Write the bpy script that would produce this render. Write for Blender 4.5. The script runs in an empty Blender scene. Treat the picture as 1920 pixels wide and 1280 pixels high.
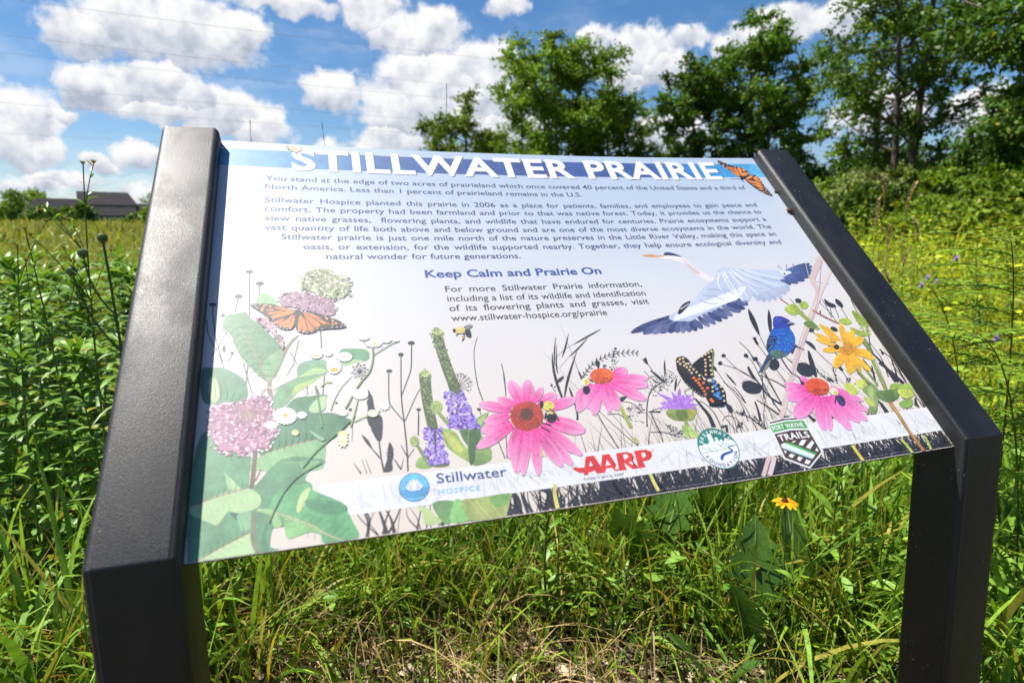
import bpy, bmesh, math, numpy as np
from mathutils import Matrix, Vector
SC = bpy.context.scene
COL = SC.collection
R = math.radians
rng = np.random.default_rng(7)

# ------------------------------------------------------------------ camera
CAM = np.array([-0.31244, -0.538391, 1.003344])
c_r = Vector((0.956742, -0.290887, -0.005372)); c_u = Vector((0.057512, 0.170993, 0.983592)); c_f = Vector((0.285196, 0.941353, -0.180326))
cd = bpy.data.cameras.new('camera'); cam = bpy.data.objects.new('camera', cd); COL.objects.link(cam)
cd.sensor_width = 36.0; cd.lens = 36.0 * 1097.78 / 1920
cd.clip_start = 0.02; cd.clip_end = 3000
m = Matrix((c_r, c_u, -c_f)).transposed().to_4x4(); m.translation = Vector(CAM); cam.matrix_world = m
cd.dof.use_dof = True; cd.dof.focus_distance = 0.98; cd.dof.aperture_fstop = 5.0
SC.camera = cam

# ------------------------------------------------------------------ sun, sky, exposure
SUN_EL, SUN_AZ = 63.4, -62.7           # azimuth measured from +Y towards +X
sd = bpy.data.lights.new('sun', 'SUN'); sun = bpy.data.objects.new('sun', sd); COL.objects.link(sun)
sd.energy = 5.0; sd.angle = R(0.53); sd.color = (1.0, 0.955, 0.88)
S_DIR = Vector((-0.3985, 0.2057, 0.8938)).normalized()
sun.rotation_euler = S_DIR.to_track_quat('Z', 'Y').to_euler(); sun.location = (0, 0, 30)
W = bpy.data.worlds.new('World'); SC.world = W; W.use_nodes = True
W.cycles.sampling_method = 'MANUAL'; W.cycles.sample_map_resolution = 512
nt = W.node_tree; nt.nodes.clear()
class NG:
    def __init__(s, nt): s.nt = nt
    def n(s, t, **k):
        x = s.nt.nodes.new(t)
        for a, b in k.items(): setattr(x, a, b)
        return x
    def lk(s, a, b): s.nt.links.new(a, b)
    def put(s, sock, v):
        if isinstance(v, bpy.types.NodeSocket): s.lk(v, sock)
        else: sock.default_value = v
    def m(s, op, a, b=0.0, c=0.0, clamp=False):
        x = s.n('ShaderNodeMath', operation=op, use_clamp=clamp)
        s.put(x.inputs[0], a); s.put(x.inputs[1], b)
        if op in ('MULTIPLY_ADD', 'COMPARE', 'SMOOTH_MIN', 'SMOOTH_MAX'): s.put(x.inputs[2], c)
        return x.outputs[0]
    def vm(s, op, a, b=(0, 0, 0), sc=1.0):
        x = s.n('ShaderNodeVectorMath', operation=op); s.put(x.inputs[0], a)
        if op == 'SCALE': s.put(x.inputs['Scale'], sc)
        else: s.put(x.inputs[1], b)
        return x.outputs['Value' if op in ('DOT_PRODUCT', 'LENGTH') else 'Vector']
    def noise(s, vec, scale, detail=4, rough=.55, dist=0, out='Fac'):
        x = s.n('ShaderNodeTexNoise'); s.put(x.inputs['Vector'], vec); x.inputs['Scale'].default_value = scale
        x.inputs['Detail'].default_value = detail; x.inputs['Roughness'].default_value = rough; x.inputs['Distortion'].default_value = dist
        return x.outputs[out]
    def rng(s, v, a, b, c=0.0, d=1.0, smooth=True):
        x = s.n('ShaderNodeMapRange', interpolation_type='SMOOTHSTEP' if smooth else 'LINEAR')
        for i, q in enumerate((v, a, b, c, d)): s.put(x.inputs[i], q)
        return x.outputs[0]
    def mix(s, f, a, b, blend='MIX'):
        x = s.n('ShaderNodeMix', data_type='RGBA', blend_type=blend)
        s.put(x.inputs[0], f); s.put(x.inputs[6], a); s.put(x.inputs[7], b)
        return x.outputs[2]
    def ramp(s, f, stops):
        x = s.n('ShaderNodeValToRGB'); s.put(x.inputs[0], f); e = x.color_ramp.elements
        while len(e) < len(stops): e.new(0.5)
        for q, (p, c) in zip(e, stops): q.position = p; q.color = (*c, 1)
        return x.outputs[0]
g = NG(nt)
D = g.n('ShaderNodeTexCoord').outputs['Generated']
sky = g.n('ShaderNodeTexSky', sky_type='NISHITA', sun_disc=False, sun_elevation=R(SUN_EL), sun_rotation=R(SUN_AZ), altitude=250, air_density=1.0, dust_density=0.6, ozone_density=2.5)
skyc = g.n('ShaderNodeHueSaturation'); skyc.inputs['Saturation'].default_value = 1.28; g.lk(sky.outputs[0], skyc.inputs['Color'])
bg = g.n('ShaderNodeBackground'); g.lk(skyc.outputs[0], bg.inputs[0]); bg.inputs[1].default_value = 0.064
# cumulus: each cloud is an ellipse of sky directions (azimuth, elevation, half-sizes in degrees), ruffled by noise
CLOUDS = [(-17.4,14.9,2.55,1.57,1),(-13.5,15.9,4.1,2.2,1),(-9.5,15.8,4.51,2.58,.9),(-6.1,16.4,2.16,1.81,.9),(-16.9,10.8,2.16,1.57,1),(-13.3,11.6,3.61,1.76,1),(-10.0,10.9,2.2,1.28,1),(-12.7,9.7,3.28,1.0,.8),(-7.7,9.9,3.36,1.86,1),(-5.7,8.6,2.59,1.71,1),(-22.0,7.7,2.66,2.82,1),(-20.6,6.5,1.61,1.5,1),(-19.4,8.8,1.24,.63,.9),(-14.4,6.4,1.68,.98,1),(.7,12.4,2.48,1.48,1),(-2.8,18.6,5.26,.9,.6),(4.7,18.7,2.78,1.53,.8),(8.4,17.3,3.91,1.99,1),(10.6,12.3,6.38,3.65,1),(14.3,14.5,2.93,2.19,1),(6.2,11.1,2.65,2.27,1),(5.6,8.5,2.91,1.36,.9),(24.1,16.8,1.33,.97,1),(28.1,15.5,4.06,1.8,1),(30.7,14.1,2.28,1.74,1),(27.7,13.3,2.12,.94,.8),(32.7,16.5,1.87,.95,.7),(37.2,15.4,2.52,1.41,.9),(40.6,16.7,2.57,1.27,.9),(44.9,16.7,1.77,1.44,1),(30.6,8.6,4.15,1.61,.9),(-16.9,5.5,1.05,.72,.8),(-19.3,4.1,3.08,.71,.55),(-14.9,3.3,2.25,.92,.7),(-21.6,3.6,2.9,.69,.5),(16.3,19.4,2.11,1.01,.6),(47.8,9.3,3.17,2.34,.8),(54.5,8.6,2.4,1.83,.8),(17.0,9.6,4.47,1.82,.8),(-20.5,2.3,5.51,.63,.5),(2.2,7.1,2.85,1.37,.8),
 (-34,12,7,3.4,1),(-46,9,6,2.6,1),(-31,5,6,1.4,.8),(70,13,7,3,1),(82,8,8,2.4,.9),(-60,15,8,4,1),(100,14,9,4,1)]
sep = g.n('ShaderNodeSeparateXYZ'); g.lk(D, sep.inputs[0]); dx, dy, dz = sep.outputs
az = g.m('DEGREES', g.m('ARCTAN2', dx, dy)); el = g.m('DEGREES', g.m('ARCSINE', dz))
wn = g.n('ShaderNodeSeparateColor'); g.lk(g.noise(D, 26, 5, .6, out='Color'), wn.inputs[0])
azw = g.m('MULTIPLY_ADD', g.m('SUBTRACT', wn.outputs[0], .5), 3.4, az)
elw = g.m('MULTIPLY_ADD', g.m('SUBTRACT', wn.outputs[1], .5), 2.6, el)
M = None; Qy = None
for a0, e0, rx, ry, wt in CLOUDS:
    qx = g.m('MULTIPLY', g.m('SUBTRACT', azw, a0), 1 / (rx * 1.36)); qy = g.m('MULTIPLY', g.m('SUBTRACT', elw, e0), 1 / (ry * 1.34))
    b = g.m('SUBTRACT', 1.0 * (.55 + .45 * wt), g.m('SQRT', g.m('MULTIPLY_ADD', qx, qx, g.m('MULTIPLY', qy, qy))))
    if M is None: M, Qy = b, qy
    else:
        gt = g.m('GREATER_THAN', b, M)
        Qy = g.m('MULTIPLY_ADD', gt, g.m('SUBTRACT', qy, Qy), Qy)
        M = g.m('MAXIMUM', M, b)
n1 = g.noise(D, 24, 6, .56); n2 = g.noise(g.vm('ADD', D, (-.009, .002, .020)), 24, 6, .56)
# the rest of the sky (behind the camera) carries a looser scatter of the same clouds
back = g.rng(g.noise(g.vm('MULTIPLY', D, (1, 1, 2.6)), 4.5, 5, .55), .60, .74)
back = g.m('MULTIPLY', g.m('MULTIPLY', back, g.rng(dz, .62, .35)), g.rng(g.vm('DOT_PRODUCT', D, (.285, .94, 0)), .62, .2))
dens = g.m('ADD', g.m('MULTIPLY', M, 1.0), g.m('MULTIPLY', g.m('SUBTRACT', n1, .47), 1.25))
alpha = g.m('MAXIMUM', g.rng(dens, .02, .40), back)
thin = g.m('ADD', g.m('MULTIPLY', g.rng(dz, .17, .01), .40), g.m('MULTIPLY', g.rng(g.noise(g.vm('MULTIPLY', D, (1, 1, 3)), 7, 5, .6), .45, .8), .22))
alpha = g.m('MAXIMUM', alpha, thin)
alpha = g.m('MULTIPLY', alpha, g.rng(dz, .0, .05))
lit = g.m('ADD', g.m('MULTIPLY', g.m('SUBTRACT', n1, n2), 1.8), g.m('MULTIPLY_ADD', Qy, .60, .56))
lit = g.m('ADD', lit, g.m('MULTIPLY', g.rng(dens, .55, 0.0), .22))
cl = g.ramp(g.m('ADD', lit, 0, clamp=True), [(0.0, (.45, .50, .60)), (.4, (.68, .72, .80)), (.8, (.95, .955, .965)), (1, (1.0, 1.0, 1.0))])
bgc = g.n('ShaderNodeBackground'); g.lk(cl, bgc.inputs[0]); bgc.inputs[1].default_value = .50
ms = g.n('ShaderNodeMixShader'); g.lk(alpha, ms.inputs[0]); g.lk(bg.outputs[0], ms.inputs[1]); g.lk(bgc.outputs[0], ms.inputs[2])
g.lk(ms.outputs[0], g.n('ShaderNodeOutputWorld').inputs[0])
SC.view_settings.view_transform = 'Standard'; SC.view_settings.look = 'None'; SC.view_settings.exposure = 1.0; SC.view_settings.gamma = 1.0
SC.cycles.max_bounces = 6; SC.cycles.transparent_max_bounces = 6; SC.cycles.diffuse_bounces = 1; SC.cycles.glossy_bounces = 3

# ------------------------------------------------------------------ helpers
def lin(h):
    v = [int(h[i:i + 2], 16) / 255 for i in (0, 2, 4)]
    return tuple(x / 12.92 if x <= .04045 else ((x + .055) / 1.055) ** 2.4 for x in v)
def newmat(name):
    mt = bpy.data.materials.new(name); mt.use_nodes = True; t = mt.node_tree; t.nodes.clear()
    q = NG(t); out = q.n('ShaderNodeOutputMaterial'); p = q.n('ShaderNodeBsdfPrincipled'); q.lk(p.outputs[0], out.inputs[0])
    return mt, q, p, out
def link(name, me, mat=None, parent=None):
    o = bpy.data.objects.new(name, me); COL.objects.link(o)
    if mat is not None and me is not None and not me.materials: me.materials.append(mat)
    if parent is not None: o.parent = parent
    return o
def tag(o, label=None, cat=None, group=None, kind=None):
    for k, v in (('label', label), ('category', cat), ('group', group), ('kind', kind)):
        if v: o[k] = v
    return o
def thing(name, loc, label, cat, group=None, rz=0):
    o = bpy.data.objects.new(name, None); COL.objects.link(o); o.location = loc; o.rotation_euler = (0, 0, rz); o.empty_display_size = .1
    return tag(o, label, cat, group)
def copy_tree(o, parent=None):
    c = o.copy(); COL.objects.link(c)
    if parent is not None: c.parent = parent
    for ch in list(o.children): copy_tree(ch, c)
    return c
def npmesh(name, V, F, C=None, smooth=True):
    """V (n,3), F list of (m,k) int arrays, C (n,3) linear colours"""
    me = bpy.data.meshes.new(name); V = np.asarray(V, np.float32)
    me.vertices.add(len(V)); me.vertices.foreach_set('co', V.ravel())
    F = [np.asarray(f, np.int32) for f in (F if isinstance(F, list) else [F]) if len(f)]
    li = np.concatenate([f.ravel() for f in F]); cnt = np.concatenate([np.full(len(f), f.shape[1], np.int32) for f in F])
    st = np.concatenate([[0], np.cumsum(cnt)[:-1]]).astype(np.int32)
    me.loops.add(len(li)); me.loops.foreach_set('vertex_index', li)
    me.polygons.add(len(cnt)); me.polygons.foreach_set('loop_start', st); me.polygons.foreach_set('loop_total', cnt)
    if C is not None:
        a = me.color_attributes.new('Col', 'FLOAT_COLOR', 'POINT')
        a.data.foreach_set('color', np.concatenate([np.asarray(C, np.float32), np.ones((len(V), 1), np.float32)], 1).ravel())
    me.polygons.foreach_set('use_smooth', np.full(len(cnt), smooth))
    me.update(calc_edges=True)
    return me
def ground_z(x, y):
    x = np.asarray(x, float); y = np.asarray(y, float)
    d = np.hypot(x + .31, y + .54)
    a = np.degrees(np.arctan2(x + .31, y + .54)); rt = np.clip((a - 33) / 16, 0, 1) * np.clip((150 - a) / 40, 0, 1); rt = rt * rt * (3 - 2 * rt)
    rise = .027 * np.clip(d - 4, 0, None) * np.clip((y + 2) / 6, 0, 1) + .052 * rt * np.clip(np.minimum(d, 40) - 4.5, 0, None)
    return rise + .035 * np.sin(x * 1.3 + 1) * np.sin(y * 1.1) * np.clip((d - 2) / 3, 0, 1) + .25 * np.sin(x * .09 + 2) * np.sin(y * .07) * np.clip((d - 15) / 30, 0, 1)
def at(azd, d, dz=0.0):
    x = CAM[0] + d * math.sin(R(azd)); y = CAM[1] + d * math.cos(R(azd))
    return (x, y, float(ground_z(x, y)) + dz)
ART = """
@printed_grass
E 2A2A30 -4071 3404 444 -4 9 -325
E 2A2A30 -3952 3214 461 -8 6 -331
E 2A2A30 -4177 3018 462 -12 13 -355
E 2A2A30 -4442 2906 413 -13 16 -271
E 2A2A30 -4330 2744 240 -9 14 -289
E 2A2A30 -4210 2212 215 -13 9 -222
E 2A2A30 -4295 2278 182 -11 25 -513
S 2A2A30 146 134 -4071 3404 -4060 3060 -4054 2709
S 2A2A30 143 140 -3952 3201 -3958 3031
S 2A2A30 138 134 -4177 3011 -4187 2923 -4208 2788
S 2A2A30 134 122 -4441 2894 -4425 2688 -4380 2407 -4298 2091
S 2A2A30 103 98 -4269 2528 -4343 2325 -4409 2196
S 2A2A30 103 102 -4321 2554 -4238 2388
S 2A2A30 104 96 -4488 2690 -4458 2468 -4335 2181 -4268 1961
S 2A2A30 136 132 -3287 2469 -3287 2219
S 2A2A30 99 95 -3525 2362 -3587 2055
S 2A2A30 97 95 -3620 2193 -3553 2020
S 2A2A30 124 122 -4209 2195 -4250 2099
S 2A2A30 123 119 -4051 2053 -4060 1798
S 2A2A30 98 94 -4093 2078 -4019 1754 -3968 1647
S 2A2A30 101 99 -3578 2044 -3657 1884
S 2A2A30 126 122 -3270 1845 -3296 1611
S 2A2A30 123 122 -3369 1734 -3330 1614
S 2A2A30 92 90 -3455 1730 -3449 1613
F 2A2A30 14 134 -3498 1712 -3438 1718 -3373 1607 -3500 1597
E 2A2A30 -2268 2235 432 -28 -36 -292
E 2A2A30 -2409 2075 326 -22 -32 -283
E 2A2A30 -2565 1857 353 -27 -25 -248
E 2A2A30 -2299 1328 273 -26 -24 -188
E 2A2A30 -3160 1491 137 -13 -8 -165
E 2A2A30 -3023 1395 189 -18 -14 -224
S 2A2A30 141 128 -2269 2204 -2310 1909 -2343 1796 -2465 1517
S 2A2A30 137 169 -2412 2045 -2466 1528 -2474 1192 -2482 863 -2500 619
S 2A2A30 132 122 -2575 1826 -2604 1497 -2583 1389 -2474 1197
S 2A2A30 126 122 -2300 1320 -2331 1105
S 2A2A30 98 122 -2251 1586 -2328 1461 -2465 1196
S 2A2A30 96 149 -2979 1813 -3094 1680 -3171 1539 -3220 1399
S 2A2A30 65 65 -2889 1872 -2827 1862
E 2A2A30 -2827 1862 118 -9 -9 -112
S 2A2A30 65 65 -2889 1872 -2821 1820
E 2A2A30 -2821 1820 118 -9 -9 -111
S 2A2A30 65 65 -2889 1872 -2858 1817
E 2A2A30 -2858 1817 117 -9 -8 -111
S 2A2A30 65 64 -2889 1872 -2880 1781
E 2A2A30 -2879 1782 117 -9 -8 -110
S 2A2A30 65 64 -2889 1872 -2906 1810
E 2A2A30 -2906 1810 117 -9 -8 -110
S 2A2A30 65 64 -2889 1872 -2942 1802
E 2A2A30 -2942 1802 116 -9 -7 -110
S 2A2A30 65 64 -2889 1872 -2944 1844
E 2A2A30 -2944 1845 117 -9 -7 -111
S 2A2A30 65 64 -2889 1872 -2974 1869
E 2A2A30 -2974 1869 117 -9 -7 -111
S 2A2A30 65 65 -2889 1872 -2950 1901
E 2A2A30 -2950 1901 117 -9 -7 -112
S 2A2A30 65 65 -2889 1872 -2956 1943
E 2A2A30 -2956 1943 118 -9 -7 -113
S 2A2A30 65 65 -2889 1872 -2920 1946
E 2A2A30 -2919 1946 118 -9 -8 -113
S 2A2A30 65 66 -2889 1872 -2898 1983
E 2A2A30 -2898 1983 119 -9 -8 -114
S 2A2A30 65 66 -2889 1872 -2871 1954
E 2A2A30 -2871 1954 119 -9 -8 -113
S 2A2A30 65 66 -2889 1872 -2834 1962
E 2A2A30 -2834 1962 119 -9 -9 -114
S 2A2A30 65 66 -2889 1872 -2833 1919
E 2A2A30 -2832 1919 119 -9 -9 -113
S 2A2A30 65 65 -2889 1872 -2803 1894
E 2A2A30 -2802 1894 119 -9 -9 -112
F 2A2A30 26 117 -2961 1946 -2882 1974 -2808 1923 -2816 1822 -2895 1795 -2969 1834
P 2A2A30 -2821 1635 -2777 1524 -2770 1397 -2732 1320 -2703 1256 -2722 1147 -2833 1168 -2858 1282 -2840 1403 -2847 1477 -2820 1538
P 2A2A30 -2859 1270 -2768 1312 -2701 1274 -2709 1103 -2736 998 -2778 1003 -2820 1115 -2838 1207
S 2A2A30 146 194 -2758 1039 -2754 799 -2740 640
P 2A2A30 -2929 1088 -2863 1012 -2829 912 -2769 820 -2772 792 -2838 904 -2898 997
P 2A2A30 -2648 969 -2625 898 -2626 812 -2651 731 -2650 656 -2694 634 -2743 645 -2720 720 -2697 774 -2676 904
F 2A2A30 40 140 -2663 951 -2617 897 -2650 656 -2725 666 -2691 887
F 2A2A30 30 144 -2851 1269 -2701 1274 -2726 1007 -2821 1105
S 2A2A30 94 138 -2537 917 -2488 777
S 2A2A30 94 115 -2408 864 -2485 767
S 2A2A30 114 169 -2622 765 -2567 646
S 2A2A30 57 113 -2527 772 -2567 646
S 2A2A30 149 144 -2310 1245 -2344 1014
S 2A2A30 55 164 -3030 777 -2965 650
S 2A2A30 45 77 -2912 809 -2868 638
S 2A2A30 45 77 -2946 804 -2909 643
S 2A2A30 57 120 -3030 1021 -3009 1215 -2977 1312
S 2A2A30 90 106 -1454 2263 -1524 2091 -1566 1838 -1579 1581 -1557 1365
S 2A2A30 101 123 -1230 1859 -1236 1668 -1273 1405
E 2A2A30 -1626 1262 248 -25 -37 -191
S 2A2A30 104 104 -1618 1251 -1616 1186
S 2A2A30 81 83 -1817 1580 -1787 1753
F 2A2A30 9 137 -1823 1757 -1763 1776 -1771 1728 -1832 1700
S 2A2A30 81 83 -1817 1580 -1736 1756
F 2A2A30 9 138 -1776 1760 -1712 1778 -1721 1731 -1786 1703
S 2A2A30 81 83 -1817 1580 -1692 1733
F 2A2A30 9 138 -1736 1741 -1668 1757 -1677 1709 -1746 1683
S 2A2A30 81 83 -1817 1580 -1663 1690
F 2A2A30 9 137 -1709 1703 -1638 1716 -1647 1666 -1719 1646
S 2A2A30 81 82 -1817 1580 -1653 1631
F 2A2A30 9 137 -1698 1654 -1627 1662 -1637 1607 -1709 1597
S 2A2A30 81 81 -1817 1580 -1663 1570
F 2A2A30 9 136 -1707 1602 -1637 1605 -1648 1546 -1717 1546
S 2A2A30 81 81 -1817 1580 -1693 1517
F 2A2A30 9 135 -1733 1556 -1666 1555 -1677 1493 -1743 1501
S 2A2A30 100 122 -1485 837 -1454 633
S 2A2A30 102 122 -1379 928 -1431 630
S 2A2A30 112 106 -1574 1743 -1578 1535 -1557 1365
S 2A2A30 114 109 -1236 1715 -1271 1416
T 2A2A30 47 83 205 -244 2059 -26 2163 225 2281
T 2A2A30 46 49 185 -341 1886 -196 1990 -7 2148
T 2A2A30 47 141 235 -209 1965 -377 1688 -480 1503 -568 1312
T 2A2A30 46 282 199 -545 1966 -589 1756 -606 1539 -597 1303
T 2A2A30 32 45 159 -432 2206 -519 1951 -568 1754
T 2A2A30 31 44 156 -453 2088 -546 1752 -555 1642
T 2A2A30 32 46 210 -241 2246 -350 2028 -438 1881
S 2A2A30 45 47 -507 1736 -356 1874 -282 1932
S 2A2A30 46 47 -500 1899 -363 2003 -244 2059
P 2A2A30 -589 1561 -547 1593 -498 1613 -494 1588 -553 1534 -598 1526
E 2A2A30 -681 1498 146 -14 -50 -184
E 2A2A30 -646 1471 125 -12 -32 -115
S 2A2A30 100 100 -684 1487 -654 1402
S 2A2A30 111 65 -279 1532 -225 1600 -129 1691 -8 1782 125 1834 256 1875 386 1877 531 1880 640 1848
T 2A2A30 44 22 119 -279 1532 -240 1541
T 2A2A30 44 22 119 -279 1532 -280 1571
T 2A2A30 45 22 119 -252 1566 -212 1575
T 2A2A30 45 22 119 -252 1566 -253 1605
T 2A2A30 45 23 120 -225 1600 -167 1602
T 2A2A30 45 23 120 -225 1600 -216 1661
T 2A2A30 45 23 121 -177 1645 -118 1648
T 2A2A30 45 23 121 -177 1645 -168 1707
T 2A2A30 46 23 122 -129 1691 -65 1683
T 2A2A30 46 23 122 -129 1691 -108 1762
T 2A2A30 46 23 123 -69 1736 -5 1728
T 2A2A30 46 23 123 -69 1736 -48 1808
T 2A2A30 47 23 124 -8 1782 44 1752
T 2A2A30 47 23 124 -8 1782 32 1849
T 2A2A30 47 23 125 58 1808 111 1777
T 2A2A30 47 24 125 58 1808 99 1875
T 2A2A30 47 24 126 125 1834 172 1800
T 2A2A30 47 24 126 125 1834 169 1897
T 2A2A30 48 24 127 190 1854 237 1820
T 2A2A30 48 24 127 190 1854 235 1917
T 2A2A30 48 24 128 256 1875 287 1824
T 2A2A30 48 24 128 256 1875 315 1928
T 2A2A30 48 24 128 321 1876 353 1825
T 2A2A30 48 24 128 321 1876 381 1929
T 2A2A30 48 24 129 386 1877 421 1821
T 2A2A30 48 24 129 386 1877 453 1936
T 2A2A30 49 24 129 459 1878 494 1823
T 2A2A30 49 25 129 459 1878 526 1938
T 2A2A30 49 24 130 531 1880 545 1822
T 2A2A30 49 25 130 531 1880 594 1916
T 2A2A30 49 24 130 586 1865 599 1806
T 2A2A30 49 25 130 586 1865 649 1901
F 2A2A30 70 192 250 1928 353 1985 305 1779 219 1634 130 1642 214 1788
F 2A2A30 14 201 65 1724 121 1719 89 1659 49 1675
P 2A2A30 -19 1783 48 1777 4 1679 -14 1694
T 2A2A30 75 149 151 -279 1679 -272 1556
P 2A2A30 643 1775 661 1761 703 1790 701 1692 673 1682 653 1722
S 2A2A30 113 111 689 1693 714 1600 712 1537
T 2A2A30 79 78 318 686 1590 749 1508 813 1401
T 2A2A30 41 79 148 956 1735 850 1460
S 2A2A30 113 113 930 1567 1003 1509
F 2A2A30 120 171 574 1487 850 1549 1040 1480 853 1322 594 1179 524 1234 513 1357
S 2A2A30 127 170 891 1444 611 1310 468 1121 344 814
S 2A2A30 95 93 600 1586 674 1440 828 1263
S 2A2A30 112 110 1060 1414 973 1322
F 2A2A30 110 159 176 1095 402 1128 412 1034 245 949 327 872 127 929
S 2A2A30 102 145 111 1195 272 1142 373 992
S 2A2A30 113 141 -99 1034 49 1017 117 930
S 2A2A30 103 104 84 1245 240 1240 387 1177
P 2A2A30 98 1220 196 1245 240 1240 140 1180 88 1192
S 2A2A30 146 295 436 1008 599 989
S 2A2A30 211 274 -461 1220 -473 1074 -496 999
T 2A2A30 72 213 145 -467 1454 -462 1289
E 2A2A30 1844 1711 350 -33 -139 -287
E 2A2A30 1737 1597 345 -33 -160 -332
E 2A2A30 2180 1683 319 -30 -169 -329
E 2A2A30 2301 1613 380 -38 -165 -313
S 2A2A30 104 152 1854 1690 1948 1486 2117 1310
S 2A2A30 102 163 1760 1577 1966 1470 2099 1325 2216 1106 2209 905
S 2A2A30 106 177 2184 1666 2231 1552 2216 1106 2240 779
S 2A2A30 127 175 2192 1918 2264 1742 2258 1577
S 2A2A30 105 147 2309 1599 2309 1277 2329 891
E 2A2A30 2004 1193 996 -643 -806 -830
F 2A2A30 40 200 1914 1292 2050 1330 2132 1192 2124 1103 2020 1077 1876 1143
T 2A2A30 84 83 421 1613 1578 1623 1478
S 2A2A30 117 128 1629 1491 1672 1292 1744 1157 1815 975
T 2A2A30 86 84 389 2116 1509 2116 1284
T 2A2A30 84 99 251 1744 1440 1810 1239
S 2A2A30 310 668 1146 1112 1185 987 1223 864 1218 702
S 2A2A30 108 149 1153 1075 1234 1042 1307 890 1314 656
S 2A2A30 123 240 1768 1231 1804 1101 1815 975
S 2A2A30 82 154 1648 1320 1720 1135 1744 934 1721 722
T 2A2A30 79 387 550 1522 1009 1552 945 1547 861
S 2A2A30 109 120 1547 885 1537 744 1500 598
F 2A2A30 34 234 1610 890 1744 886 1715 805 1634 815
F 2A2A30 30 228 1549 719 1635 720 1601 655 1527 652
F 2A2A30 40 234 1761 800 1849 801 1935 637 1934 590 1813 687
S 2A2A30 156 154 1674 846 1779 762 1848 659 1928 579
S 2A2A30 91 121 1367 765 1445 826 1536 815 1594 737 1596 621
S 2A2A30 376 371 1397 715 1366 615
E 2A2A30 1347 698 247 -31 -105 -217
S 2A2A30 111 471 694 1582 753 1487 822 1393
F 2A2A30 130 157 661 1496 1047 1497 1038 1447 765 1311 626 1228 577 1282
T 2A2A30 66 79 197 953 1727 859 1477
T 2A2A30 64 78 240 1009 1437 905 1248
S 2A2A30 102 104 470 1009 597 1041 628 1002
F 2A2A30 90 173 595 811 665 814 776 699 744 625 602 665
S 2A2A30 113 142 364 738 524 719 667 657
S 2A2A30 146 212 466 997 470 837 489 690
P 2A2A30 1314 1033 1407 998 1510 1010 1482 953 1301 980
S 2A2A30 242 389 1958 984 1938 851 1895 700
S 2A2A30 162 361 1994 1004 2100 893 2203 759
S 2A2A30 137 254 2212 1366 2371 1270 2538 1121
P 2A2A30 2452 1894 2483 1877 2461 1822 2436 1852
S 2A2A30 109 107 2455 1836 2496 1621
E 2A2A30 2301 1616 380 -38 -171 -326
E 2A2A30 2538 1496 843 -87 -510 -923
E 2A2A30 2969 1369 923 -852 -1020 -849
E 2A2A30 2038 1179 1062 -462 -664 -810
E 2A2A30 3893 2512 409 -33 -211 -343
E 2A2A30 3609 2230 367 -32 -233 -386
E 2A2A30 2195 1668 204 -19 -149 -289
T 2A2A30 98 93 783 2628 2466 2594 2238 2562 1981
T 2A2A30 100 284 438 2957 2425 2769 2029
T 2A2A30 96 94 669 3235 1839 3302 1759 3328 1655
T 2A2A30 312 310 936 3530 2590 3571 2505
P 2A2A30 4025 2551 4074 2481 4147 2425 4127 2370 4039 2377 3986 2439
T 2A2A30 216 212 864 4232 2534 4239 2352
P 2A2A30 2431 1993 2445 1955 2489 1973 2466 1852 2434 1855 2431 1928
S 2A2A30 112 144 2566 1988 2556 1815 2554 1674
S 2A2A30 109 143 2447 1854 2469 1767 2494 1638
S 2A2A30 113 128 3325 1656 3394 1492 3457 1345
S 2A2A30 124 122 3430 2598 3474 2416
S 2A2A30 132 131 3499 2382 3507 2271
S 2A2A30 137 134 3457 1967 3539 1839 3611 1699
P 2A2A30 3404 2048 3506 2023 3471 1966 3393 1981
S 2A2A30 126 122 3903 2478 3962 2279 3972 2104
S 2A2A30 126 123 4020 2371 3957 2200
S 2A2A30 128 123 3981 2554 3971 2391 3934 2186
S 2A2A30 127 124 4210 2355 4202 2083
S 2A2A30 127 124 4107 2363 4063 2175
E 2A2A30 3850 1983 442 -365 -371 -326
S 2A2A30 194 189 3515 1872 3589 1687 3634 1509
S 2A2A30 295 844 4223 1534 4279 1296 4297 1014
S 2A2A30 159 289 4396 1545 4481 1390 4479 1161
F 2A2A30 14 298 4378 1562 4439 1541 4380 1459
S 2A2A30 156 199 4495 2513 4449 2269 4442 1983 4271 1647
S 2A2A30 136 205 4495 2511 4495 2150 4495 1756 4495 1444
S 2A2A30 205 376 4495 1444 4396 1170 4310 1013
S 2A2A30 130 188 4301 1689 4314 1408 4217 1106
S 2A2A30 137 142 4495 1741 4495 1486 4460 995
S 2A2A30 196 285 4484 1331 4452 1024
T 2A2A30 281 445 375 3204 1667 3068 1236
S 2A2A30 93 181 3141 1574 3083 1398
S 2A2A30 137 178 3154 1446 3164 1280 3241 1137
F 2A2A30 24 218 3154 1377 3257 1162 3228 1138 3117 1340
S 2A2A30 138 134 3426 1362 3364 1177 3350 1111
F 2A2A30 20 220 3426 1362 3457 1345 3350 1111 3327 1141
F 2A2A30 24 236 3537 1184 3607 1163 3531 1090 3488 1109
T 2A2A30 180 179 359 3236 1218 3306 1129
T 2A2A30 185 220 416 3540 1363 3543 1280
S 2A2A30 128 126 3543 1280 3543 1129
S 2A2A30 120 254 2216 1368 2392 1257 2511 1139
S 2A2A30 173 408 2133 1510 2140 1323 2199 1047 2321 895
S 2A2A30 116 204 2250 1788 2293 1562 2319 1291
S 2A2A30 114 196 2319 1587 2338 1449 2327 1186 2327 906
S 2A2A30 114 206 2528 1429 2566 1212
S 2A2A30 129 245 2300 1426 2218 1250 2112 1006
S 2A2A30 136 270 2784 1595 2841 1478
S 2A2A30 176 522 2788 1293 2848 1167
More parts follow.
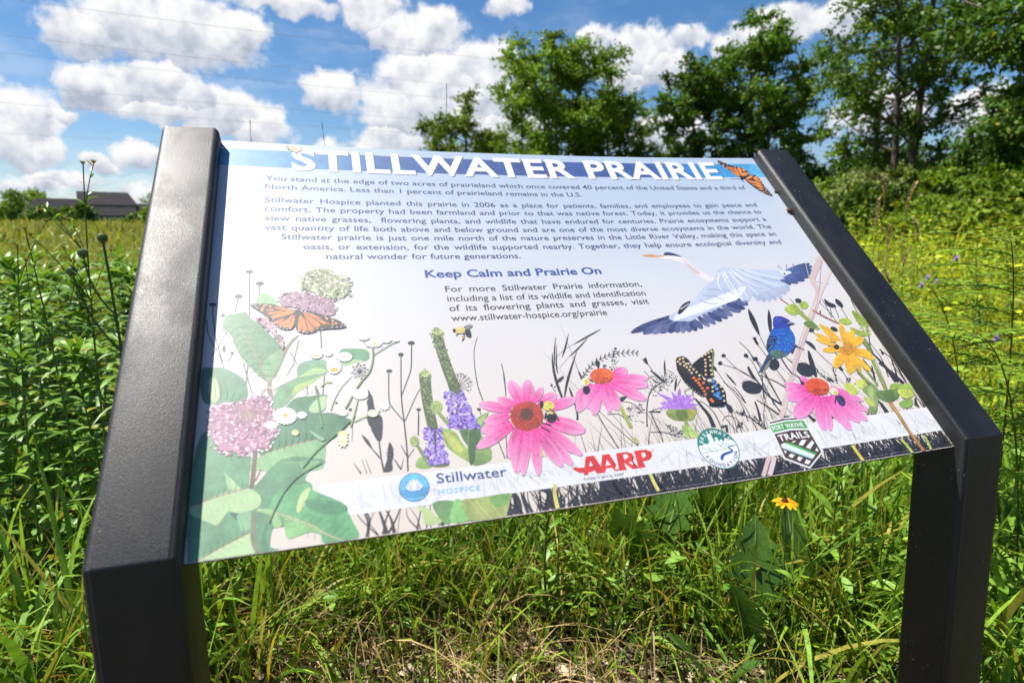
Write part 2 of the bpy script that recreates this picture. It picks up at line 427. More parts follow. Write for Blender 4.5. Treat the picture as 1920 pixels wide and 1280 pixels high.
S 2A2A30 148 364 3760 1242 3797 1127 3834 1014
S 2A2A30 192 468 3996 1441 4019 1282 4024 1184
S 2A2A30 190 369 4074 1319 3966 1080
S 2A2A30 263 772 2818 1266 2802 1148 2801 1057
S 2A2A30 247 648 2638 784 2631 687 2674 608
S 2A2A30 250 579 2965 694 2951 610
S 2A2A30 355 783 3804 782 3823 689 3820 587
S 2A2A30 162 559 2240 833 2260 733 2330 700
S 2A2A30 386 753 4218 1349 4321 1181 4394 978
S 2A2A30 146 364 4495 895 4495 735 4481 593
S 2A2A30 138 362 4405 721 4366 594
S 2A2A30 276 543 4423 745 4345 623
S 2A2A30 137 219 4426 1326 4442 1083 4448 663 4493 552
@printed_milkweed
P 8FBF84 -3978 2905 -3962 3031 -3872 3055 -3779 2962 -3756 2885 -3870 2882
P 6FA57A -3074 2196 -2973 2201 -2843 2187 -2780 2153 -2766 2093 -2790 2025 -2912 1999 -3078 1966 -3138 2027 -3106 2116
P A9CF96 -2964 2049 -2837 2017 -2912 1997 -3078 1966 -3094 2001
P 7FA98A -3535 2021 -3359 2076 -3244 2046 -3242 1878 -3366 1833 -3538 1845
P 8C8468 -3520 2421 -3619 2273 -3672 2139 -3758 1903 -3807 1831 -3806 1705 -3785 1591 -3830 1594 -3856 1741 -3832 1844 -3808 1950 -3724 2053 -3689 2220 -3592 2377
P 5E9468 -4327 2589 -4304 2731 -4202 2763 -4098 2784 -4044 2697 -3927 2583 -3821 2436 -3742 2326 -3702 2221 -3716 2042 -3775 1936 -3824 1822 -3857 1814 -3974 1940 -4069 2076 -4129 2168 -4202 2340 -4232 2445 -4321 2565
P 7FB07F -3702 2221 -3716 2042 -3775 1936 -3824 1822 -3853 1814 -3910 2044 -3810 2170
S B98F7A 66 144 -4179 2606 -4087 2414 -3980 2181 -3918 2044 -3848 1792
S 7FB488 39 66 -4123 2486 -4005 2527
S 7FB488 38 65 -4078 2391 -3958 2437
S 7FB488 38 64 -4033 2297 -3911 2347
S 7FB488 38 64 -3989 2204 -3866 2259
S 7FB488 37 63 -3945 2112 -3820 2171
S 7FB488 37 63 -3901 2021 -3775 2084
P 4E8C66 -4495 2021 -4419 2037 -4327 2034 -4245 2002 -4137 1920 -4070 1841 -4042 1725 -4047 1633 -4125 1580 -4251 1601 -4327 1578 -4443 1608 -4495 1793
P B9CF9C -4412 1909 -4351 1883 -4309 1676 -4359 1601 -4413 1735
P 74A878 -3788 1470 -3805 1532 -3773 1672 -3691 1770 -3564 1845 -3528 1919 -3449 1990 -3343 2017 -3238 1975 -3242 1897 -3296 1858 -3394 1768 -3524 1682 -3609 1586 -3667 1519 -3740 1466
P A9CF8A -3732 1741 -3555 1845 -3362 1962 -3242 1897 -3435 1857 -3555 1834 -3674 1779
P B5D27A -3573 1739 -3393 1811 -3296 1858 -3394 1768 -3532 1673 -3608 1606
S 5A5A3A 96 63 -3773 1713 -3691 1770 -3555 1834 -3348 1873
P 4F8A60 -3675 1460 -3650 1518 -3567 1592 -3424 1601 -3271 1608 -3255 1565 -3278 1423 -3330 1387 -3196 1374 -3031 1277 -3015 1255 -3089 1164 -3168 1094 -3294 1032 -3390 1080 -3535 1058 -3693 1019 -3808 977 -3900 961 -3923 1008 -3848 1055 -3771 1158 -3747 1232
P B9D6A0 -3445 1439 -3358 1564 -3263 1587 -3277 1443 -3380 1392
P 8FBF85 -3907 952 -3770 1000 -3614 1039 -3373 1078 -3293 1041 -3310 829 -3400 741 -3994 812 -3981 890
S B5765E 64 102 -3922 945 -3801 995 -3614 1043 -3357 1086
P 5C9A6C -4472 6 -4495 932 -4422 1282 -4279 1102 -4006 973 -3995 870 -3980 621 -3714 902 -3339 858 -3323 791 -3457 732 -3496 652 -3441 603 -3434 540 -3444 521 -3680 247 -3689 211 -3766 222 -3800 171 -3808 43 -3765 6
P 7DB47C -3724 860 -3359 839 -3456 742 -3504 695 -3548 817
P B4D69A -4490 523 -4409 540 -4237 605 -4024 637 -3927 574 -3890 500 -3915 435 -3992 406 -4093 401 -4162 430 -4201 388 -4255 311 -4322 340 -4399 388 -4475 436
S A8604C 96 101 -4490 523 -4409 540 -4237 590 -4015 636
P 2E5A44 -4161 411 -4093 396 -4025 373 -4056 283 -4108 346
P 86B888 -4093 382 -3983 396 -3979 244 -4054 227 -4081 305
P BCDDA0 -4403 6 -4212 105 -3986 198 -3943 137 -3932 6 -4127 6
S A8604C 89 104 -4403 6 -4212 105 -3978 202
P 62AC70 -3820 421 -3715 587 -3478 608 -3434 540 -3172 383 -3121 285 -3082 180 -3038 10 -3335 6 -3367 88 -3472 132 -3594 103 -3663 104 -3680 247 -3776 357
P 8CC47C -3680 315 -3540 247 -3339 112 -3463 131 -3594 103 -3672 115
P C8DC9A -3554 485 -3488 558 -3452 553 -3538 344 -3582 350
P 4E9664 -3482 455 -3172 373 -3121 285 -3270 267 -3466 353
S D8B49C 98 127 -3924 416 -3802 380 -3680 315 -3452 196 -3340 103 -3175 6
P 9CCB86 -3940 399 -3802 400 -3706 251 -3775 214 -3819 344
P A6D090 -4223 825 -4067 632 -4179 637
S 6B5A48 428 404 -3954 1012 -3964 818 -3980 621
S 8A8468 389 369 -3957 363 -3955 139 -3911 6
S 4F8A60 242 372 -3835 270 -3867 125 -3832 6
S B0604A 153 104 -3947 698 -3896 816
S C9B2A8 347 239 -3950 1565 -3920 1663 -3856 1741 -3806 1726 -3773 1703
S 7CA884 52 26 -4161 2570 -4065 2542 -3986 2456
S 6E9C7A 52 25 -4161 2570 -4210 2525 -4248 2423
S 7CA884 52 26 -4130 2484 -4023 2455 -3956 2370
S 6E9C7A 52 25 -4130 2484 -4179 2440 -4217 2339
S 7CA884 51 26 -4100 2399 -3982 2369 -3927 2286
S 6E9C7A 51 25 -4100 2399 -4149 2356 -4187 2256
S 7CA884 51 25 -4071 2315 -3941 2285 -3899 2203
S 6E9C7A 51 25 -4071 2315 -4120 2272 -4158 2174
S 7CA884 50 25 -4041 2232 -3901 2201 -3871 2121
S 6E9C7A 50 25 -4041 2232 -4090 2190 -4128 2093
S 7CA884 50 25 -4012 2150 -3860 2118 -3843 2039
S 6E9C7A 50 24 -4012 2150 -4061 2109 -4100 2013
S 7CA884 49 25 -3984 2068 -3821 2035 -3815 1959
S 6E9C7A 49 24 -3984 2068 -4033 2028 -4071 1934
S 7CA884 49 24 -3955 1988 -3781 1954 -3788 1879
S 6E9C7A 49 24 -3955 1988 -4004 1948 -4043 1856
S 7CA884 49 24 -3927 1909 -3742 1874 -3761 1800
S 6E9C7A 49 24 -3927 1909 -3976 1870 -4014 1778
S 72B47E 39 20 -3680 310 -3600 386 -3571 492
S 98CC8A 39 19 -3680 310 -3654 249 -3663 183
S 72B47E 39 20 -3622 276 -3541 352 -3513 449
S 98CC8A 39 19 -3622 276 -3597 215 -3606 150
S 72B47E 39 20 -3565 242 -3483 317 -3454 406
S 98CC8A 39 19 -3565 242 -3539 181 -3549 116
S 72B47E 39 20 -3507 207 -3425 283 -3395 363
S 98CC8A 39 19 -3507 207 -3482 147 -3492 82
S 72B47E 39 20 -3449 173 -3367 248 -3337 321
S 98CC8A 39 19 -3449 173 -3425 113 -3435 49
S 72B47E 39 20 -3392 139 -3308 213 -3278 278
S 98CC8A 39 19 -3392 139 -3367 79 -3379 15
S 72B47E 39 20 -3334 105 -3250 179 -3220 235
S 98CC8A 39 19 -3334 105 -3310 45 -3322 6
S 72B47E 39 20 -3277 71 -3192 144 -3162 192
S 98CC8A 39 19 -3277 71 -3253 11 -3265 6
S 72B47E 39 20 -3219 36 -3134 109 -3104 149
S 98CC8A 39 19 -3219 36 -3196 6 -3208 6
S C4DEAA 39 19 -4376 545 -4323 490 -4311 422
S 6CA67A 39 20 -4376 545 -4364 622 -4397 735
S C4DEAA 39 19 -4327 558 -4274 503 -4262 434
S 6CA67A 39 20 -4327 558 -4315 635 -4347 748
S C4DEAA 39 19 -4278 571 -4224 515 -4213 446
S 6CA67A 39 20 -4278 571 -4265 648 -4297 762
S C4DEAA 39 19 -4228 584 -4174 528 -4163 459
S 6CA67A 39 20 -4228 584 -4215 661 -4246 776
S C4DEAA 40 20 -4178 597 -4124 541 -4113 471
S 6CA67A 40 20 -4178 597 -4164 675 -4195 790
S C4DEAA 40 20 -4127 610 -4073 554 -4062 484
S 6CA67A 40 20 -4127 610 -4113 689 -4143 805
S C4DEAA 40 20 -4076 624 -4022 567 -4011 496
S 6CA67A 40 21 -4076 624 -4061 702 -4091 819
S CCE6B2 36 18 -4350 21 -4309 6 -4276 6
S 6CA67A 36 18 -4350 21 -4347 91 -4385 194
S CCE6B2 36 18 -4301 47 -4260 23 -4226 6
S 6CA67A 36 18 -4301 47 -4297 116 -4335 221
S CCE6B2 36 18 -4250 72 -4209 48 -4176 17
S 6CA67A 36 19 -4250 72 -4246 143 -4284 248
S CCE6B2 37 18 -4200 98 -4158 74 -4124 42
S 6CA67A 37 19 -4200 98 -4195 169 -4233 275
S CCE6B2 37 18 -4148 124 -4107 100 -4073 68
S 6CA67A 37 19 -4148 124 -4143 196 -4181 303
S CCE6B2 37 19 -4096 151 -4054 126 -4020 94
S 6CA67A 37 19 -4096 151 -4091 223 -4128 330
S CCE6B2 38 19 -4044 177 -4001 153 -3967 120
S 6CA67A 38 19 -4044 177 -4038 250 -4075 359
S 5A9468 43 22 -3877 963 -3855 1042 -3864 1145
S A2CA92 43 21 -3877 963 -3831 903 -3815 822
S 5A9468 43 22 -3816 977 -3794 1057 -3802 1161
S A2CA92 43 21 -3816 977 -3770 918 -3754 836
S 5A9468 43 22 -3755 992 -3731 1073 -3739 1177
S A2CA92 43 21 -3755 992 -3708 932 -3693 850
S 5A9468 44 22 -3693 1007 -3669 1088 -3676 1193
S A2CA92 44 21 -3693 1007 -3646 947 -3631 864
S 5A9468 44 23 -3630 1023 -3605 1104 -3612 1209
S A2CA92 44 22 -3630 1023 -3583 962 -3569 878
S 5A9468 44 23 -3567 1038 -3541 1120 -3548 1226
S A2CA92 44 22 -3567 1038 -3520 977 -3506 893
S 5A9468 44 23 -3503 1054 -3477 1136 -3483 1243
S A2CA92 44 22 -3503 1054 -3456 992 -3443 908
S 5A9468 45 23 -3438 1069 -3412 1152 -3417 1260
S A2CA92 45 22 -3438 1069 -3392 1008 -3378 922
S 5C9A74 47 23 -4443 1963 -4418 1827 -4393 1663
S 5C9A74 47 23 -4385 1922 -4358 1791 -4346 1651
S 5C9A74 47 23 -4327 1881 -4297 1756 -4299 1639
S 5C9A74 47 23 -4270 1841 -4237 1720 -4252 1627
S 5C9A74 47 23 -4212 1800 -4176 1685 -4204 1615
S 5C9A74 47 23 -4155 1759 -4115 1649 -4157 1603
@printed_milkweed_blossom
P B07A94 -4418 1441 -4380 1563 -4297 1605 -4171 1574 -4093 1587 -4016 1651 -3871 1659 -3789 1560 -3772 1469 -3788 1352 -3708 1266 -3755 1157 -3824 1016 -3908 1007 -4028 975 -4163 1000 -4268 1029 -4361 1129 -4395 1205 -4411 1336
F D9A5BC,8A5A70,C98AA6,B58498 170 441 -4418 1441 -4380 1563 -4297 1605 -4171 1574 -4093 1587 -4016 1651 -3871 1659 -3789 1560 -3772 1469 -3788 1352 -3708 1266 -3755 1157 -3824 1016 -3908 1007 -4028 975 -4163 1000 -4268 1029 -4361 1129 -4395 1205 -4411 1336
F F6E4EC,EBCBD8,A86A88,FFF4F8,7E4A62 330 253 -4418 1441 -4380 1563 -4297 1605 -4171 1574 -4093 1587 -4016 1651 -3871 1659 -3789 1560 -3772 1469 -3788 1352 -3708 1266 -3755 1157 -3824 1016 -3908 1007 -4028 975 -4163 1000 -4268 1029 -4361 1129 -4395 1205 -4411 1336
S A88A80 79 69 -4018 1432 -3836 1415
S A88A80 79 68 -4018 1432 -3844 1373
S A88A80 79 68 -4018 1432 -3866 1336
S A88A80 79 67 -4018 1432 -3901 1309
S A88A80 79 67 -4018 1432 -3947 1291
S A88A80 79 67 -4018 1432 -3997 1287
S A88A80 79 66 -4018 1432 -4050 1294
S A88A80 79 66 -4018 1432 -4099 1313
S A88A80 79 66 -4018 1432 -4142 1343
S A88A80 79 67 -4018 1432 -4174 1379
S A88A80 79 67 -4018 1432 -4193 1422
S A88A80 79 67 -4018 1432 -4197 1465
S A88A80 79 68 -4018 1432 -4186 1505
S A88A80 79 68 -4018 1432 -4159 1539
S A88A80 79 69 -4018 1432 -4121 1566
S A88A80 79 69 -4018 1432 -4073 1579
S A88A80 79 69 -4018 1432 -4020 1581
S A88A80 79 69 -4018 1432 -3967 1569
S A88A80 79 69 -4018 1432 -3918 1546
S A88A80 79 69 -4018 1432 -3877 1512
S A88A80 79 69 -4018 1432 -3849 1471
S A88A80 79 69 -4018 1432 -3837 1427
P A88496 -3752 2962 -3697 3077 -3500 3060 -3368 3030 -3215 2999 -3103 2915 -3085 2695 -3228 2676 -3504 2801 -3734 2859
F CBA8B4,A98494,6E4E5E,E4CCD0,94707E 150 423 -3752 2962 -3697 3077 -3500 3060 -3368 3030 -3215 2999 -3103 2915 -3085 2695 -3228 2676 -3504 2801 -3734 2859
P A88496 -4008 2695 -3868 2714 -3778 2564 -3768 2421 -3830 2495 -3927 2583
F CBA8B4,A98494,6E4E5E,E4CCD0 56 402 -4008 2695 -3868 2714 -3778 2564 -3768 2421 -3830 2495 -3927 2583
P 8A6E70 -3794 2423 -3733 2455 -3680 2358 -3681 2242 -3707 2221 -3777 2363
F CBA8B4,5E4A4E,DCC4C8 34 295 -3794 2423 -3733 2455 -3680 2358 -3681 2242 -3707 2221 -3777 2363
P A0AC80 -3477 3247 -3416 3412 -3296 3467 -3177 3451 -3082 3350 -2924 3291 -2890 3192 -2923 2989 -3122 2929 -3254 3000 -3452 3085
F D8DCC0,6E7E4A,C9C9A4,7A8A56 150 475 -3477 3247 -3416 3412 -3296 3467 -3177 3451 -3082 3350 -2924 3291 -2890 3192 -2923 2989 -3122 2929 -3254 3000 -3452 3085
F F2F0E0,B9A0A0,5E6E40,E4E4CC,94A070 210 267 -3477 3247 -3416 3412 -3296 3467 -3177 3451 -3082 3350 -2924 3291 -2890 3192 -2923 2989 -3122 2929 -3254 3000 -3452 3085
S B8CC80 180 175 -3486 3329 -3481 3086
@printed_daisy
S 7E9A58 164 188 -2719 2209 -2735 2021 -2785 1864 -2876 1749 -2946 1646
S 7E9A58 149 181 -2986 1575 -3036 1474 -3079 1406
S A9C070 123 176 -2937 1517 -2995 1306 -3036 1190
S A9C070 123 118 -2712 1349 -2785 1326 -2875 1294 -2999 1245
S 7E9A58 112 108 -2434 2264 -2526 2220 -2719 2090
S 8FA868 96 95 -2817 2287 -2776 2200
S B9CC70 125 123 -3195 1754 -3256 1759 -3319 1710
S 5A7A50 109 116 -3341 814 -3550 701 -3679 562 -3767 395 -3818 267
S 6E9A64 184 173 -3370 1702 -3343 1511 -3320 1208
P 8FBC9A -3443 1191 -3372 1136 -3300 1080 -3326 1054 -3405 1120
S 5E8A58 154 139 -3032 1257 -3209 1099 -3394 931 -3516 781
T F4F5F0 130 105 312 -3333 2143 -3272 2139
T F4F5F0 130 104 312 -3336 2136 -3285 2104
T F4F5F0 130 104 311 -3342 2131 -3319 2082
T F4F5F0 130 103 311 -3350 2132 -3360 2080
T F4F5F0 130 103 311 -3358 2135 -3399 2097
T F4F5F0 130 104 311 -3362 2142 -3421 2131
T F4F5F0 130 104 312 -3362 2149 -3420 2167
T F4F5F0 130 105 312 -3357 2155 -3396 2198
T F4F5F0 131 105 312 -3349 2157 -3356 2211
T F4F5F0 131 105 312 -3341 2156 -3315 2203
T F4F5F0 131 105 312 -3335 2150 -3282 2176
E F4F5F0 -3348 2144 454 -31 -13 -397
E F0B840 -3344 2121 374 -26 -5 -160
T F4F5F0 132 106 222 -3211 2146 -3168 2144
T F4F5F0 131 105 222 -3214 2141 -3182 2115
T F4F5F0 131 105 222 -3221 2138 -3215 2102
T F4F5F0 131 104 222 -3228 2140 -3251 2109
T F4F5F0 131 105 222 -3232 2144 -3273 2135
T F4F5F0 131 105 222 -3232 2151 -3272 2167
T F4F5F0 132 106 222 -3227 2156 -3248 2189
T F4F5F0 132 106 222 -3220 2156 -3211 2192
T F4F5F0 132 106 222 -3214 2152 -3179 2175
E F4F5F0 -3222 2147 324 -22 -12 -276
E F4D890 -3240 2148 126 -8 -5 -115
T F4F5F0 132 106 353 -3027 2082 -2957 2077
T F4F5F0 132 106 353 -3029 2076 -2969 2047
T F4F5F0 132 105 352 -3035 2071 -2998 2025
T F4F5F0 132 105 352 -3043 2069 -3038 2016
T F4F5F0 132 105 352 -3051 2071 -3078 2024
T F4F5F0 132 105 352 -3057 2075 -3111 2044
T F4F5F0 132 105 352 -3061 2081 -3128 2073
T F4F5F0 132 105 352 -3060 2088 -3127 2105
T F4F5F0 132 106 353 -3056 2093 -3106 2131
T F4F5F0 132 106 353 -3050 2096 -3071 2148
T F4F5F0 132 107 353 -3041 2097 -3030 2149
T F4F5F0 132 107 353 -3033 2094 -2991 2135
T F4F5F0 132 106 353 -3028 2088 -2965 2109
E F4F5F0 -3044 2083 519 -36 -23 -399
E F0B840 -3036 2071 309 -22 -13 -229
T F4F5F0 129 104 345 -3146 1959 -3078 1954
T F4F5F0 129 103 344 -3149 1952 -3088 1913
T F4F5F0 129 102 344 -3152 1945 -3110 1882
T F4F5F0 129 102 343 -3159 1941 -3142 1863
T F4F5F0 128 102 343 -3166 1941 -3177 1861
T F4F5F0 128 102 343 -3172 1943 -3209 1877
T F4F5F0 129 102 343 -3177 1949 -3234 1907
T F4F5F0 129 102 344 -3180 1957 -3247 1946
T F4F5F0 129 103 344 -3180 1966 -3245 1988
T F4F5F0 129 103 345 -3176 1974 -3229 2025
T F4F5F0 129 104 345 -3170 1979 -3202 2052
T F4F5F0 129 104 345 -3164 1981 -3167 2063
T F4F5F0 129 105 345 -3157 1979 -3133 2056
T F4F5F0 129 104 345 -3151 1974 -3102 2032
T F4F5F0 129 104 345 -3148 1967 -3083 1997
E F4F5F0 -3163 1961 508 -38 -29 -602
E F0B030 -3165 1916 426 -33 -15 -310
T F4F5F0 139 111 273 -2799 2344 -2746 2341
T F4F5F0 139 111 273 -2802 2339 -2760 2317
T F4F5F0 138 110 272 -2809 2337 -2795 2305
T F4F5F0 138 110 272 -2817 2338 -2836 2307
T F4F5F0 138 110 272 -2823 2340 -2868 2324
T F4F5F0 138 110 272 -2826 2345 -2878 2349
T F4F5F0 139 111 273 -2822 2350 -2864 2372
T F4F5F0 139 111 273 -2816 2352 -2830 2385
T F4F5F0 139 112 273 -2808 2352 -2789 2382
T F4F5F0 139 112 273 -2802 2349 -2756 2366
E F4F5F0 -2812 2345 398 -23 -19 -247
T F4F5F0 138 111 388 -2687 2249 -2611 2244
T F4F5F0 138 110 388 -2690 2244 -2626 2218
T F4F5F0 138 110 387 -2697 2240 -2662 2201
T F4F5F0 138 109 387 -2707 2239 -2710 2197
T F4F5F0 138 109 387 -2716 2241 -2757 2207
T F4F5F0 138 109 387 -2722 2246 -2790 2229
T F4F5F0 138 110 387 -2725 2251 -2800 2256
T F4F5F0 138 110 388 -2722 2256 -2786 2281
T F4F5F0 138 111 388 -2715 2260 -2749 2298
T F4F5F0 138 111 388 -2705 2261 -2701 2303
T F4F5F0 138 111 388 -2696 2259 -2654 2293
T F4F5F0 138 111 388 -2689 2254 -2621 2271
E F4F5F0 -2706 2250 570 -35 -27 -316
E F0C040 -2697 2242 171 -11 -14 -168
T F4F5F0 140 112 354 -2560 2296 -2490 2291
T F4F5F0 140 112 354 -2563 2291 -2506 2269
T F4F5F0 140 112 354 -2571 2288 -2545 2254
T F4F5F0 140 111 353 -2581 2288 -2593 2254
T F4F5F0 140 111 353 -2589 2291 -2636 2267
T F4F5F0 140 111 353 -2593 2295 -2660 2289
T F4F5F0 140 111 354 -2593 2300 -2658 2314
T F4F5F0 140 112 354 -2588 2303 -2630 2333
T F4F5F0 140 112 354 -2579 2305 -2585 2341
T F4F5F0 140 113 354 -2569 2305 -2537 2335
T F4F5F0 140 113 354 -2562 2301 -2501 2315
E F4F5F0 -2577 2297 520 -31 -25 -262
T F4F5F0 125 100 351 -2888 1577 -2818 1570
T F4F5F0 125 100 351 -2891 1571 -2828 1543
T F4F5F0 125 99 350 -2895 1566 -2851 1522
T F4F5F0 124 99 350 -2902 1565 -2884 1511
T F4F5F0 124 99 350 -2909 1564 -2920 1511
T F4F5F0 124 99 350 -2916 1567 -2954 1524
T F4F5F0 124 99 350 -2921 1571 -2980 1544
T F4F5F0 124 99 350 -2924 1576 -2993 1572
T F4F5F0 125 99 350 -2923 1583 -2991 1600
T F4F5F0 125 100 351 -2920 1588 -2975 1625
T F4F5F0 125 100 351 -2914 1591 -2946 1641
T F4F5F0 125 101 351 -2907 1592 -2910 1647
T F4F5F0 125 101 351 -2900 1590 -2874 1641
T F4F5F0 125 101 351 -2894 1588 -2843 1624
T F4F5F0 125 101 351 -2890 1582 -2823 1599
E F4F5F0 -2906 1578 530 -47 -29 -406
E F0B030 -2907 1565 352 -32 -18 -254
T F4F5F0 124 99 223 -2651 1406 -2605 1402
T F4F5F0 124 99 223 -2654 1399 -2622 1366
T F4F5F0 124 98 223 -2661 1396 -2658 1349
T F4F5F0 124 98 223 -2668 1397 -2695 1360
T F4F5F0 124 99 223 -2673 1404 -2717 1393
T F4F5F0 124 99 223 -2672 1412 -2713 1432
T F4F5F0 124 100 223 -2666 1418 -2686 1460
T F4F5F0 124 100 224 -2659 1419 -2647 1464
T F4F5F0 124 100 223 -2653 1414 -2615 1441
E F4F5F0 -2662 1407 341 -32 -33 -349
T F4F5F0 120 96 222 -3091 1366 -3046 1362
T F4F5F0 120 96 222 -3093 1361 -3059 1336
T F4F5F0 119 95 222 -3100 1359 -3088 1323
T F4F5F0 119 95 222 -3106 1359 -3122 1326
T F4F5F0 119 95 222 -3112 1363 -3149 1345
T F4F5F0 119 95 222 -3114 1368 -3158 1373
T F4F5F0 120 96 222 -3112 1373 -3146 1398
T F4F5F0 120 96 222 -3105 1375 -3117 1411
T F4F5F0 120 96 222 -3099 1375 -3083 1408
T F4F5F0 120 96 222 -3093 1371 -3056 1389
E F4F5F0 -3102 1367 337 -33 -15 -267
E E4D89A -3102 1367 170 -17 -7 -121
T F4F5F0 141 113 143 -2435 2282 -2407 2280
T F4F5F0 141 112 143 -2439 2277 -2423 2258
T F4F5F0 141 112 142 -2445 2276 -2453 2255
T F4F5F0 141 112 142 -2448 2280 -2474 2272
T F4F5F0 141 113 143 -2448 2285 -2472 2297
T F4F5F0 141 113 143 -2443 2289 -2447 2311
T F4F5F0 141 113 143 -2438 2287 -2418 2304
E F4F5F0 -2442 2282 210 -13 -19 -176
E E4EAD0 -2793 1326 576 -57 -40 -467
E F0F2E4 -3513 1372 443 -42 -8 -435
T F4F5F0 115 93 470 -3652 1378 -3558 1369
T F4F5F0 115 92 469 -3654 1371 -3565 1336
T F4F5F0 115 92 469 -3657 1366 -3584 1308
T F4F5F0 115 91 468 -3663 1361 -3612 1288
T F4F5F0 115 91 468 -3670 1360 -3647 1278
T F4F5F0 115 91 468 -3677 1360 -3685 1278
T F4F5F0 115 91 468 -3685 1362 -3722 1291
T F4F5F0 115 91 468 -3692 1367 -3754 1312
T F4F5F0 115 91 468 -3696 1372 -3778 1341
T F4F5F0 115 91 468 -3699 1379 -3790 1374
T F4F5F0 115 92 469 -3699 1385 -3790 1408
T F4F5F0 115 92 469 -3696 1392 -3779 1439
T F4F5F0 115 93 470 -3692 1396 -3755 1464
T F4F5F0 115 93 470 -3685 1400 -3722 1480
T F4F5F0 115 93 470 -3677 1401 -3685 1486
T F4F5F0 115 93 470 -3670 1399 -3646 1479
T F4F5F0 115 93 471 -3662 1397 -3611 1462
T F4F5F0 115 93 470 -3657 1391 -3582 1435
T F4F5F0 115 93 470 -3654 1385 -3564 1403
E F4F5F0 -3675 1380 705 -67 -2 -618
E F0B428 -3671 1370 453 -43 -2 -373
T F4F5F0 116 93 203 -3503 1374 -3462 1370
T F4F5F0 116 93 203 -3505 1368 -3475 1343
T F4F5F0 116 93 202 -3511 1366 -3505 1331
T F4F5F0 116 92 202 -3518 1367 -3539 1339
T F4F5F0 116 93 203 -3523 1373 -3560 1364
T F4F5F0 116 93 203 -3522 1379 -3560 1394
T F4F5F0 116 93 203 -3517 1383 -3537 1415
T F4F5F0 116 94 203 -3511 1383 -3503 1417
T F4F5F0 116 94 203 -3505 1380 -3473 1399
E F4F5F0 -3513 1375 305 -29 -5 -262
T F4E8C8 114 92 225 -3109 1040 -3063 1034
T F4E8C8 114 91 225 -3112 1029 -3077 985
T F4E8C8 114 90 224 -3118 1024 -3107 957
T F4E8C8 114 90 224 -3125 1025 -3143 962
T F4E8C8 114 90 224 -3130 1031 -3170 996
T F4E8C8 114 91 225 -3132 1042 -3178 1047
T F4E8C8 114 92 225 -3129 1052 -3165 1097
T F4E8C8 114 92 225 -3123 1057 -3134 1125
T F4E8C8 114 93 225 -3117 1057 -3098 1121
T F4E8C8 114 92 225 -3111 1050 -3071 1086
E F4E8C8 -3121 1041 347 -39 -29 -512
E EDBE40 -3130 1018 329 -37 -12 -208
E EDE0A0 -3116 1118 549 -59 -18 -328
E DDE4A0 -3581 1176 352 -36 -4 -343
T F4F5F0 113 90 269 -3798 1285 -3744 1279
T F4F5F0 112 90 269 -3801 1279 -3759 1250
T F4F5F0 112 89 268 -3809 1276 -3799 1238
T F4F5F0 112 89 268 -3817 1278 -3844 1248
T F4F5F0 112 89 268 -3824 1285 -3874 1276
T F4F5F0 112 90 269 -3824 1290 -3874 1309
T F4F5F0 113 90 269 -3817 1295 -3845 1331
T F4F5F0 113 91 269 -3809 1296 -3800 1332
T F4F5F0 113 91 269 -3801 1291 -3760 1312
E F4F5F0 -3811 1286 404 -40 2 -288
@printed_butterfly
P 1C1614 -4044 2869 -4004 2905 -3824 2887 -3615 2805 -3560 2778 -3570 2721 -3778 2655 -3876 2714 -3958 2791
P 1C1614 -3570 2740 -3562 2604 -3599 2508 -3689 2506 -3760 2552 -3805 2626 -3796 2675
P 1C1614 -3496 2750 -3367 2733 -3228 2689 -3089 2619 -2999 2527 -3049 2493 -3199 2488 -3328 2483 -3390 2547
P 1C1614 -3506 2725 -3416 2610 -3328 2483 -3402 2439 -3484 2443 -3546 2482 -3554 2555
P 1C1614 -3569 2778 -3505 2788 -3497 2700 -3527 2529 -3555 2506 -3571 2604
P E8823A -3878 2801 -3815 2818 -3797 2792 -3868 2788
P E8823A -3792 2836 -3706 2833 -3578 2778 -3579 2753 -3697 2789
P E8823A -3855 2763 -3724 2783 -3706 2770 -3823 2731
P E8823A -3823 2706 -3697 2764 -3583 2747 -3778 2674
P E8823A -3787 2625 -3679 2670 -3724 2611 -3760 2588
P E8823A -3702 2561 -3643 2656 -3584 2722 -3626 2606 -3653 2535
P E8823A -3644 2534 -3607 2630 -3570 2715 -3576 2604 -3604 2533
P E8823A -3742 2581 -3688 2633 -3661 2645 -3706 2549
P E8823A -3478 2737 -3395 2734 -3267 2646 -3341 2656
P E8823A -3469 2724 -3342 2631 -3289 2554 -3345 2521 -3416 2622
P E8823A -3341 2650 -3250 2602 -3233 2552 -3287 2591
P E8823A -3277 2628 -3195 2574 -3187 2549 -3241 2589
P E8823A -3515 2701 -3480 2650 -3501 2480 -3537 2505
P E8823A -3479 2674 -3436 2537 -3447 2471 -3483 2473
P E8823A -3461 2674 -3399 2572 -3355 2485 -3429 2476 -3427 2549
E F0A458 -3914 2827 152 -5 3 -170
E F0A458 -3896 2868 153 -5 2 -171
E F0A458 -3833 2850 153 -5 2 -171
E F0A458 -3146 2609 160 -8 -8 -170
E F0A458 -3149 2560 159 -8 -8 -168
E F0A458 -3211 2644 159 -8 -7 -170
E F0A458 -3111 2570 160 -8 -8 -169
E F0A458 -3922 2796 152 -5 3 -169
E F4F0E8 -4022 2887 71 -2 2 -80
E F4F0E8 -3995 2877 71 -2 2 -80
E F4F0E8 -3981 2839 71 -2 2 -80
E F4F0E8 -3942 2891 72 -2 1 -81
E F4F0E8 -3870 2879 72 -2 1 -81
E F4F0E8 -3228 2670 75 -3 -3 -80
E F4F0E8 -3154 2647 75 -4 -4 -80
E F4F0E8 -3045 2555 76 -4 -4 -79
E F4F0E8 -3018 2528 76 -4 -5 -79
E F4F0E8 -3104 2514 75 -4 -4 -79
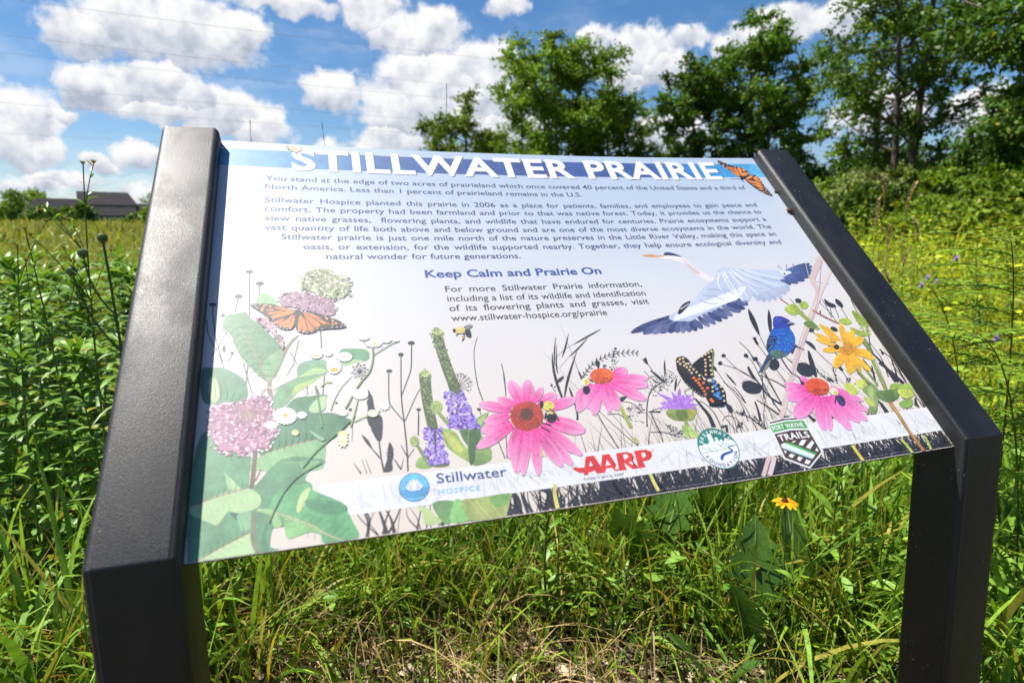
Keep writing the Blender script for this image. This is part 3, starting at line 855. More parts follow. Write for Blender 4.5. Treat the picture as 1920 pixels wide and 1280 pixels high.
E F4F0E8 -3160 2513 75 -4 -4 -79
E F4F0E8 -3272 2492 74 -4 -3 -78
E F4F0E8 -3328 2495 73 -4 -3 -78
E F4F0E8 -3384 2456 73 -4 -2 -77
E F4F0E8 -3438 2446 72 -4 -2 -77
E F4F0E8 -3483 2457 72 -3 -1 -77
E F4F0E8 -3528 2475 72 -3 -1 -77
E F4F0E8 -3617 2514 72 -3 -1 -77
E F4F0E8 -3653 2511 71 -3 0 -77
E F4F0E8 -3689 2517 71 -3 0 -77
E F4F0E8 -3724 2536 71 -3 0 -77
E F4F0E8 -3751 2557 71 -3 0 -77
E F4F0E8 -3787 2607 71 -3 0 -78
E F4F0E8 -3800 2663 71 -3 1 -78
E F4F0E8 -3057 2518 75 -4 -4 -79
@printed_vervain
P 9DB85A -2091 1047 -2033 1061 -1932 998 -1882 861 -1777 681 -1823 628 -1936 710 -2051 832 -2080 934
P C4CC6A -2068 1014 -1983 973 -1891 812 -1927 758 -2021 848
P 5F7E48 -1893 1014 -1710 1035 -1713 922 -1591 777 -1620 632 -1776 637 -1789 712
P 3E5E38 -1731 1027 -1713 922 -1777 681 -1798 762
P 93B462 -2419 665 -2373 754 -2305 746 -2240 643 -2338 625
P 5A7040 -2241 638 -2139 668 -2064 640 -2129 619
P A2C070 -1719 1049 -1683 1139 -1531 1220 -1528 1187 -1628 1028
P 7E9E56 -1760 1137 -1681 1150 -1534 1209 -1562 1116 -1663 991 -1655 938 -1594 769 -1624 625 -1851 634
P 4A6A3C -1786 994 -1682 1045 -1664 939 -1749 788 -1796 637 -1851 634
P A8C47C -1675 1128 -1535 1204 -1667 1022
P B9D08A -2456 247 -2393 221 -2332 178 -2291 113 -2231 70 -2252 44 -2400 44 -2417 165
P 6F9E5E -2305 248 -2085 244 -2129 132 -2146 28 -2220 35
P 8CC872 -2153 33 -2086 239 -2015 247 -2005 158 -1951 28
P A8B468 -2009 237 -1842 241 -1492 246 -1499 174 -1565 41 -1601 6 -1921 7 -1974 92
P 86B45E -1711 231 -1503 239 -1533 143 -1691 112
S D0D48A 78 66 -1863 226 -1799 101 -1731 6
S D0D48A 56 55 -1931 235 -1865 120 -1800 6
S D8E09A 56 55 -1756 229 -1689 121 -1626 6
S 8FA45A 381 560 -2101 1300 -2043 1188 -1969 1066
S 7E9450 296 518 -2379 919 -2331 806 -2257 645
S 5E6E44 1249 1316 -1942 2371 -1929 2119 -1899 1864 -1861 1607 -1851 1438
S 5E6E44 1343 962 -2171 1771 -2183 1613 -2188 1341 -2176 1099 -2180 1057 -2172 925
F 8A9A60,3E4A38,AEBC7C,6E8050 200 263 -2023 2376 -1941 2448 -1857 2391 -1872 2227 -1852 2028 -1841 1789 -1827 1581 -1884 1586 -1935 1820 -1981 2038 -2013 2237
F 8A9A60,3E4A38,AEBC7C,6E8050 170 242 -2240 1799 -2165 1851 -2101 1788 -2127 1575 -2135 1389 -2137 1177 -2210 1185 -2229 1452 -2244 1619
F D4DE9C,C4CE88,A8B66E 60 264 -2010 2400 -1951 2448 -1881 2437 -1850 2365 -1950 2320
F D4DE9C,C4CE88,A8B66E 56 242 -2235 1799 -2176 1846 -2121 1824 -2103 1776 -2181 1737
E A9BC70 -2099 1342 667 -67 -124 -839
F 8A9E56,C4D088,5E7440 50 128 -2153 1359 -2093 1417 -2034 1368 -2058 1274 -2124 1270
E A9BC70 -2392 950 507 -57 -78 -618
F 8A9E56,C4D088,5E7440 40 119 -2435 964 -2386 1004 -2343 954 -2374 889 -2416 903
F 8E6CD4,A88CE8,6E4CB4,C4B0F2,9C7AE0 190 428 -1982 1517 -1903 1532 -1855 1471 -1765 1541 -1750 1406 -1714 1282 -1700 1152 -1665 1032 -2015 1071 -1957 1200 -1976 1373
F C9B8F4,3A2470,9A7CE0,E0D6FC 130 224 -1982 1517 -1903 1532 -1855 1471 -1765 1541 -1750 1406 -1714 1282 -1700 1152 -1665 1032 -2015 1071 -1957 1200 -1976 1373
F 8E6CD4,A88CE8,6E4CB4,C4B0F2,9C7AE0 90 411 -2000 1213 -1711 1183 -1694 1044 -1801 1056 -1909 1026 -1987 1118
F C9B8F4,3A2470 40 215 -2000 1213 -1711 1183 -1694 1044 -1801 1056 -1909 1026 -1987 1118
F 8E6CD4,A88CE8,6E4CB4,C4B0F2,9C7AE0 180 396 -2286 1078 -2212 1091 -2173 1046 -2084 1087 -2098 936 -2077 786 -2077 670 -2253 673 -2308 784 -2270 936
F C9B8F4,3A2470,9A7CE0,E0D6FC 120 207 -2286 1078 -2212 1091 -2173 1046 -2084 1087 -2098 936 -2077 786 -2077 670 -2253 673 -2308 784 -2270 936
S 4A4060 245 177 -2164 1045 -2172 925 -2194 780
@printed_bee
P E0C878 -1710 2395 -1649 2443 -1570 2413 -1592 2349 -1689 2336
P 26222A -1584 2394 -1530 2397 -1523 2319 -1543 2269 -1599 2311
P 8A8488 -1598 2434 -1517 2469 -1479 2447 -1553 2392
E 26222A -1724 2389 207 -13 -42 -255
S 26222A 119 89 -1688 2342 -1715 2305
S 26222A 149 103 -1615 2337 -1621 2274 -1656 2225
E E09A30 -1627 2281 166 -11 -40 -227
@printed_bee
P D8C0A0 -3648 5898 -3546 5878 -3425 5831 -3478 5753 -3564 5759
F B89A70,7A6050,E8D8B8,C8A868 26 219 -3657 5897 -3434 5859 -3461 5769 -3513 5706 -3615 5784
@printed_coneflower
S D8D070 317 375 -1033 702 -1039 601
S D8D070 361 462 -979 273 -1009 164 -1018 6
D EE2C98 F0B4DA 1348 -1256 1214 -1617 1332
D EE2C98 F0B4DA 1266 -1182 1272 -1389 1382
D EE2C98 F0B4DA 1622 -1120 1277 -1175 1615
D EE2C98 F0B4DA 1527 -1045 1292 -947 1606
D EE2C98 F0B4DA 981 -974 1285 -799 1480
D EE2C98 F0B4DA 1414 -915 1234 -651 1378
D EE2C98 F0B4DA 1416 -856 1183 -416 1285
D EE2C98 F0B4DA 2100 -873 1041 -432 850
D EE2C98 F0B4DA 1427 -949 985 -561 551
D EE2C98 F0B4DA 1506 -977 956 -713 449
D EE2C98 F0B4DA 1595 -1028 951 -832 445
D EE2C98 F0B4DA 877 -1101 938 -1309 401
D EE2C98 F0B4DA 1176 -1050 943 -1135 379
D EE2C98 F0B4DA 1180 -1239 985 -1410 618
D EE2C98 F0B4DA 1754 -1173 968 -1373 448
D EE2C98 F0B4DA 1400 -1292 1055 -1665 981
D EE2C98 F0B4DA 1375 -1279 1022 -1750 783
D EE2C98 F0B4DA 1320 -1290 1152 -1606 1089
E B83C26 -1087 1119 1977 -217 -464 -1900
F D8563A,E06A48,A83420,C84A30 240 119 -1270 1150 -1206 1253 -1092 1308 -992 1298 -908 1222 -886 1108 -956 996 -1084 926 -1181 937 -1260 1020
F 5A2416,3E1A10,7A2C1A 170 99 -1265 1127 -1147 1247 -968 1228 -912 1089 -994 969 -1123 930 -1226 995
E 5E3420 -1082 1141 789 -86 -194 -794
F 3A2414,7A5A34,4A2A18 60 100 -1160 1149 -1063 1216 -1008 1133 -1100 1067
@printed_coneflower
S A8B858 509 525 98 1173 112 1010 139 827
S D8D070 391 445 160 235 168 134 185 33
S C8C070 413 444 118 700 152 618
D EE3CA0 F2B0DA 1330 165 1577 381 1632
D EE3CA0 F2B0DA 1204 148 1529 627 1469
D EE3CA0 F2B0DA 1547 99 1484 581 1368
D EE3CA0 F2B0DA 1020 -186 1439 -432 1298
D EE3CA0 F2B0DA 1456 -175 1474 -466 1096
D EE3CA0 F2B0DA 1462 -96 1442 -278 1031
D EE3CA0 F2B0DA 2264 -37 1449 -346 1140
D EE3CA0 F2B0DA 1137 -27 1448 -62 1047
D EE3CA0 F2B0DA 1754 80 1462 475 1168
D EE3CA0 F2B0DA 1941 21 1455 43 1064
E E8602A 7 1567 1613 -156 -378 -1139
F F07A3A,F29048,D84E20 120 136 -137 1592 -44 1671 51 1681 141 1641 162 1552 1 1531
F 4A1E14,6A2A18,8A3820 110 120 -141 1544 5 1542 148 1529 80 1462 -27 1448 -110 1468
@printed_coneflower
D EE3CA4 F2A8DA 1095 2880 1166 2844 1277
D EE3CA4 F2A8DA 805 2830 1106 2508 1194
D EE3CA4 F2A8DA 1064 2816 1081 2478 1094
D EE3CA4 F2A8DA 1230 3192 1052 3577 797
D EE3CA4 F2A8DA 1356 3156 951 3563 645
D EE3CA4 F2A8DA 1742 3143 953 3449 510
D EE3CA4 F2A8DA 1996 3115 930 3316 502
D EE3CA4 F2A8DA 1838 3090 933 3099 409
D EE3CA4 F2A8DA 1711 2819 1042 2439 958
D EE3CA4 F2A8DA 2068 2883 970 2398 685
D EE3CA4 F2A8DA 1298 3001 943 2804 442
D EE3CA4 F2A8DA 1809 2938 951 2712 460
D EE3CA4 F2A8DA 2105 3039 939 3077 496
E E04E1C 2999 1093 1592 -580 -1014 -1184
F F0662A,EA7A34,D0441A 130 156 2847 1156 2995 1220 3098 1209 3170 1147 3172 1041 2973 1050
F 4A1E14,6A2A18,8A3820 120 138 2864 1050 2980 1063 3164 1029 3059 949 2942 957
@printed_bee
E E8DC58 -799 1221 731 -77 -169 -631
F F4F0B0,C8B840,3a3020 34 124 -849 1249 -778 1281 -728 1214 -802 1155
E 1A161C -874 1250 242 -25 -125 -480
E 1A161C -801 1061 621 -69 -167 -614
E E8DC58 -783 1130 342 -37 -59 -215
S 6A4030 206 243 -793 1187 -736 1092 -727 1014
S 1A161C 158 158 -955 964 -873 891
S 1A161C 133 133 -931 1015 -832 966
S 1A161C 204 134 -848 1137 -890 1054
@printed_bee
E F0EAD0 -238 1504 562 -53 -190 -608
E E4C840 -223 1497 281 -26 -125 -398
E 1A1A30 -260 1386 471 -46 -186 -596
S 3a3a6a 149 149 -185 1548 -146 1495
@printed_bee
E EDEBD0 3211 990 402 -412 -551 -411
E E0D060 3222 970 186 -191 -289 -215
E 24244E 3231 845 657 206 -27 -793
S 1A1A30 174 171 3212 932 3110 815
S 4A4A8A 208 172 3209 906 3228 788
@printed_bee
E ECD9B0 3770 1720 571 -256 -389 -416
E 2A201A 3691 1677 465 -47 -263 -411
S 8A8078 194 291 3645 1777 3728 1746
@printed_bergamot
S 8FAA5A 517 575 880 834 861 711 873 609
P A9C46A 792 765 874 766 828 637 781 632
P B9CC70 885 765 950 678 970 619 852 612
P 8A9A50 683 996 819 1016 1099 1009 1033 875 947 827 748 850 666 928
P 6E7E40 805 983 939 968 907 843 786 857
P B0AC50 992 1009 1097 1003 1032 886 946 850
T B47ADC 150 60 374 786 1008 753 1083 635 1108
T B47ADC 150 61 374 792 1008 788 1139 704 1220
T B47ADC 150 61 374 776 1009 762 1154 652 1250
T B47ADC 150 62 375 825 1004 866 1155 859 1253
T B47ADC 150 62 375 839 1002 884 1128 897 1200
T B47ADC 150 63 376 853 1001 932 1172 994 1288
T B47ADC 150 62 376 868 999 941 1122 1011 1188
T B47ADC 151 62 376 879 998 951 1091 1031 1125
T B47ADC 151 62 377 892 996 992 1117 1114 1177
T B47ADC 151 62 377 906 995 1010 1091 1151 1124
T B47ADC 151 61 377 915 994 1007 1043 1143 1028
T B47ADC 150 59 374 786 1008 739 1049 608 1040
T B47ADC 150 61 375 805 1006 812 1124 751 1191
T B47ADC 150 61 375 814 1005 819 1099 766 1141
T B47ADC 150 60 374 797 1007 766 1058 661 1057
T B47ADC 150 61 375 827 1004 849 1102 827 1147
T B47ADC 150 61 376 848 1001 886 1092 901 1127
T B47ADC 151 62 376 887 997 960 1072 1050 1086
T B47ADC 151 61 377 901 995 979 1046 1087 1034
T B47ADC 151 61 377 912 994 989 1015 1106 972
F D4B4F0,A070D4,C49AE8 110 195 647 1106 751 1191 906 1138 1077 1120 1121 1031 1026 1005 843 990 676 1009
F 8A5A50,A89A50 24 104 711 981 1034 969 981 904 715 934
@printed_butterfly
P 17140F 1311 1608 1492 1717 1695 1821 1723 1798 1580 1522 1546 1408 1409 1396 1358 1531
S 7A9040 226 197 1720 1798 1578 1522 1542 1408
P 17140F 1380 1361 1510 1373 1577 1277 1602 1173 1562 1065 1551 1018 1481 1001 1407 998 1309 997 1289 1108 1284 1257
P 2A2018 1114 1713 1166 1748 1243 1754 1293 1696 1314 1601 1358 1531 1380 1361 1342 1251 1276 1134 1200 1180 1107 1326 1072 1469 1072 1585
P 17140F 1072 1585 1159 1473 1284 1257 1276 1134 1200 1180 1107 1326 1072 1469
E E8D0A0 1130 1678 179 -17 -65 -152
E E8D0A0 1173 1714 180 -17 -65 -153
E E8D0A0 1224 1722 180 -17 -66 -154
E E8D0A0 1148 1641 178 -17 -65 -151
E E8D0A0 1209 1668 179 -17 -66 -152
E E8D0A0 1234 1635 179 -17 -66 -152
E E8D0A0 1194 1610 178 -17 -65 -151
E E8D0A0 1221 1581 178 -18 -66 -150
E E8D0A0 1268 1632 180 -17 -66 -152
E E8D0A0 1278 1585 179 -18 -66 -151
E E8D0A0 1238 1536 178 -18 -66 -149
E E8D0A0 1252 1490 178 -18 -66 -148
E E8D0A0 1303 1543 179 -18 -67 -150
E E8D0A0 1326 1495 178 -18 -67 -149
E E8D0A0 1345 1441 178 -18 -67 -148
E E8D0A0 1517 1728 184 -17 -71 -155
E E8D0A0 1578 1750 185 -17 -72 -156
E E8D0A0 1633 1772 186 -17 -73 -157
E E8D0A0 1689 1794 187 -17 -74 -158
E E8D0A0 1535 1670 183 -17 -71 -154
E E8D0A0 1517 1618 182 -18 -70 -153
E E8D0A0 1494 1567 181 -18 -70 -151
E E8D0A0 1466 1507 180 -18 -69 -150
E E8D0A0 1443 1444 179 -18 -68 -148
E E8D0A0 1615 1706 185 -17 -72 -155
E E8D0A0 1609 1652 184 -18 -72 -154
E E8D0A0 1570 1576 182 -18 -71 -152
E E8D0A0 1544 1499 181 -18 -70 -150
E E8D0A0 1527 1436 180 -18 -70 -148
E E8D0A0 1457 1353 178 -19 -68 -146
E E8D0A0 1547 1305 179 -19 -69 -145
E E8D0A0 1574 1245 178 -19 -69 -144
E E8D0A0 1572 1176 177 -19 -69 -143
E E8D0A0 1549 1110 176 -20 -68 -141
E E8D0A0 1524 1039 175 -20 -68 -139
E E8D0A0 1453 1252 177 -19 -68 -144
E E8D0A0 1425 1192 176 -19 -67 -142
E E87830 1249 1413 224 -23 -82 -185
E E87830 1262 1373 223 -23 -83 -184
E E87830 1281 1333 223 -24 -83 -183
E E87830 1288 1295 222 -24 -83 -182
E E87830 1298 1250 222 -24 -82 -181
E E87830 1309 1205 221 -24 -82 -180
E E87830 1304 1156 220 -24 -82 -178
E E87830 1347 1077 220 -25 -82 -176
E E87830 1358 1049 219 -25 -82 -175
E E87830 1318 1387 224 -23 -84 -185
E E87830 1352 1326 224 -24 -84 -183
E E87830 1377 1247 223 -24 -84 -181
E E8D0A0 1457 1353 357 -37 -113 -243
E 4A8AD8 1500 1272 284 -30 -109 -231
E 4A8AD8 1501 1221 283 -31 -109 -229
E 4A8AD8 1498 1159 282 -31 -108 -227
E 4A8AD8 1462 1114 280 -31 -107 -225
E 4A8AD8 1485 1084 280 -31 -107 -224
E 4A8AD8 1438 1141 280 -31 -107 -225
E 4A8AD8 1496 1330 285 -30 -110 -233
E A8CCF0 1500 1215 106 -12 -41 -86
E A8CCF0 1465 1120 105 -12 -40 -84
E A8CCF0 1494 1260 106 -11 -41 -86
S 17140F 79 78 1133 1274 1031 1235 1046 1160
S 17140F 78 77 1152 1234 1126 1176 1129 1102
E F0EDE0 1119 1325 58 -6 -21 -48
E F0EDE0 1139 1288 58 -6 -21 -48
E F0EDE0 1160 1253 58 -6 -21 -47
E F0EDE0 1182 1221 58 -6 -21 -47
E F0EDE0 1206 1194 58 -6 -21 -47
E F0EDE0 1230 1167 58 -6 -21 -47
E F0EDE0 1256 1143 58 -6 -21 -47
@printed_monarch
P 1C1614 3704 5848 3750 5862 3825 5800 3934 5717 4022 5681 3978 5403 3935 5403 3866 5507 3813 5612 3742 5717 3706 5788
P 1C1614 4022 5681 4107 5658 4185 5587 4220 5516 4199 5458 4126 5436 4016 5391 3984 5414
P 1C1614 4056 5367 4161 5435 4260 5458 4321 5422 4352 5330 4339 5239 4249 5251 4047 5333
P 1C1614 4030 5334 4148 5309 4336 5250 4340 5126 4366 5014 4378 4892 4349 4871 4282 4905 4169 5017 4079 5175
P 1C1614 3970 5403 4033 5425 4120 5424 4202 5481 4208 5458 4097 5379 3999 5323 3941 5312
P F08A2E 3748 5729 3788 5741 3793 5706 3754 5688
P F08A2E 3806 5670 3830 5647 3804 5612 3788 5624
P F08A2E 3839 5711 3870 5658 3871 5588 3839 5629
P F08A2E 3896 5694 3926 5646 3913 5559 3888 5606
P F08A2E 3955 5670 3998 5634 3975 5414 3935 5507 3935 5576
P F08A2E 3842 5600 3912 5530 3970 5403 3906 5449
P F08A2E 4028 5658 4092 5646 4086 5564 4007 5425 4010 5553
P F08A2E 4127 5628 4180 5575 4124 5552 4095 5564
P F08A2E 4080 5517 4202 5516 4185 5482 4027 5414
P F08A2E 4053 5345 4172 5424 4260 5440 4186 5366 4111 5338
P F08A2E 4221 5366 4306 5411 4326 5330 4241 5320
P F08A2E 4235 5308 4328 5319 4333 5262 4252 5274
P F08A2E 4030 5316 4142 5298 4307 5228 4291 5183 4182 5207
P F08A2E 4050 5288 4142 5196 4285 5172 4293 5104 4187 5117
P F08A2E 4079 5242 4141 5129 4184 5095 4130 5140
P F08A2E 4187 5084 4273 5082 4272 5049 4203 5050
P F08A2E 4223 5005 4269 4993 4234 4961
P F08A2E 4292 5037 4315 5015 4286 4993
P F08A2E 4282 4971 4311 4959 4285 4943
E F0EDE6 3714 5842 79 0 -41 -86
E F0EDE6 3735 5812 78 0 -41 -86
E F0EDE6 3799 5782 79 0 -41 -85
E F0EDE6 3866 5739 79 0 -41 -85
E F0EDE6 4003 5679 79 0 -42 -85
E F0EDE6 4067 5667 79 0 -42 -85
E F0EDE6 4200 5581 79 0 -43 -84
E F0EDE6 4211 5516 79 -1 -43 -84
E F0EDE6 4193 5464 79 -1 -43 -83
E F0EDE6 4330 5405 79 -1 -44 -83
E F0EDE6 4346 5301 79 -1 -43 -82
E F0EDE6 4341 5210 78 -1 -43 -81
E F0EDE6 4328 5120 78 -1 -43 -80
E F0EDE6 4321 5059 78 -1 -43 -79
E F0EDE6 4332 5031 78 -1 -43 -79
E F0EDE6 4349 4981 77 -2 -43 -79
E F0EDE6 4356 4947 77 -2 -43 -78
E F0EDE6 4327 4909 77 -2 -42 -78
E F0EDE6 4200 5011 77 -1 -42 -79
E F0EDE6 4158 5062 77 -1 -42 -79
E F0EDE6 3761 5676 78 0 -40 -84
E F0EDE6 3784 5624 78 0 -41 -84
E F0EDE6 3779 5812 79 0 -41 -86
S 2A2430 109 81 3941 5346 3853 5341 3753 5348
S 2A2430 163 108 3967 5312 3973 5255
@printed_heron
P EDE6E8 1611 3596 1748 3640 1856 3611 1994 3532 2062 3432 2100 3334 2157 3236 2263 3159 2368 3082 2375 3012 2272 3007 2162 3071 2067 3169 2040 3289 1992 3363 1904 3439 1762 3481 1684 3484 1597 3512
P E0A04A 1321 3583 1415 3599 1611 3596 1681 3574 1669 3545 1491 3543
P C8C0C8 1531 3594 1671 3599 1689 3569 1578 3563
P 24365E 1708 3617 1787 3638 1893 3602 1992 3527 1874 3556 1759 3571 1699 3568
P E4C8C4 1974 3508 2089 3310 2155 3188 2125 3166 2072 3181 2011 3314
E D8C040 1699 3578 137 -5 -49 -120
D 5468A0 33437C 1080 3565 3093 4201 3277
D 5468A0 33437C 1077 3557 3079 4214 3217
D 5468A0 33437C 1071 3549 3065 4180 3139
D 5468A0 33437C 1065 3541 3051 4124 3068
D 5468A0 33437C 1058 3533 3037 4034 3000
D 5468A0 33437C 1050 3525 3023 3905 2931
D 5468A0 33437C 1042 3518 3009 3749 2887
D 5468A0 33437C 1036 3510 2995 3608 2866
D 5468A0 33437C 1033 3502 2981 3513 2887
D C4CCE2 B4BCD8 1393 2930 2977 2871 2590
D C4CCE2 A8B2D0 1396 2987 2966 2957 2562
D C4CCE2 B4BCD8 1403 3044 2956 3061 2565
D C4CCE2 A8B2D0 1411 3101 2945 3176 2586
D C4CCE2 B4BCD8 1420 3158 2934 3297 2616
D C4CCE2 A8B2D0 1432 3215 2924 3421 2687
D C4CCE2 B4BCD8 1433 3273 2913 3526 2761
D C4CCE2 A8B2D0 1441 3330 2902 3555 2829
D 3C4A7E 2C3868 1111 1320 2413 627 2189
D 5A6494 4A5484 1112 1317 2362 798 2157
D 33406E 8088B0 1073 1344 2339 944 2149
D 6A72A0 565A88 1002 1379 2336 1067 2148
D 3C4A7E 2C3868 1007 1433 2332 1191 2146
D 5A6494 4A5484 973 1477 2329 1297 2141
D 33406E 8088B0 976 1531 2325 1382 2130
D 6A72A0 565A88 1020 1575 2322 1493 2133
D 3C4A7E 2C3868 1065 1616 2329 1606 2140
D 5A6494 4A5484 1114 1661 2346 1730 2170
D 33406E 8088B0 1166 1756 2391 1856 2201
D 6A72A0 565A88 1178 1847 2426 1970 2233
D 3C4A7E 2C3868 1190 1935 2452 2096 2278
D 5A6494 4A5484 1161 2024 2478 2213 2321
D 33406E 8088B0 1173 2113 2503 2322 2366
D 6A72A0 565A88 1182 2214 2551 2489 2426
D 3C4A7E 2C3868 1194 2310 2587 2579 2475
D 5A6494 4A5484 1209 2417 2646 2672 2549
D 33406E 8088B0 1089 2507 2706 2690 2593
P C3CEE4 2278 3018 2373 3094 2515 3264 2722 3264 2948 3215 3299 3195 3556 3155 3697 3096 3601 3042 3439 2945 3523 2867 3188 2796 2889 2702 2810 2707 2695 2603 2510 2672 2090 2494 1801 2409 1611 2319 1504 2327 1344 2339 1306 2424 1555 2532 1812 2687 2061 2893
D E8ECF6 F2F4FA 800 1630 2531 1346 2343
D E8ECF6 F2F4FA 805 1708 2555 1420 2362
D E8ECF6 F2F4FA 811 1787 2580 1494 2381
D E8ECF6 F2F4FA 817 1867 2605 1569 2401
D E8ECF6 F2F4FA 823 1948 2630 1645 2420
D E8ECF6 F2F4FA 829 2029 2655 1721 2440
D E8ECF6 F2F4FA 835 2111 2680 1798 2460
D E8ECF6 F2F4FA 841 2194 2706 1875 2480
D E8ECF6 F2F4FA 847 2277 2732 1953 2500
D E8ECF6 F2F4FA 854 2361 2757 2032 2520
D E8ECF6 F2F4FA 855 2445 2783 2111 2540
D E8ECF6 F2F4FA 861 2530 2809 2191 2561
D E8ECF6 F2F4FA 868 2615 2835 2272 2582
D E8ECF6 F2F4FA 874 2702 2861 2352 2602
D E8ECF6 F2F4FA 880 2789 2888 2434 2622
S E9EEF8 313 139 2550 3166 2586 2906 2599 2610
S E9EEF8 316 141 2653 3208 2715 2921 2723 2657
S E9EEF8 318 145 2705 3229 2870 2981 3075 2781
S E9EEF8 313 140 2522 3192 2510 2957 2537 2727
S E9EEF8 319 148 2785 3225 3055 3017 3388 2853
S E9EEF8 322 151 2942 3204 3256 3076 3547 2985
S E9EEF8 315 139 2573 3213 2581 2814 2626 2586
S E9EEF8 312 139 2471 3171 2354 2967 2366 2784
S E9EEF8 317 143 2722 3180 2871 2864 2928 2699
S 93A4CC 119 100 2127 2867 2282 2857 2404 2781
S 93A4CC 117 98 2001 2762 2181 2729 2303 2654
S 93A4CC 124 101 2585 3069 2606 2905 2637 2765
S 93A4CC 126 104 2716 3085 2875 2910 3067 2805
S 93A4CC 127 105 2974 3022 3136 2893 3255 2804
S 93A4CC 115 97 1905 2680 2045 2606 2177 2597
S 93A4CC 120 100 2369 2874 2492 2798 2529 2750
S 93A4CC 129 107 3161 3058 3349 2975 3486 2953
P E8ECF4 3554 3150 3721 3139 3739 3094 3614 3065 3544 3094
E 1C1C28 3606 3090 188 -13 -93 -165
P 1C1C28 1466 2475 1600 2614 1749 2673 1701 2607 1582 2509 1493 2452
S E8ECF4 130 95 1537 2533 1710 2628
S 1C1C28 178 72 1099 2362 1249 2418 1332 2443
S 8A98C0 156 110 3578 3272 3611 3176
S 8A98C0 157 111 3746 3279 3695 3170
S 8A98C0 181 112 3878 3279 3808 3176
S C8C0B0 138 111 4121 3294 3999 2978
@printed_dead_stem
S D9C2BE 979 570 4495 3400 4048 2950 3980 2654 3484 2133 3178 1815 2954 1578 2760 1350 2594 1169 2332 869
S E4D2CE 576 377 4473 3095 3854 2498 3556 2204 3333 1979 3132 1761
S C8A8A4 164 122 4431 3301 3888 2528 3316 1950 2967 1577 2697 1277
S DCC6C2 673 558 2503 1060 2327 842 2196 712
S DCC2C0 513 490 1771 240 1688 154 1555 6
S E2CCCA 588 564 1838 231 1749 124 1642 6
S A86A60 268 205 3258 2611 3339 2491
S A86A60 411 306 3689 2350 3790 2246 3924 2124 4001 2078
S 8A5A54 205 207 3771 2264 3818 2339
S E8DCD8 177 111 3992 2930 4288 2836
@printed_bunting
P 3A4660 2542 1675 2584 1629 2523 1566 2370 1459 2230 1393 2360 1514
P 8A8A70 2523 1566 2408 1455 2331 1423 2431 1521
S 3A3050 271 211 2701 1618 2704 1479 2726 1327
S 3A3050 312 282 2910 1646 3019 1750 3065 1767
S 3A3050 188 112 3038 1770 3094 1721 3148 1680
S 3A3050 187 112 3039 1748 3096 1699
S 3A3050 211 105 2715 1355 2780 1281
P 1E5AB8 2888 2168 2973 2284 3078 2291 3155 2246 3195 2188 3122 2088 3127 1997 3103 1881 3025 1771 2937 1693 2812 1621 2732 1600 2636 1624 2554 1674 2559 1758 2590 1827 2690 1948 2784 2042 2855 2096
F 2A7AD8,164A9A,1E66C4,3C9AD8 170 210 2853 2066 3092 2060 3118 1968 3080 1853 2959 1705 2807 1635 2686 1689 2707 1801 2794 1909
P 4A6A58 2582 1699 2695 1731 2790 1679 2812 1621 2732 1600 2588 1587
F 3A8AB0,6A7A50,2A4A6A,8A9A70 50 181 2589 1713 2703 1744 2843 1674 2812 1621 2605 1592
P 2E3EA8 2864 2125 2920 2227 2973 2284 3078 2291 3155 2246 3186 2174 3122 2088 2997 2068 2896 2092
F 3A4ABC,24309A,2A5AC4 70 192 2871 2124 2965 2269 3074 2283 3151 2238 3164 2160 3005 2083
P 9AA0A8 3129 2163 3204 2180 3248 2138 3171 2122 3113 2122
P 2A2A40 3122 2146 3248 2138 3168 2117 3111 2119
E 0C0C18 3054 2208 207 -17 -99 -176
S 10101C 235 197 3080 2190 3145 2177
E E8E0D8 3050 2214 55 -5 -33 -59
P 1C2438 2582 1813 2690 1948 2791 1953 2800 1894 2707 1801 2597 1726 2543 1703
S 3C7CC8 149 93 2675 1920 2775 1925 2786 1895
S 3C7CC8 148 93 2639 1879 2739 1885
S 3C7CC8 147 92 2610 1839 2703 1845 2722 1828
S 3C7CC8 147 91 2667 1805 2571 1729
S 3C7CC8 148 91 2737 1856 2632 1765
@printed_yellow_flower
S 9AAE4A 810 789 3419 2373 3489 2241 3539 2128 3580 2001
P B4C84A 3240 2435 3434 2500 3486 2399 3376 2298 3287 2297 3227 2373
F D0DC60,8AA43A 26 244 3262 2433 3425 2485 3456 2386 3300 2320
P A8C044 3533 2492 3647 2531 3672 2448 3574 2384 3511 2429
P 6E8A3C 3400 2140 3529 2160 3593 2046 3501 2016 3412 2063
P B0C848 4020 2131 4193 2163 4221 2066 4084 2044
P 92AE44 4359 2285 4463 2219 4485 2137 4495 2000 4422 1977 4327 2040
P A2BA4C 4136 1995 4262 1922 4423 1845 4260 1807 4152 1871
F C8D860,6E8A38,8AA840 60 254 4351 2261 4485 2137 4495 1993 4409 1846 4180 1868 4312 2042
P 5E7A44 4179 1777 4264 1768 4261 1589 4237 1532 4177 1597
S 8A9A50 604 639 4250 1770 4148 1425 4091 1176 4032 910
S 8E9E54 559 455 3781 1295 3823 1124 3895 980
S 7E8E4A 471 366 3920 1308 3939 1166 3953 1000
D EFA416 F6C82A 1232 3811 1688 3656 2102
D EFA416 F6C82A 1001 3788 1671 3469 1951
D EFA416 F6C82A 904 3781 1659 3423 1851
D EFA416 F6C82A 983 3781 1634 3424 1643
D EFA416 F6C82A 1231 3782 1597 3442 1344
D EFA416 F6C82A 1155 3875 1618 4204 1507
D EFA416 F6C82A 1150 3876 1606 4208 1416
D EFA416 F6C82A 1129 3850 1583 3995 1226
D EFA416 F6C82A 1035 3831 1585 3840 1244
D EFA416 F6C82A 971 3817 1585 3715 1240
D EFA416 F6C82A 1230 3806 1582 3626 1212
D EFA416 F6C82A 1330 3880 1653 4248 1800
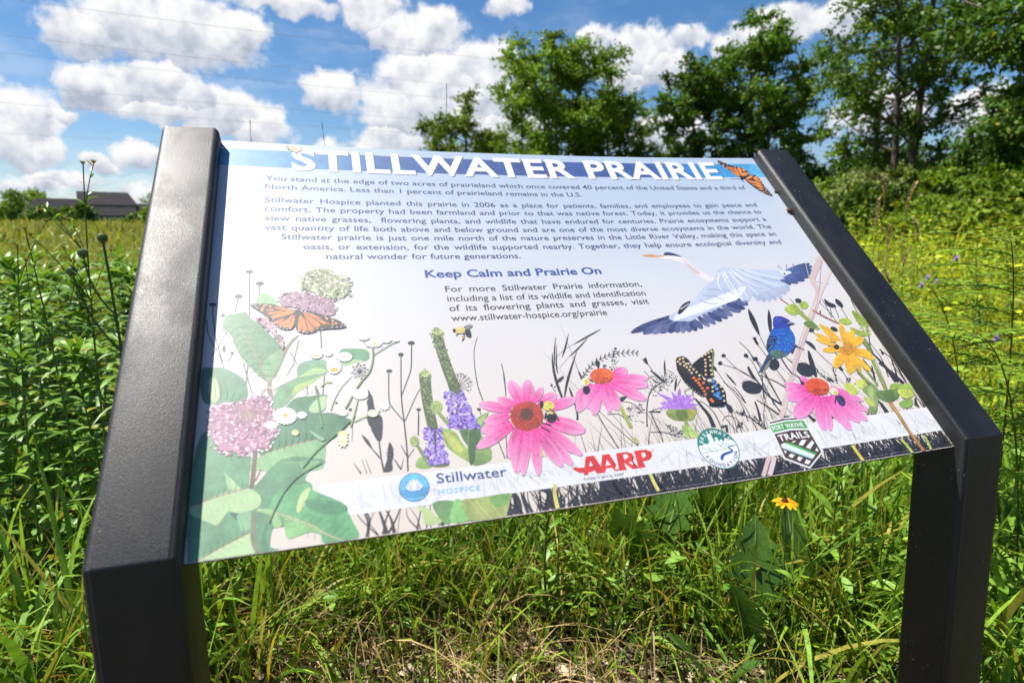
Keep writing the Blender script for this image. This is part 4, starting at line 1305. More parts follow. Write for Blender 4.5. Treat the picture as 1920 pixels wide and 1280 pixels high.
D EFA416 F6C82A 870 3871 1670 4171 1946
D EFA416 F6C82A 866 3859 1667 4070 1924
D EFA416 F6C82A 1028 3854 1685 4031 2083
D EFA416 F6C82A 924 3820 1681 3741 2047
E D89418 3844 1632 1158 -119 -784 -1196
F A86A14,F0C040,8A5410,E0A020 90 175 3784 1697 3917 1742 3973 1648 3886 1540 3764 1509 3718 1572
P C4D25A 3431 1078 3543 1078 3594 965 3476 894 3414 967
P C8D458 3651 1092 3773 1126 3792 1049 3710 971 3627 1014
F DCE470,9CB044 40 196 3457 1075 3760 1107 3745 1001 3489 912
P 8FA860 3659 957 3775 1024 3933 985 3762 722 3677 720 3691 861
P A8BE74 3775 984 3854 974 3685 732 3692 822
P 6A8444 3851 908 3973 920 4061 843 3947 744 3830 818
P C4CE5A 3597 846 3684 810 3712 690 3631 713
P 7E9850 3602 691 3733 700 3634 598 3541 623
P 9AB84C 4101 918 4205 1001 4386 968 4495 956 4409 774 4206 765 4216 877
P 5E7A3E 3951 869 4101 918 4194 866 4087 760 3969 735 3908 769
P 6E8A48 4159 898 4257 913 4175 802 4087 760
P 88AA4A 4104 705 4347 741 4277 638 4125 618
P C8D45A 4212 891 4413 867 4409 774 4232 762
F DCE470,9CB044,7A9440 36 203 4212 891 4474 928 4411 787 4237 768
S A8783E 625 580 3969 735 3974 567 3966 293 3994 6
S C8A85A 178 169 3971 709 3974 453 3983 169
S D8CC50 477 466 3000 222 3012 105 3025 6
S B8C850 417 409 3767 211 3794 100 3810 6
S B8C850 343 334 4152 207 4138 100 4113 6
@printed_logo
E 1A3F8C -2458 440 1533 -202 -188 -1501
@printed_logo
P E0332C -535 541 -433 542 -391 404 -331 539 -243 538 -188 352 -160 535 -28 535 36 508 43 455 -8 415 -49 405 50 333 68 536 218 535 279 498 271 446 221 406 131 394 139 324 57 324 -27 323 -104 412 -97 322 -246 328 -263 372 -333 373 -369 326 -427 326 -467 327 -478 369 -558 371 -567 328 -622 326
P ECECF1 -498 482 -474 408 -534 408
P ECECF1 -295 476 -271 404 -333 404
P ECECF1 -82 510 -30 506 -25 469 -85 443
P ECECF1 148 500 193 498 194 456 144 433
P ECECF1 -209 395 -185 347 -237 344
P ECECF1 -316 367 -271 365 -253 329 -365 328
T E0332C 313 254 376 -713 424 -651 392 -553 386 -470 394 -420 348
E E8A09C 301 514 207 -27 -79 -202
E ECECF1 301 514 134 -17 -52 -131
@printed_logo
P F2F2F2 1981 690 2233 713 2532 699 2532 192 2232 16 1946 181
P 4A3222 2006 675 2231 698 2503 683 2514 199 2238 39 1973 195
P F2F2F2 1984 654 2251 676 2527 658 2518 504 2257 533 1979 511
P 4FAE52 1988 635 2252 657 2510 640 2516 528 2260 556 1987 532
P F2F2F2 2168 380 2254 394 2203 366
P F2F2F2 2250 333 2336 390 2401 379 2305 312
P F2F2F2 2335 287 2468 363 2491 334 2381 256
P F2F2F2 2438 222 2482 267 2482 212
P F2F2F2 2006 292 2041 268 2006 245
P F2F2F2 2030 210 2086 238 2127 210 2065 178
P F2F2F2 2122 157 2174 188 2214 160 2147 123
P F2F2F2 2197 94 2249 135 2300 108 2244 70
P E8F4F4 2002 367 2076 382 2408 173 2331 128 2006 314
P 9CD0D4 2010 330 2343 142 2328 128 2009 311
P 4FAE52 2072 381 2125 387 2437 192 2404 171
"""
# ------------------------------------------------------------------ interpretive sign (slightly leaning, as it stands in the field)
A_T = .8143597                                   # tilt of the panel
A_ROT = Matrix(((0.999989, -0.002681, -0.003905), (0.002861, 0.998903, 0.046732), (0.003776, -0.046743, 0.9989)))
A_ROT = A_ROT.to_quaternion().to_matrix()
sign = thing('interpretive_sign', (-0.000458, -0.011536, 0.726293), 'large tilted prairie information panel held between two black square posts', 'sign')
sign.rotation_euler = A_ROT.to_euler()
ca, sa = math.cos(A_T), math.sin(A_T)
def uvn(u, v, n): return (u, v * ca - n * sa, v * sa + n * ca)
PW, PH, PP, PD, PV = .45, .5930, .0196, .072, .5946   # half gap, panel height, rail proud of the panel, post size, rail length
# black powder coat with a fine orange-peel grain and a few specks of dust
mt_post, q, p, out = newmat('black_powder_coat')
oc = q.n('ShaderNodeTexCoord').outputs['Object']
sp = q.rng(q.noise(oc, 330, 2, .5), .70, .73)
sp2 = q.m('MULTIPLY', sp, q.rng(q.noise(oc, 14, 3), .5, .62))
dustc = q.mix(q.rng(q.noise(q.vm('MULTIPLY', oc, (1, 1, .5)), 9, 6, .7, .8), .50, .78), (.003, .0032, .0038, 1), (.016, .0155, .014, 1))
q.lk(q.mix(q.m('MULTIPLY', sp2, .8), dustc, (.30, .29, .27, 1)), p.inputs['Base Color'])
gr = q.noise(oc, 800, 2, .6)
sm = q.rng(q.noise(q.vm('MULTIPLY', oc, (1, 1, .35)), 16, 5, .65, .6), .42, .70); q.lk(q.m('MULTIPLY_ADD', sm, .10, q.rng(gr, .25, .75, .42, .54)), p.inputs['Roughness'])
bp = q.n('ShaderNodeBump'); bp.inputs['Strength'].default_value = .5; bp.inputs['Distance'].default_value = .0007; q.lk(gr, bp.inputs['Height']); q.lk(bp.outputs[0], p.inputs['Normal'])
p.inputs['Specular IOR Level'].default_value = .60
def post(x0, x1):
    yf = -PP * sa; yb = yf + PD
    n2 = PP - PD; v4 = (yb + n2 * sa) / ca
    prof = [(yf, -.80), uvn(0, 0, PP)[1:], uvn(0, PV, PP)[1:], uvn(0, PV, n2)[1:], uvn(0, v4, n2)[1:], (yb, -.80)]
    bm = bmesh.new()
    a = [bm.verts.new((x0, y, z)) for y, z in prof]; b = [bm.verts.new((x1, y, z)) for y, z in prof]
    bm.faces.new(a[::-1]); bm.faces.new(b)
    n = len(prof); long_e, cross = [], []
    for i in range(n):
        f = bm.faces.new((a[i], a[(i + 1) % n], b[(i + 1) % n], b[i]))
    bmesh.ops.recalc_face_normals(bm, faces=bm.faces)
    for e in bm.edges:
        d = e.verts[1].co - e.verts[0].co
        (cross if abs(d.x) > .01 else long_e).append(e)
    bmesh.ops.bevel(bm, geom=long_e, offset=.0085, segments=5, profile=.5, affect='EDGES')
    cr = [e for e in bm.edges if abs((e.verts[1].co - e.verts[0].co).x) > .03]
    bmesh.ops.bevel(bm, geom=cr, offset=.0016, segments=2, profile=.5, affect='EDGES')
    me = bpy.data.meshes.new('post'); bm.to_mesh(me); bm.free()
    for f in me.polygons: f.use_smooth = True
    me.set_sharp_from_angle(angle=R(28))
    o = link('post', me, mt_post, sign); return o
post(-PW - PD, -PW); post(PW, PW + PD)
# the printed laminate: one satin vinyl for the panel face and the inks printed on it
FOLD = np.linspace(-.45, .45, 9)                 # the sheet bows a little between its posts, in eight flat strips
def sag(u, v): return np.interp(u, FOLD, -.008 * (1 - (FOLD / .45) ** 2)) + 0 * v
INK = .655                                        # overall density of the print
mt_vin, q, p, out = newmat('printed_vinyl')
at_ = q.n('ShaderNodeAttribute', attribute_name='Col')
oc = q.n('ShaderNodeTexCoord').outputs['Object']
# inks other than white carry a fine photographic mottle
sc3 = q.n('ShaderNodeSeparateColor'); q.lk(at_.outputs['Color'], sc3.inputs[0])
ink = q.rng(q.m('MINIMUM', q.m('MINIMUM', sc3.outputs[0], sc3.outputs[1]), sc3.outputs[2]), .42, .12)
mot = q.m('ADD', q.m('MULTIPLY', q.m('SUBTRACT', q.noise(oc, 260, 4, .7), .5), .9), q.m('MULTIPLY', q.m('SUBTRACT', q.noise(oc, 60, 3, .6), .5), 1.1))
mul = q.m('MULTIPLY_ADD', q.m('MULTIPLY', mot, ink), 1.0, 1.0)
q.lk(q.vm('SCALE', q.vm('SCALE', at_.outputs['Color'], sc=mul), sc=INK), p.inputs['Base Color'])
p.inputs['Specular IOR Level'].default_value = 1.0; p.inputs['IOR'].default_value = 1.62
q.lk(q.rng(q.noise(oc, 5, 3, .5), .3, .7, .465, .505), p.inputs['Roughness'])
bp = q.n('ShaderNodeBump'); bp.inputs['Strength'].default_value = .12; bp.inputs['Distance'].default_value = .0006; q.lk(q.noise(oc, 900, 2, .6), bp.inputs['Height']); q.lk(bp.outputs[0], p.inputs['Normal'])
def P3(u, v, n=0.0):
    s = sag(np.asarray(u), np.asarray(v)) + n
    return np.stack([np.asarray(u) + 0 * s, np.asarray(v) * ca - s * sa, np.asarray(v) * sa + s * ca], -1)
def sheet(u0, u1, v0, v1, nu, nv, n, colf):
    us = np.unique(np.concatenate([np.linspace(u0, u1, nu + 1), FOLD[(FOLD > u0) & (FOLD < u1)]]).round(7)); nu = len(us) - 1
    uu, vv = np.meshgrid(us, np.linspace(v0, v1, nv + 1)); u, v = uu.ravel(), vv.ravel()
    i = (np.arange(nv)[:, None] * (nu + 1) + np.arange(nu)).ravel()
    return P3(u, v, n), np.stack([i, i + 1, i + nu + 2, i + nu + 1], 1), colf(u, v)
def grad(t, stops):
    t = np.asarray(t); xs = [s[0] for s in stops]; cs = np.array([lin(s[1]) for s in stops])
    return np.stack([np.interp(t, xs, cs[:, k]) for k in range(3)], -1)
BGS = [(0, 'E6DACD'), (.12, 'E8DFD7'), (.24, 'E4E1E2'), (.36, 'D4DAE4'), (.48, 'C0CEE2'), (.593, 'B8CAE0')]
def bgcol(u, v):
    w = v + .02 * np.sin(u * 9 + 1) + .012 * np.sin(u * 23 + v * 30)
    return grad(w, BGS)
Vf, Ff, Cf = sheet(-PW, PW, 0, PH, 64, 40, 0.0, bgcol)
nf = len(Vf); Vb = Vf - np.array([0, -sa, ca]) * .0042
Fb = Ff[:, ::-1] + nf
bnd = np.concatenate([np.arange(65), np.arange(1, 41) * 65 + 64, 40 * 65 + np.arange(63, -1, -1), np.arange(39, 0, -1) * 65])
Fs = np.stack([bnd, bnd + nf, np.roll(bnd, -1) + nf, np.roll(bnd, -1)], 1)
V2 = np.concatenate([Vf, Vb, Vf, Vb]);  # edge strip has verts (and colour) of its own
Fs = np.stack([bnd + 2 * nf, bnd + 3 * nf, np.roll(bnd, -1) + 3 * nf, np.roll(bnd, -1) + 2 * nf], 1)
C2 = np.concatenate([Cf, np.full((nf, 3), .02), np.tile((.035, .03, .03), (2 * nf, 1))])
panel = link('panel', npmesh('panel', V2, [Ff, Fb, Fs], C2), mt_vin, sign)
panel['label'] = 'pale blue to cream printed panel face'
# --- drawing primitives in panel millimetres
def strips(uv, cols, faces):
    """cut the outlines where the sheet bends, so that every piece lies flat on it"""
    cols = np.array(np.broadcast_to(np.asarray(cols, float), (len(uv), 3))); U = [tuple(a) for a in uv]; Cc = [c for c in cols]; out = []
    for f in faces:
        f = list(f); us = uv[f, 0]; lo, hi = us.min(), us.max()
        cuts = [c for c in FOLD[1:-1] if lo < c - 1e-7 and hi > c + 1e-7]
        if not cuts: out.append(f); continue
        rest = f
        for c in cuts:
            L, Rr = [], []
            for i in range(len(rest)):
                a, b = rest[i], rest[(i + 1) % len(rest)]; ua, ub = U[a][0], U[b][0]
                (L if ua <= c else Rr).append(a)
                if ua == c: Rr.append(a)
                if (ua < c < ub) or (ub < c < ua):
                    t = (c - ua) / (ub - ua); U.append((c, U[a][1] + t * (U[b][1] - U[a][1]))); Cc.append(Cc[a] + t * (Cc[b] - Cc[a])); L.append(len(U) - 1); Rr.append(len(U) - 1)
            if len(L) > 2: out.append(L)
            rest = Rr
        if len(rest) > 2: out.append(rest)
    return np.array(U), np.array(Cc), out
class Sheet:
    STEP = 3e-6
    def __init__(s, base): s.V, s.C, s.F, s.n, s.base, s.k = [], [], {}, 0, base, 0
    def add(s, uv, cols, faces, lvl=None):
        uv, cols, faces = strips(np.clip(np.asarray(uv, float), (-.4496, .0006), (.4496, .5925)), cols, faces); n = s.base + (s.k if lvl is None else s.k + lvl) * s.STEP
        s.V.append(P3(uv[:, 0], uv[:, 1], n)); s.C.append(np.broadcast_to(np.asarray(cols, float), (len(uv), 3)))
        for f in faces: s.F.setdefault(len(f), []).append(np.asarray(f) + s.n)
        s.n += len(uv); 
        if lvl is None: s.k += 1
    def poly(s, uv, col, jit=.06):
        if col in ('B07A94', 'A88496', 'A0AC80', '8A6E70'): uv = uv.mean(0) + (uv - uv.mean(0)) * .90      # ragged blossom edges come from the florets
        if jit and len(uv) > 3:                       # soften the traced outline
            q_ = catmull(np.vstack([uv[-1:], uv, uv[:2]]), 3); uv = q_[3:-4] if len(q_) > 10 else uv
        c = np.asarray(lin(col)) * (1 + rng.normal(0, jit, (len(uv), 1)))
        s.add(uv, np.clip(c, 0, .9), [range(len(uv))])
    def stroke(s, pts, w0, w1, col, mid=None):
        pts = np.asarray(pts, float)
        if len(pts) > 2: pts = catmull(pts, 6)
        elif mid is not None: pts = pts[0] + (pts[1] - pts[0]) * np.linspace(0, 1, 7)[:, None]
        t = np.gradient(pts, axis=0); t /= np.linalg.norm(t, axis=1)[:, None] + 1e-12; nn = np.stack([-t[:, 1], t[:, 0]], 1)
        x = np.linspace(0, 1, len(pts)); w = w0 + (w1 - w0) * x
        if mid is not None: w = w + mid * np.sin(np.pi * x) ** .8
        L = pts + nn * w[:, None] / 2; Rr = pts - nn * w[:, None] / 2; n = len(pts)
        s.add(np.concatenate([L, Rr]), lin(col), [(i, i + 1, n + i + 1, n + i) for i in range(n - 1)])
    def ell(s, c, a, b, col, n=14, lvl=None):
        t = np.linspace(0, 2 * np.pi, n, endpoint=False)
        s.add(np.asarray(c) + np.outer(np.cos(t), a) + np.outer(np.sin(t), b), lin(col), [range(n)], lvl)
    def petal(s, b, t, w, c0, c1):
        b, t = np.asarray(b), np.asarray(t); d = t - b; L = np.linalg.norm(d); d /= L; nn = np.array([-d[1], d[0]])
        x = np.linspace(0, 1, 8); pr = np.array([.42, .68, .86, .97, 1, .93, .68, .10]); off = np.linspace(-1, 1, 7)
        uv, cc = [], []
        ca_, cb_ = np.asarray(lin(c0)), np.asarray(lin(c1)); ph = rng.uniform(0, 6, 2)
        for i in range(8):
            for o in off:
                notch = .05 * abs(math.sin(o * 4.5)) * (i == 7)
                uv.append(b + d * L * (x[i] - notch) + nn * o * w / 2 * (pr[i] + (.25 if i == 7 else 0)))
                f = min(1, max(0, x[i] ** 1.25 * .85 + .16 * abs(o) + .14 * math.sin(o * 7 + ph[0])))
                cc.append(ca_ * (1 - f) + cb_ * f)
        s.add(uv, np.array(cc), [(i * 7 + j, i * 7 + j + 1, i * 7 + j + 8, i * 7 + j + 7) for i in range(7) for j in range(6)])
    def scatter(s, uv, cols, n, size):
        uv = np.asarray(uv); uv = uv.mean(0) + (uv - uv.mean(0)) * 1.03; lo, hi = uv.min(0), uv.max(0); k = 0
        for _ in range(n * 8):
            pt = rng.uniform(lo, hi)
            if not inside(pt, uv): continue
            r = size * rng.uniform(.6, 1.3) * .5; th = rng.uniform(0, 6.28); e = rng.uniform(.5, 1)
            a = np.array([math.cos(th), math.sin(th)]) * r; b = np.array([-math.sin(th), math.cos(th)]) * r * e
            s.ell(pt, a, b, cols[rng.integers(len(cols))], 7, 1 + k % 5); k += 1
            if k >= n: break
        s.k += 7
    def build(s, name):
        return link(name, npmesh(name, np.concatenate(s.V), [np.array(f) for f in s.F.values()], np.concatenate(s.C), False), mt_vin, panel)
def catmull(p, k):
    p = np.vstack([2 * p[0] - p[1], p, 2 * p[-1] - p[-2]]); o = []
    for i in range(1, len(p) - 2):
        for t in np.linspace(0, 1, k, endpoint=False):
            a, b, c, d = p[i - 1:i + 3]
            o.append(.5 * (2 * b + (c - a) * t + (2 * a - 5 * b + 4 * c - d) * t * t + (3 * b - a - 3 * c + d) * t ** 3))
    return np.array(o + [p[-2]])
def inside(pt, poly):
    x, y = pt; a = poly; b = np.roll(poly, -1, 0)
    c = ((a[:, 1] > y) != (b[:, 1] > y)) & (x < (b[:, 0] - a[:, 0]) * (y - a[:, 1]) / (b[:, 1] - a[:, 1] + 1e-15) + a[:, 0])
    return c.sum() % 2 == 1
LEVEL = dict(printed_grass=.04, printed_milkweed=.085, printed_milkweed_blossom=.48, printed_daisy=.72, printed_butterfly=.72, printed_vervain=.085, printed_coneflower=.42, printed_bee=.64, printed_bergamot=.125, printed_monarch=.075, printed_heron=.085, printed_dead_stem=.345, printed_bunting=.38, printed_yellow_flower=.38, printed_logo=.125)
SH = []                                        # (name, sheet) for every printed piece
# dense printed silhouettes of grass rising from the foot of the panel
sg = Sheet(.04e-3); SH.append(('printed_grass', sg))
for i in range(620):
    u = rng.uniform(-.30, .448); 
    if rng.random() > np.interp(u, [-.30, -.1, .0, .2, .45], [.25, .45, .8, 1, 1]): continue
    h = rng.gamma(2.2, .022) + .012 if rng.random() < .86 else rng.uniform(.09, .17) * np.interp(u, [-.3, .0, .2, .45], [.3, .5, .9, 1.15])
    if u < -.12: h = min(h, .05)
    ln = rng.normal(-.05 if u > .1 else 0, .30) * h; bd = rng.normal(0, .12) * h
    pts = [(u, .0008), (u + ln * .4 + bd, h * .45), (min(u + ln, .449), h)]
    w = rng.uniform(.0008, .0032) * (1.5 if h < .05 else .8)
    sg.k = i % 6; sg.stroke(pts, w, .0002, '25252B')
for i in range(620):
    u = -.12 + .568 * rng.random() ** .8; h = rng.uniform(.008, .034); ln = rng.normal(0, .012)
    sg.k = i % 6; sg.stroke([(u, .0008), (u + ln * .5 + rng.normal(0, .002), h * .5), (min(u + ln, .449), h)], rng.uniform(.001, .0034), .0004, '222228')
for i in range(26):                                  # thick blades and clumps along the very bottom
    u = rng.uniform(-.22, .44); w = rng.uniform(.006, .02) * (.6 if u > 0 else 1)
    sg.k = i % 6; sg.stroke([(u, .0008), (u + rng.normal(0, .004), .018), (u + rng.normal(0, .012), rng.uniform(.028, .045))], w, w * .25, '25252B')
sg.k = 12
for ln in ART.strip().split('\n'):
    if ln[0] == '@':
        nm = ln[1:]; sh = sg if nm == 'printed_grass' else Sheet(LEVEL[nm] * 1e-3)
        if sh is not sg: SH.append((nm, sh))
        continue
    tk = ln.split(); k = tk[0]
    if nm == 'printed_grass': sh.k = sh.k % 5
    if nm == 'printed_daisy': sh.k = sh.k % 24
    if k == 'P': sh.poly(np.array(tk[2:], float).reshape(-1, 2) * 1e-4, tk[1], 0.0 if nm == 'printed_logo' else .05)
    elif k == 'S': sh.stroke(np.array(tk[4:], float).reshape(-1, 2) * 1e-4, int(tk[2]) * 1e-5, int(tk[3]) * 1e-5, tk[1])
    elif k == 'T': sh.stroke(np.array(tk[5:], float).reshape(-1, 2) * 1e-4, int(tk[2]) * 1e-5, int(tk[3]) * 1e-5, tk[1], int(tk[4]) * 1e-5)
    elif k == 'E':
        v = np.array(tk[4:], float) * 1e-5; sh.ell((int(tk[2]) * 1e-4, int(tk[3]) * 1e-4), v[:2], v[2:], tk[1])
    elif k == 'D':
        v = np.array(tk[4:], float) * 1e-4; sh.petal(v[:2], v[2:], int(tk[3]) * 1e-5, tk[1], tk[2])
    elif k == 'F': sh.scatter(np.array(tk[4:], float).reshape(-1, 2) * 1e-4, tk[1].split(','), int(tk[2]), int(tk[3]) * 1e-5)
# title band, white footer band with ghosted stems
tb = Sheet(.05e-3)
def bandcol(u, v): return grad(u, [(-.45, '1590CC'), (-.36, '1E8CC8'), (-.22, '2E62A6'), (0, '2A4C92'), (.22, '2C57A4'), (.33, '2E8ED2'), (.45, '4FB2E6')]) 
Vt, Ft, Ct = sheet(-.4498, .4498, .5388, .5760, 64, 1, .03e-3, bandcol)
SH_title = link('printed_title_band', npmesh('printed_title_band', Vt, Ft, Ct), mt_vin, panel)
def footcol(u, v): return np.tile(lin('ECECF1'), (len(u), 1)) * (1 + .03 * np.sin(u * 61 + v * 90)[:, None])
Vt, Ft, Ct = sheet(-.3375, .4498, .0238, .0588, 56, 2, .075e-3, footcol)
fb = Sheet(.08e-3)
for i in range(230):
    u = rng.uniform(-.30, .447); u2 = min(.449, u + rng.normal(-.004, .010)); v0 = rng.uniform(.0245, .04); v1 = rng.uniform(.042, .058)
    fb.k = i % 8; fb.stroke([(u, v0), ((u + u2) / 2 + rng.normal(0, .002), (v0 + v1) / 2), (u2, v1)], rng.uniform(.001, .004), .0008, 'DCDCE2' if rng.random() < .7 else 'D4DBD6')
fb.V.insert(0, Vt); fb.C.insert(0, Ct)
nb = len(Vt); fb.F = {kk: [f + nb for f in ff] for kk, ff in fb.F.items()}; fb.F.setdefault(4, []).extend(list(Ft))
fb.build('printed_footer_band')
# lettering (built-in font outlines laid on the panel)
def glyphs(text, bold=0.0, space=1.0, word=1.0):
    cu = bpy.data.curves.new('lettering', 'FONT'); cu.body = text; cu.size = 1; cu.offset = bold; cu.space_character = space; cu.space_word = word; cu.resolution_u = 3; cu.fill_mode = 'FRONT'
    o = bpy.data.objects.new('lettering', cu); COL.objects.link(o)
    dg = bpy.context.evaluated_depsgraph_get(); me = bpy.data.meshes.new_from_object(o.evaluated_get(dg))
    v = np.array([w.co[:2] for w in me.vertices]) if len(me.vertices) else np.zeros((0, 2)); f = [tuple(p.vertices) for p in me.polygons]
    bpy.data.objects.remove(o); bpy.data.curves.remove(cu); bpy.data.meshes.remove(me)
    return v, f
CAPH = glyphs('H')[0][:, 1].max()
def lettering(sh, text, u0, v0, u1, v1, cap, col, bold=0.0, space=1.0, justify=False, lvl=None):
    s = cap / CAPH; want = math.hypot(u1 - u0, v1 - v0) / s; word = 1.0
    v, f = glyphs(text, bold, space); wid = v[:, 0].max() - v[:, 0].min()
    sx = want / wid
    if justify and sx > 1.03 and ' ' in text:
        nsp = max(1, text.count(' ')); w1 = glyphs(text, bold, space, 2.0)[0]; gain = (w1[:, 0].max() - w1[:, 0].min()) - wid
        word = max(1.0, 1 + (want / 1.17 - wid) / gain); v, f = glyphs(text, bold, space, word); sx = want / (v[:, 0].max() - v[:, 0].min())
    x = (v[:, 0] - v[:, 0].min()) * s * sx; y = v[:, 1] * s; L = want * s
    cs, sn = (u1 - u0) / L, (v1 - v0) / L
    sh.add(np.stack([u0 + x * cs - y * sn, v0 + x * sn + y * cs], 1), lin(col), f)
def letter_at(sh, ch, u, v, ang, h, col, bold=0.0, sx=1.0):
    g_, f = glyphs(ch, bold); s = h / CAPH; x = (g_[:, 0] - (g_[:, 0].max() + g_[:, 0].min()) / 2) * s * sx; y = g_[:, 1] * s
    c, n_ = math.cos(ang), math.sin(ang)
    sh.add(np.stack([u + x * c - y * n_, v + x * n_ + y * c], 1), lin(col), f)
tt = Sheet(.045e-3)
lettering(tt, 'STILLWATER PRAIRIE', -.3563, .5350, .3608, .5332, .0440, '5A6476', .030, 1.06)
tt.k = 8; lettering(tt, 'STILLWATER PRAIRIE', -.3577, .5366, .3596, .5348, .0440, 'F6F6F8', .030, 1.06)
tt.build('printed_title')
bt = Sheet(.045e-3); NV = '1B3068'
for t, a, b, c, d in [('You stand at the edge of two acres of prairieland which once covered 40 percent of the United States and a third of', -.3920, .5106, .3924, .5062), ('North America. Less than 1 percent of prairieland remains in the U.S.', -.392, .4927, .0767, .4895), ('Stillwater Hospice planted this prairie in 2006 as a place for patients, families, and employees to gain peace and', -.392, .4660, .3922, .4618), ('comfort. The property had been farmland and prior to that was native forest. Today, it provides us the chance to', -.392, .4486, .3922, .4446), ('view native grasses,  flowering plants, and wildlife that have endured for centuries. Prairie ecosystems support a', -.392, .4306, .3922, .4263), ('vast quantity of life both above and below ground and are one of the most diverse ecosystems in the world. The', -.392, .4133, .3922, .4086), ('Stillwater prairie is just one mile north of the nature preserves in the Little River Valley, making this space an', -.3716, .3963, .3926, .3915), ('oasis, or extension, for the wildlife supported nearby. Together, they help ensure ecological diversity and', -.3452, .3788, .3922, .3728), ('natural wonder for future generations.', -.3178, .3615, -.0570, .3592)]:
    lettering(bt, t, a, b, c, d, .0097, NV, .011, 1.0, True)
bt.build('printed_paragraph')
hd = Sheet(.045e-3); lettering(hd, 'Keep Calm and Prairie On', -.1957, .3271, .0567, .3252, .0128, '23459A', .026, 1.0); hd.build('printed_heading')
vt = Sheet(.045e-3)
for t, a, b, c, d in [('For more Stillwater Prairie information,', -.1731, .3016, .1108, .2988), ('including a list of its wildlife and identification', -.1731, .2856, .1107, .2818), ('of its flowering plants and grasses, visit', -.1731, .2696, .1102, .2666), ('www.stillwater-hospice.org/prairie', -.1731, .2537, .0404, .2512)]:
    lettering(vt, t, a, b, c, d, .0098, '1E1E22', .010, 1.0, True)
vt.build('printed_visit_text')
LOGOS = [s_ for n_, s_ in SH if n_ == 'printed_logo']
lg = LOGOS[0]; lg.k = 8
def ring(u, v, r, col, n=48, y=1.0): lg.ell((u, v), (r, 0), (0, r * y), col, n)
# water lily in a blue disc
cu_, cv_ = -.2458, .0441
ring(cu_, cv_, .0153, '1A3F8C'); ring(cu_, cv_, .0146, '62BCEC')
for dv in (-.0030, -.0052, -.0074, -.0096):
    hw = math.sqrt(.0140 ** 2 - dv ** 2); lg.stroke([(cu_ - hw, cv_ + dv), (cu_ + hw, cv_ + dv)], .0008, .0008, '1A5FA8')
for a, L, w in ((-62, .0098, .0044), (62, .0098, .0044), (-40, .0100, .0044), (40, .0100, .0044), (-20, .0112, .0048), (20, .0112, .0048), (0, .0118, .005)):
    dx_, dy_ = math.sin(R(a)) * L, math.cos(R(a)) * L
    for ww, cc in ((w + .0009, '1A3F8C'), (w, 'EEF2FA')):
        lg.stroke([(cu_, cv_ - .0030), (cu_ + dx_ * .5, cv_ - .003 + dy_ * .45), (cu_ + dx_, cv_ - .003 + dy_)], .0008, .0003, cc, ww)
lettering(lg, 'Stillwater', -.2225, .0451, -.1472, .0435, .0106, '1F3F88', .008); lettering(lg, 'HOSPICE', -.2226, .0330, -.1792, .0320, .0052, '86C8EE', .02, 1.25)
lg = LOGOS[1]; lg.k = 30; lettering(lg, 'Funded in part by AARP', -.0635, .0269, -.0152, .0265, .0033, '55555C', 0)
# round teal emblem with a skyline over a river
lg = Sheet(.12e-3); SH.append(('printed_logo', lg))
cu_, cv_ = .1152, .0432; r = .0266
ring(cu_, cv_, r, '1B8478', 64); ring(cu_, cv_, r * .955, 'F0F2F2', 64)
t = np.linspace(R(14), R(166), 30); pts = [(cu_ + r * .955 * math.cos(x), cv_ + r * .955 * math.sin(x)) for x in t]
sky_line = [(-.92, .16), (-.85, .26), (-.74, .2), (-.62, .32), (-.5, .24), (-.38, .3), (-.32, .3), (-.30, .72), (-.08, .74), (-.06, .34), (.02, .34), (.03, .52), (.16, .52), (.18, .3), (.3, .42), (.42, .28), (.55, .46), (.66, .3), (.8, .36), (.92, .2)]
lg.add(np.array(pts + [(cu_ + a * r, cv_ + b * r) for a, b in sky_line]), lin('1B8478'), [range(len(pts) + len(sky_line))])
for a, b, c, d in ((-.9, -.14, .2, -.10), (.2, -.1, .9, .10), (-.8, .1, -.3, -.12), (-.5, .12, -.42, -.08), (-.25, .1, -.1, -.1), (.0, .2, .3, -.06), (.3, .28, .5, .02), (.1, .05, .34, .2), (.5, .2, .7, .06)): lg.stroke([(cu_ + a * r, cv_ + b * r), (cu_ + c * r, cv_ + d * r)], .0005, .0005, '4A9C94')
lg.stroke([(cu_ + .92 * r, cv_ + .02 * r), (cu_ + .5 * r, cv_ - .02 * r), (cu_ + .62 * r, cv_ - .22 * r), (cu_ + .1 * r, cv_ - .34 * r), (cu_ - .1 * r, cv_ - .55 * r)], .0006, .0040, '1F4FA8')
for i, ch in enumerate('GREENWAYS'):
    a = R(151 - i * 15.2); letter_at(lg, ch, cu_ + r * .73 * math.cos(a), cv_ + r * .73 * math.sin(a), a - math.pi / 2, .0045, 'F4F4F4', .03, .8)
for i, ch in enumerate('FOUNDATION'):
    a = R(205 + i * 14.6); letter_at(lg, ch, cu_ + r * .90 * math.cos(a), cv_ + r * .90 * math.sin(a), a + math.pi / 2, .0044, '1F3F88', .02, .9)
# trail shield lettering, gently arched
lg = LOGOS[2]; lg.k = 40
for txt, ua, ub, vb, cap, arch in (('FORT WAYNE', .2005, .2470, .0558, .0056, .0013), ('TRAILS', .2020, .2474, .0406, .0080, .0012)):
    gl = glyphs(txt, .03, 1.1)[0]; w = gl[:, 0].max() - gl[:, 0].min(); v, f = glyphs(txt, .03, 1.1); x = (v[:, 0] - v[:, 0].min()) / w; s = cap / CAPH
    lg.add(np.stack([ua + x * (ub - ua), vb + v[:, 1] * s + arch * (1 - (2 * x - 1) ** 2)], 1), lin('F4F4F4'), f)
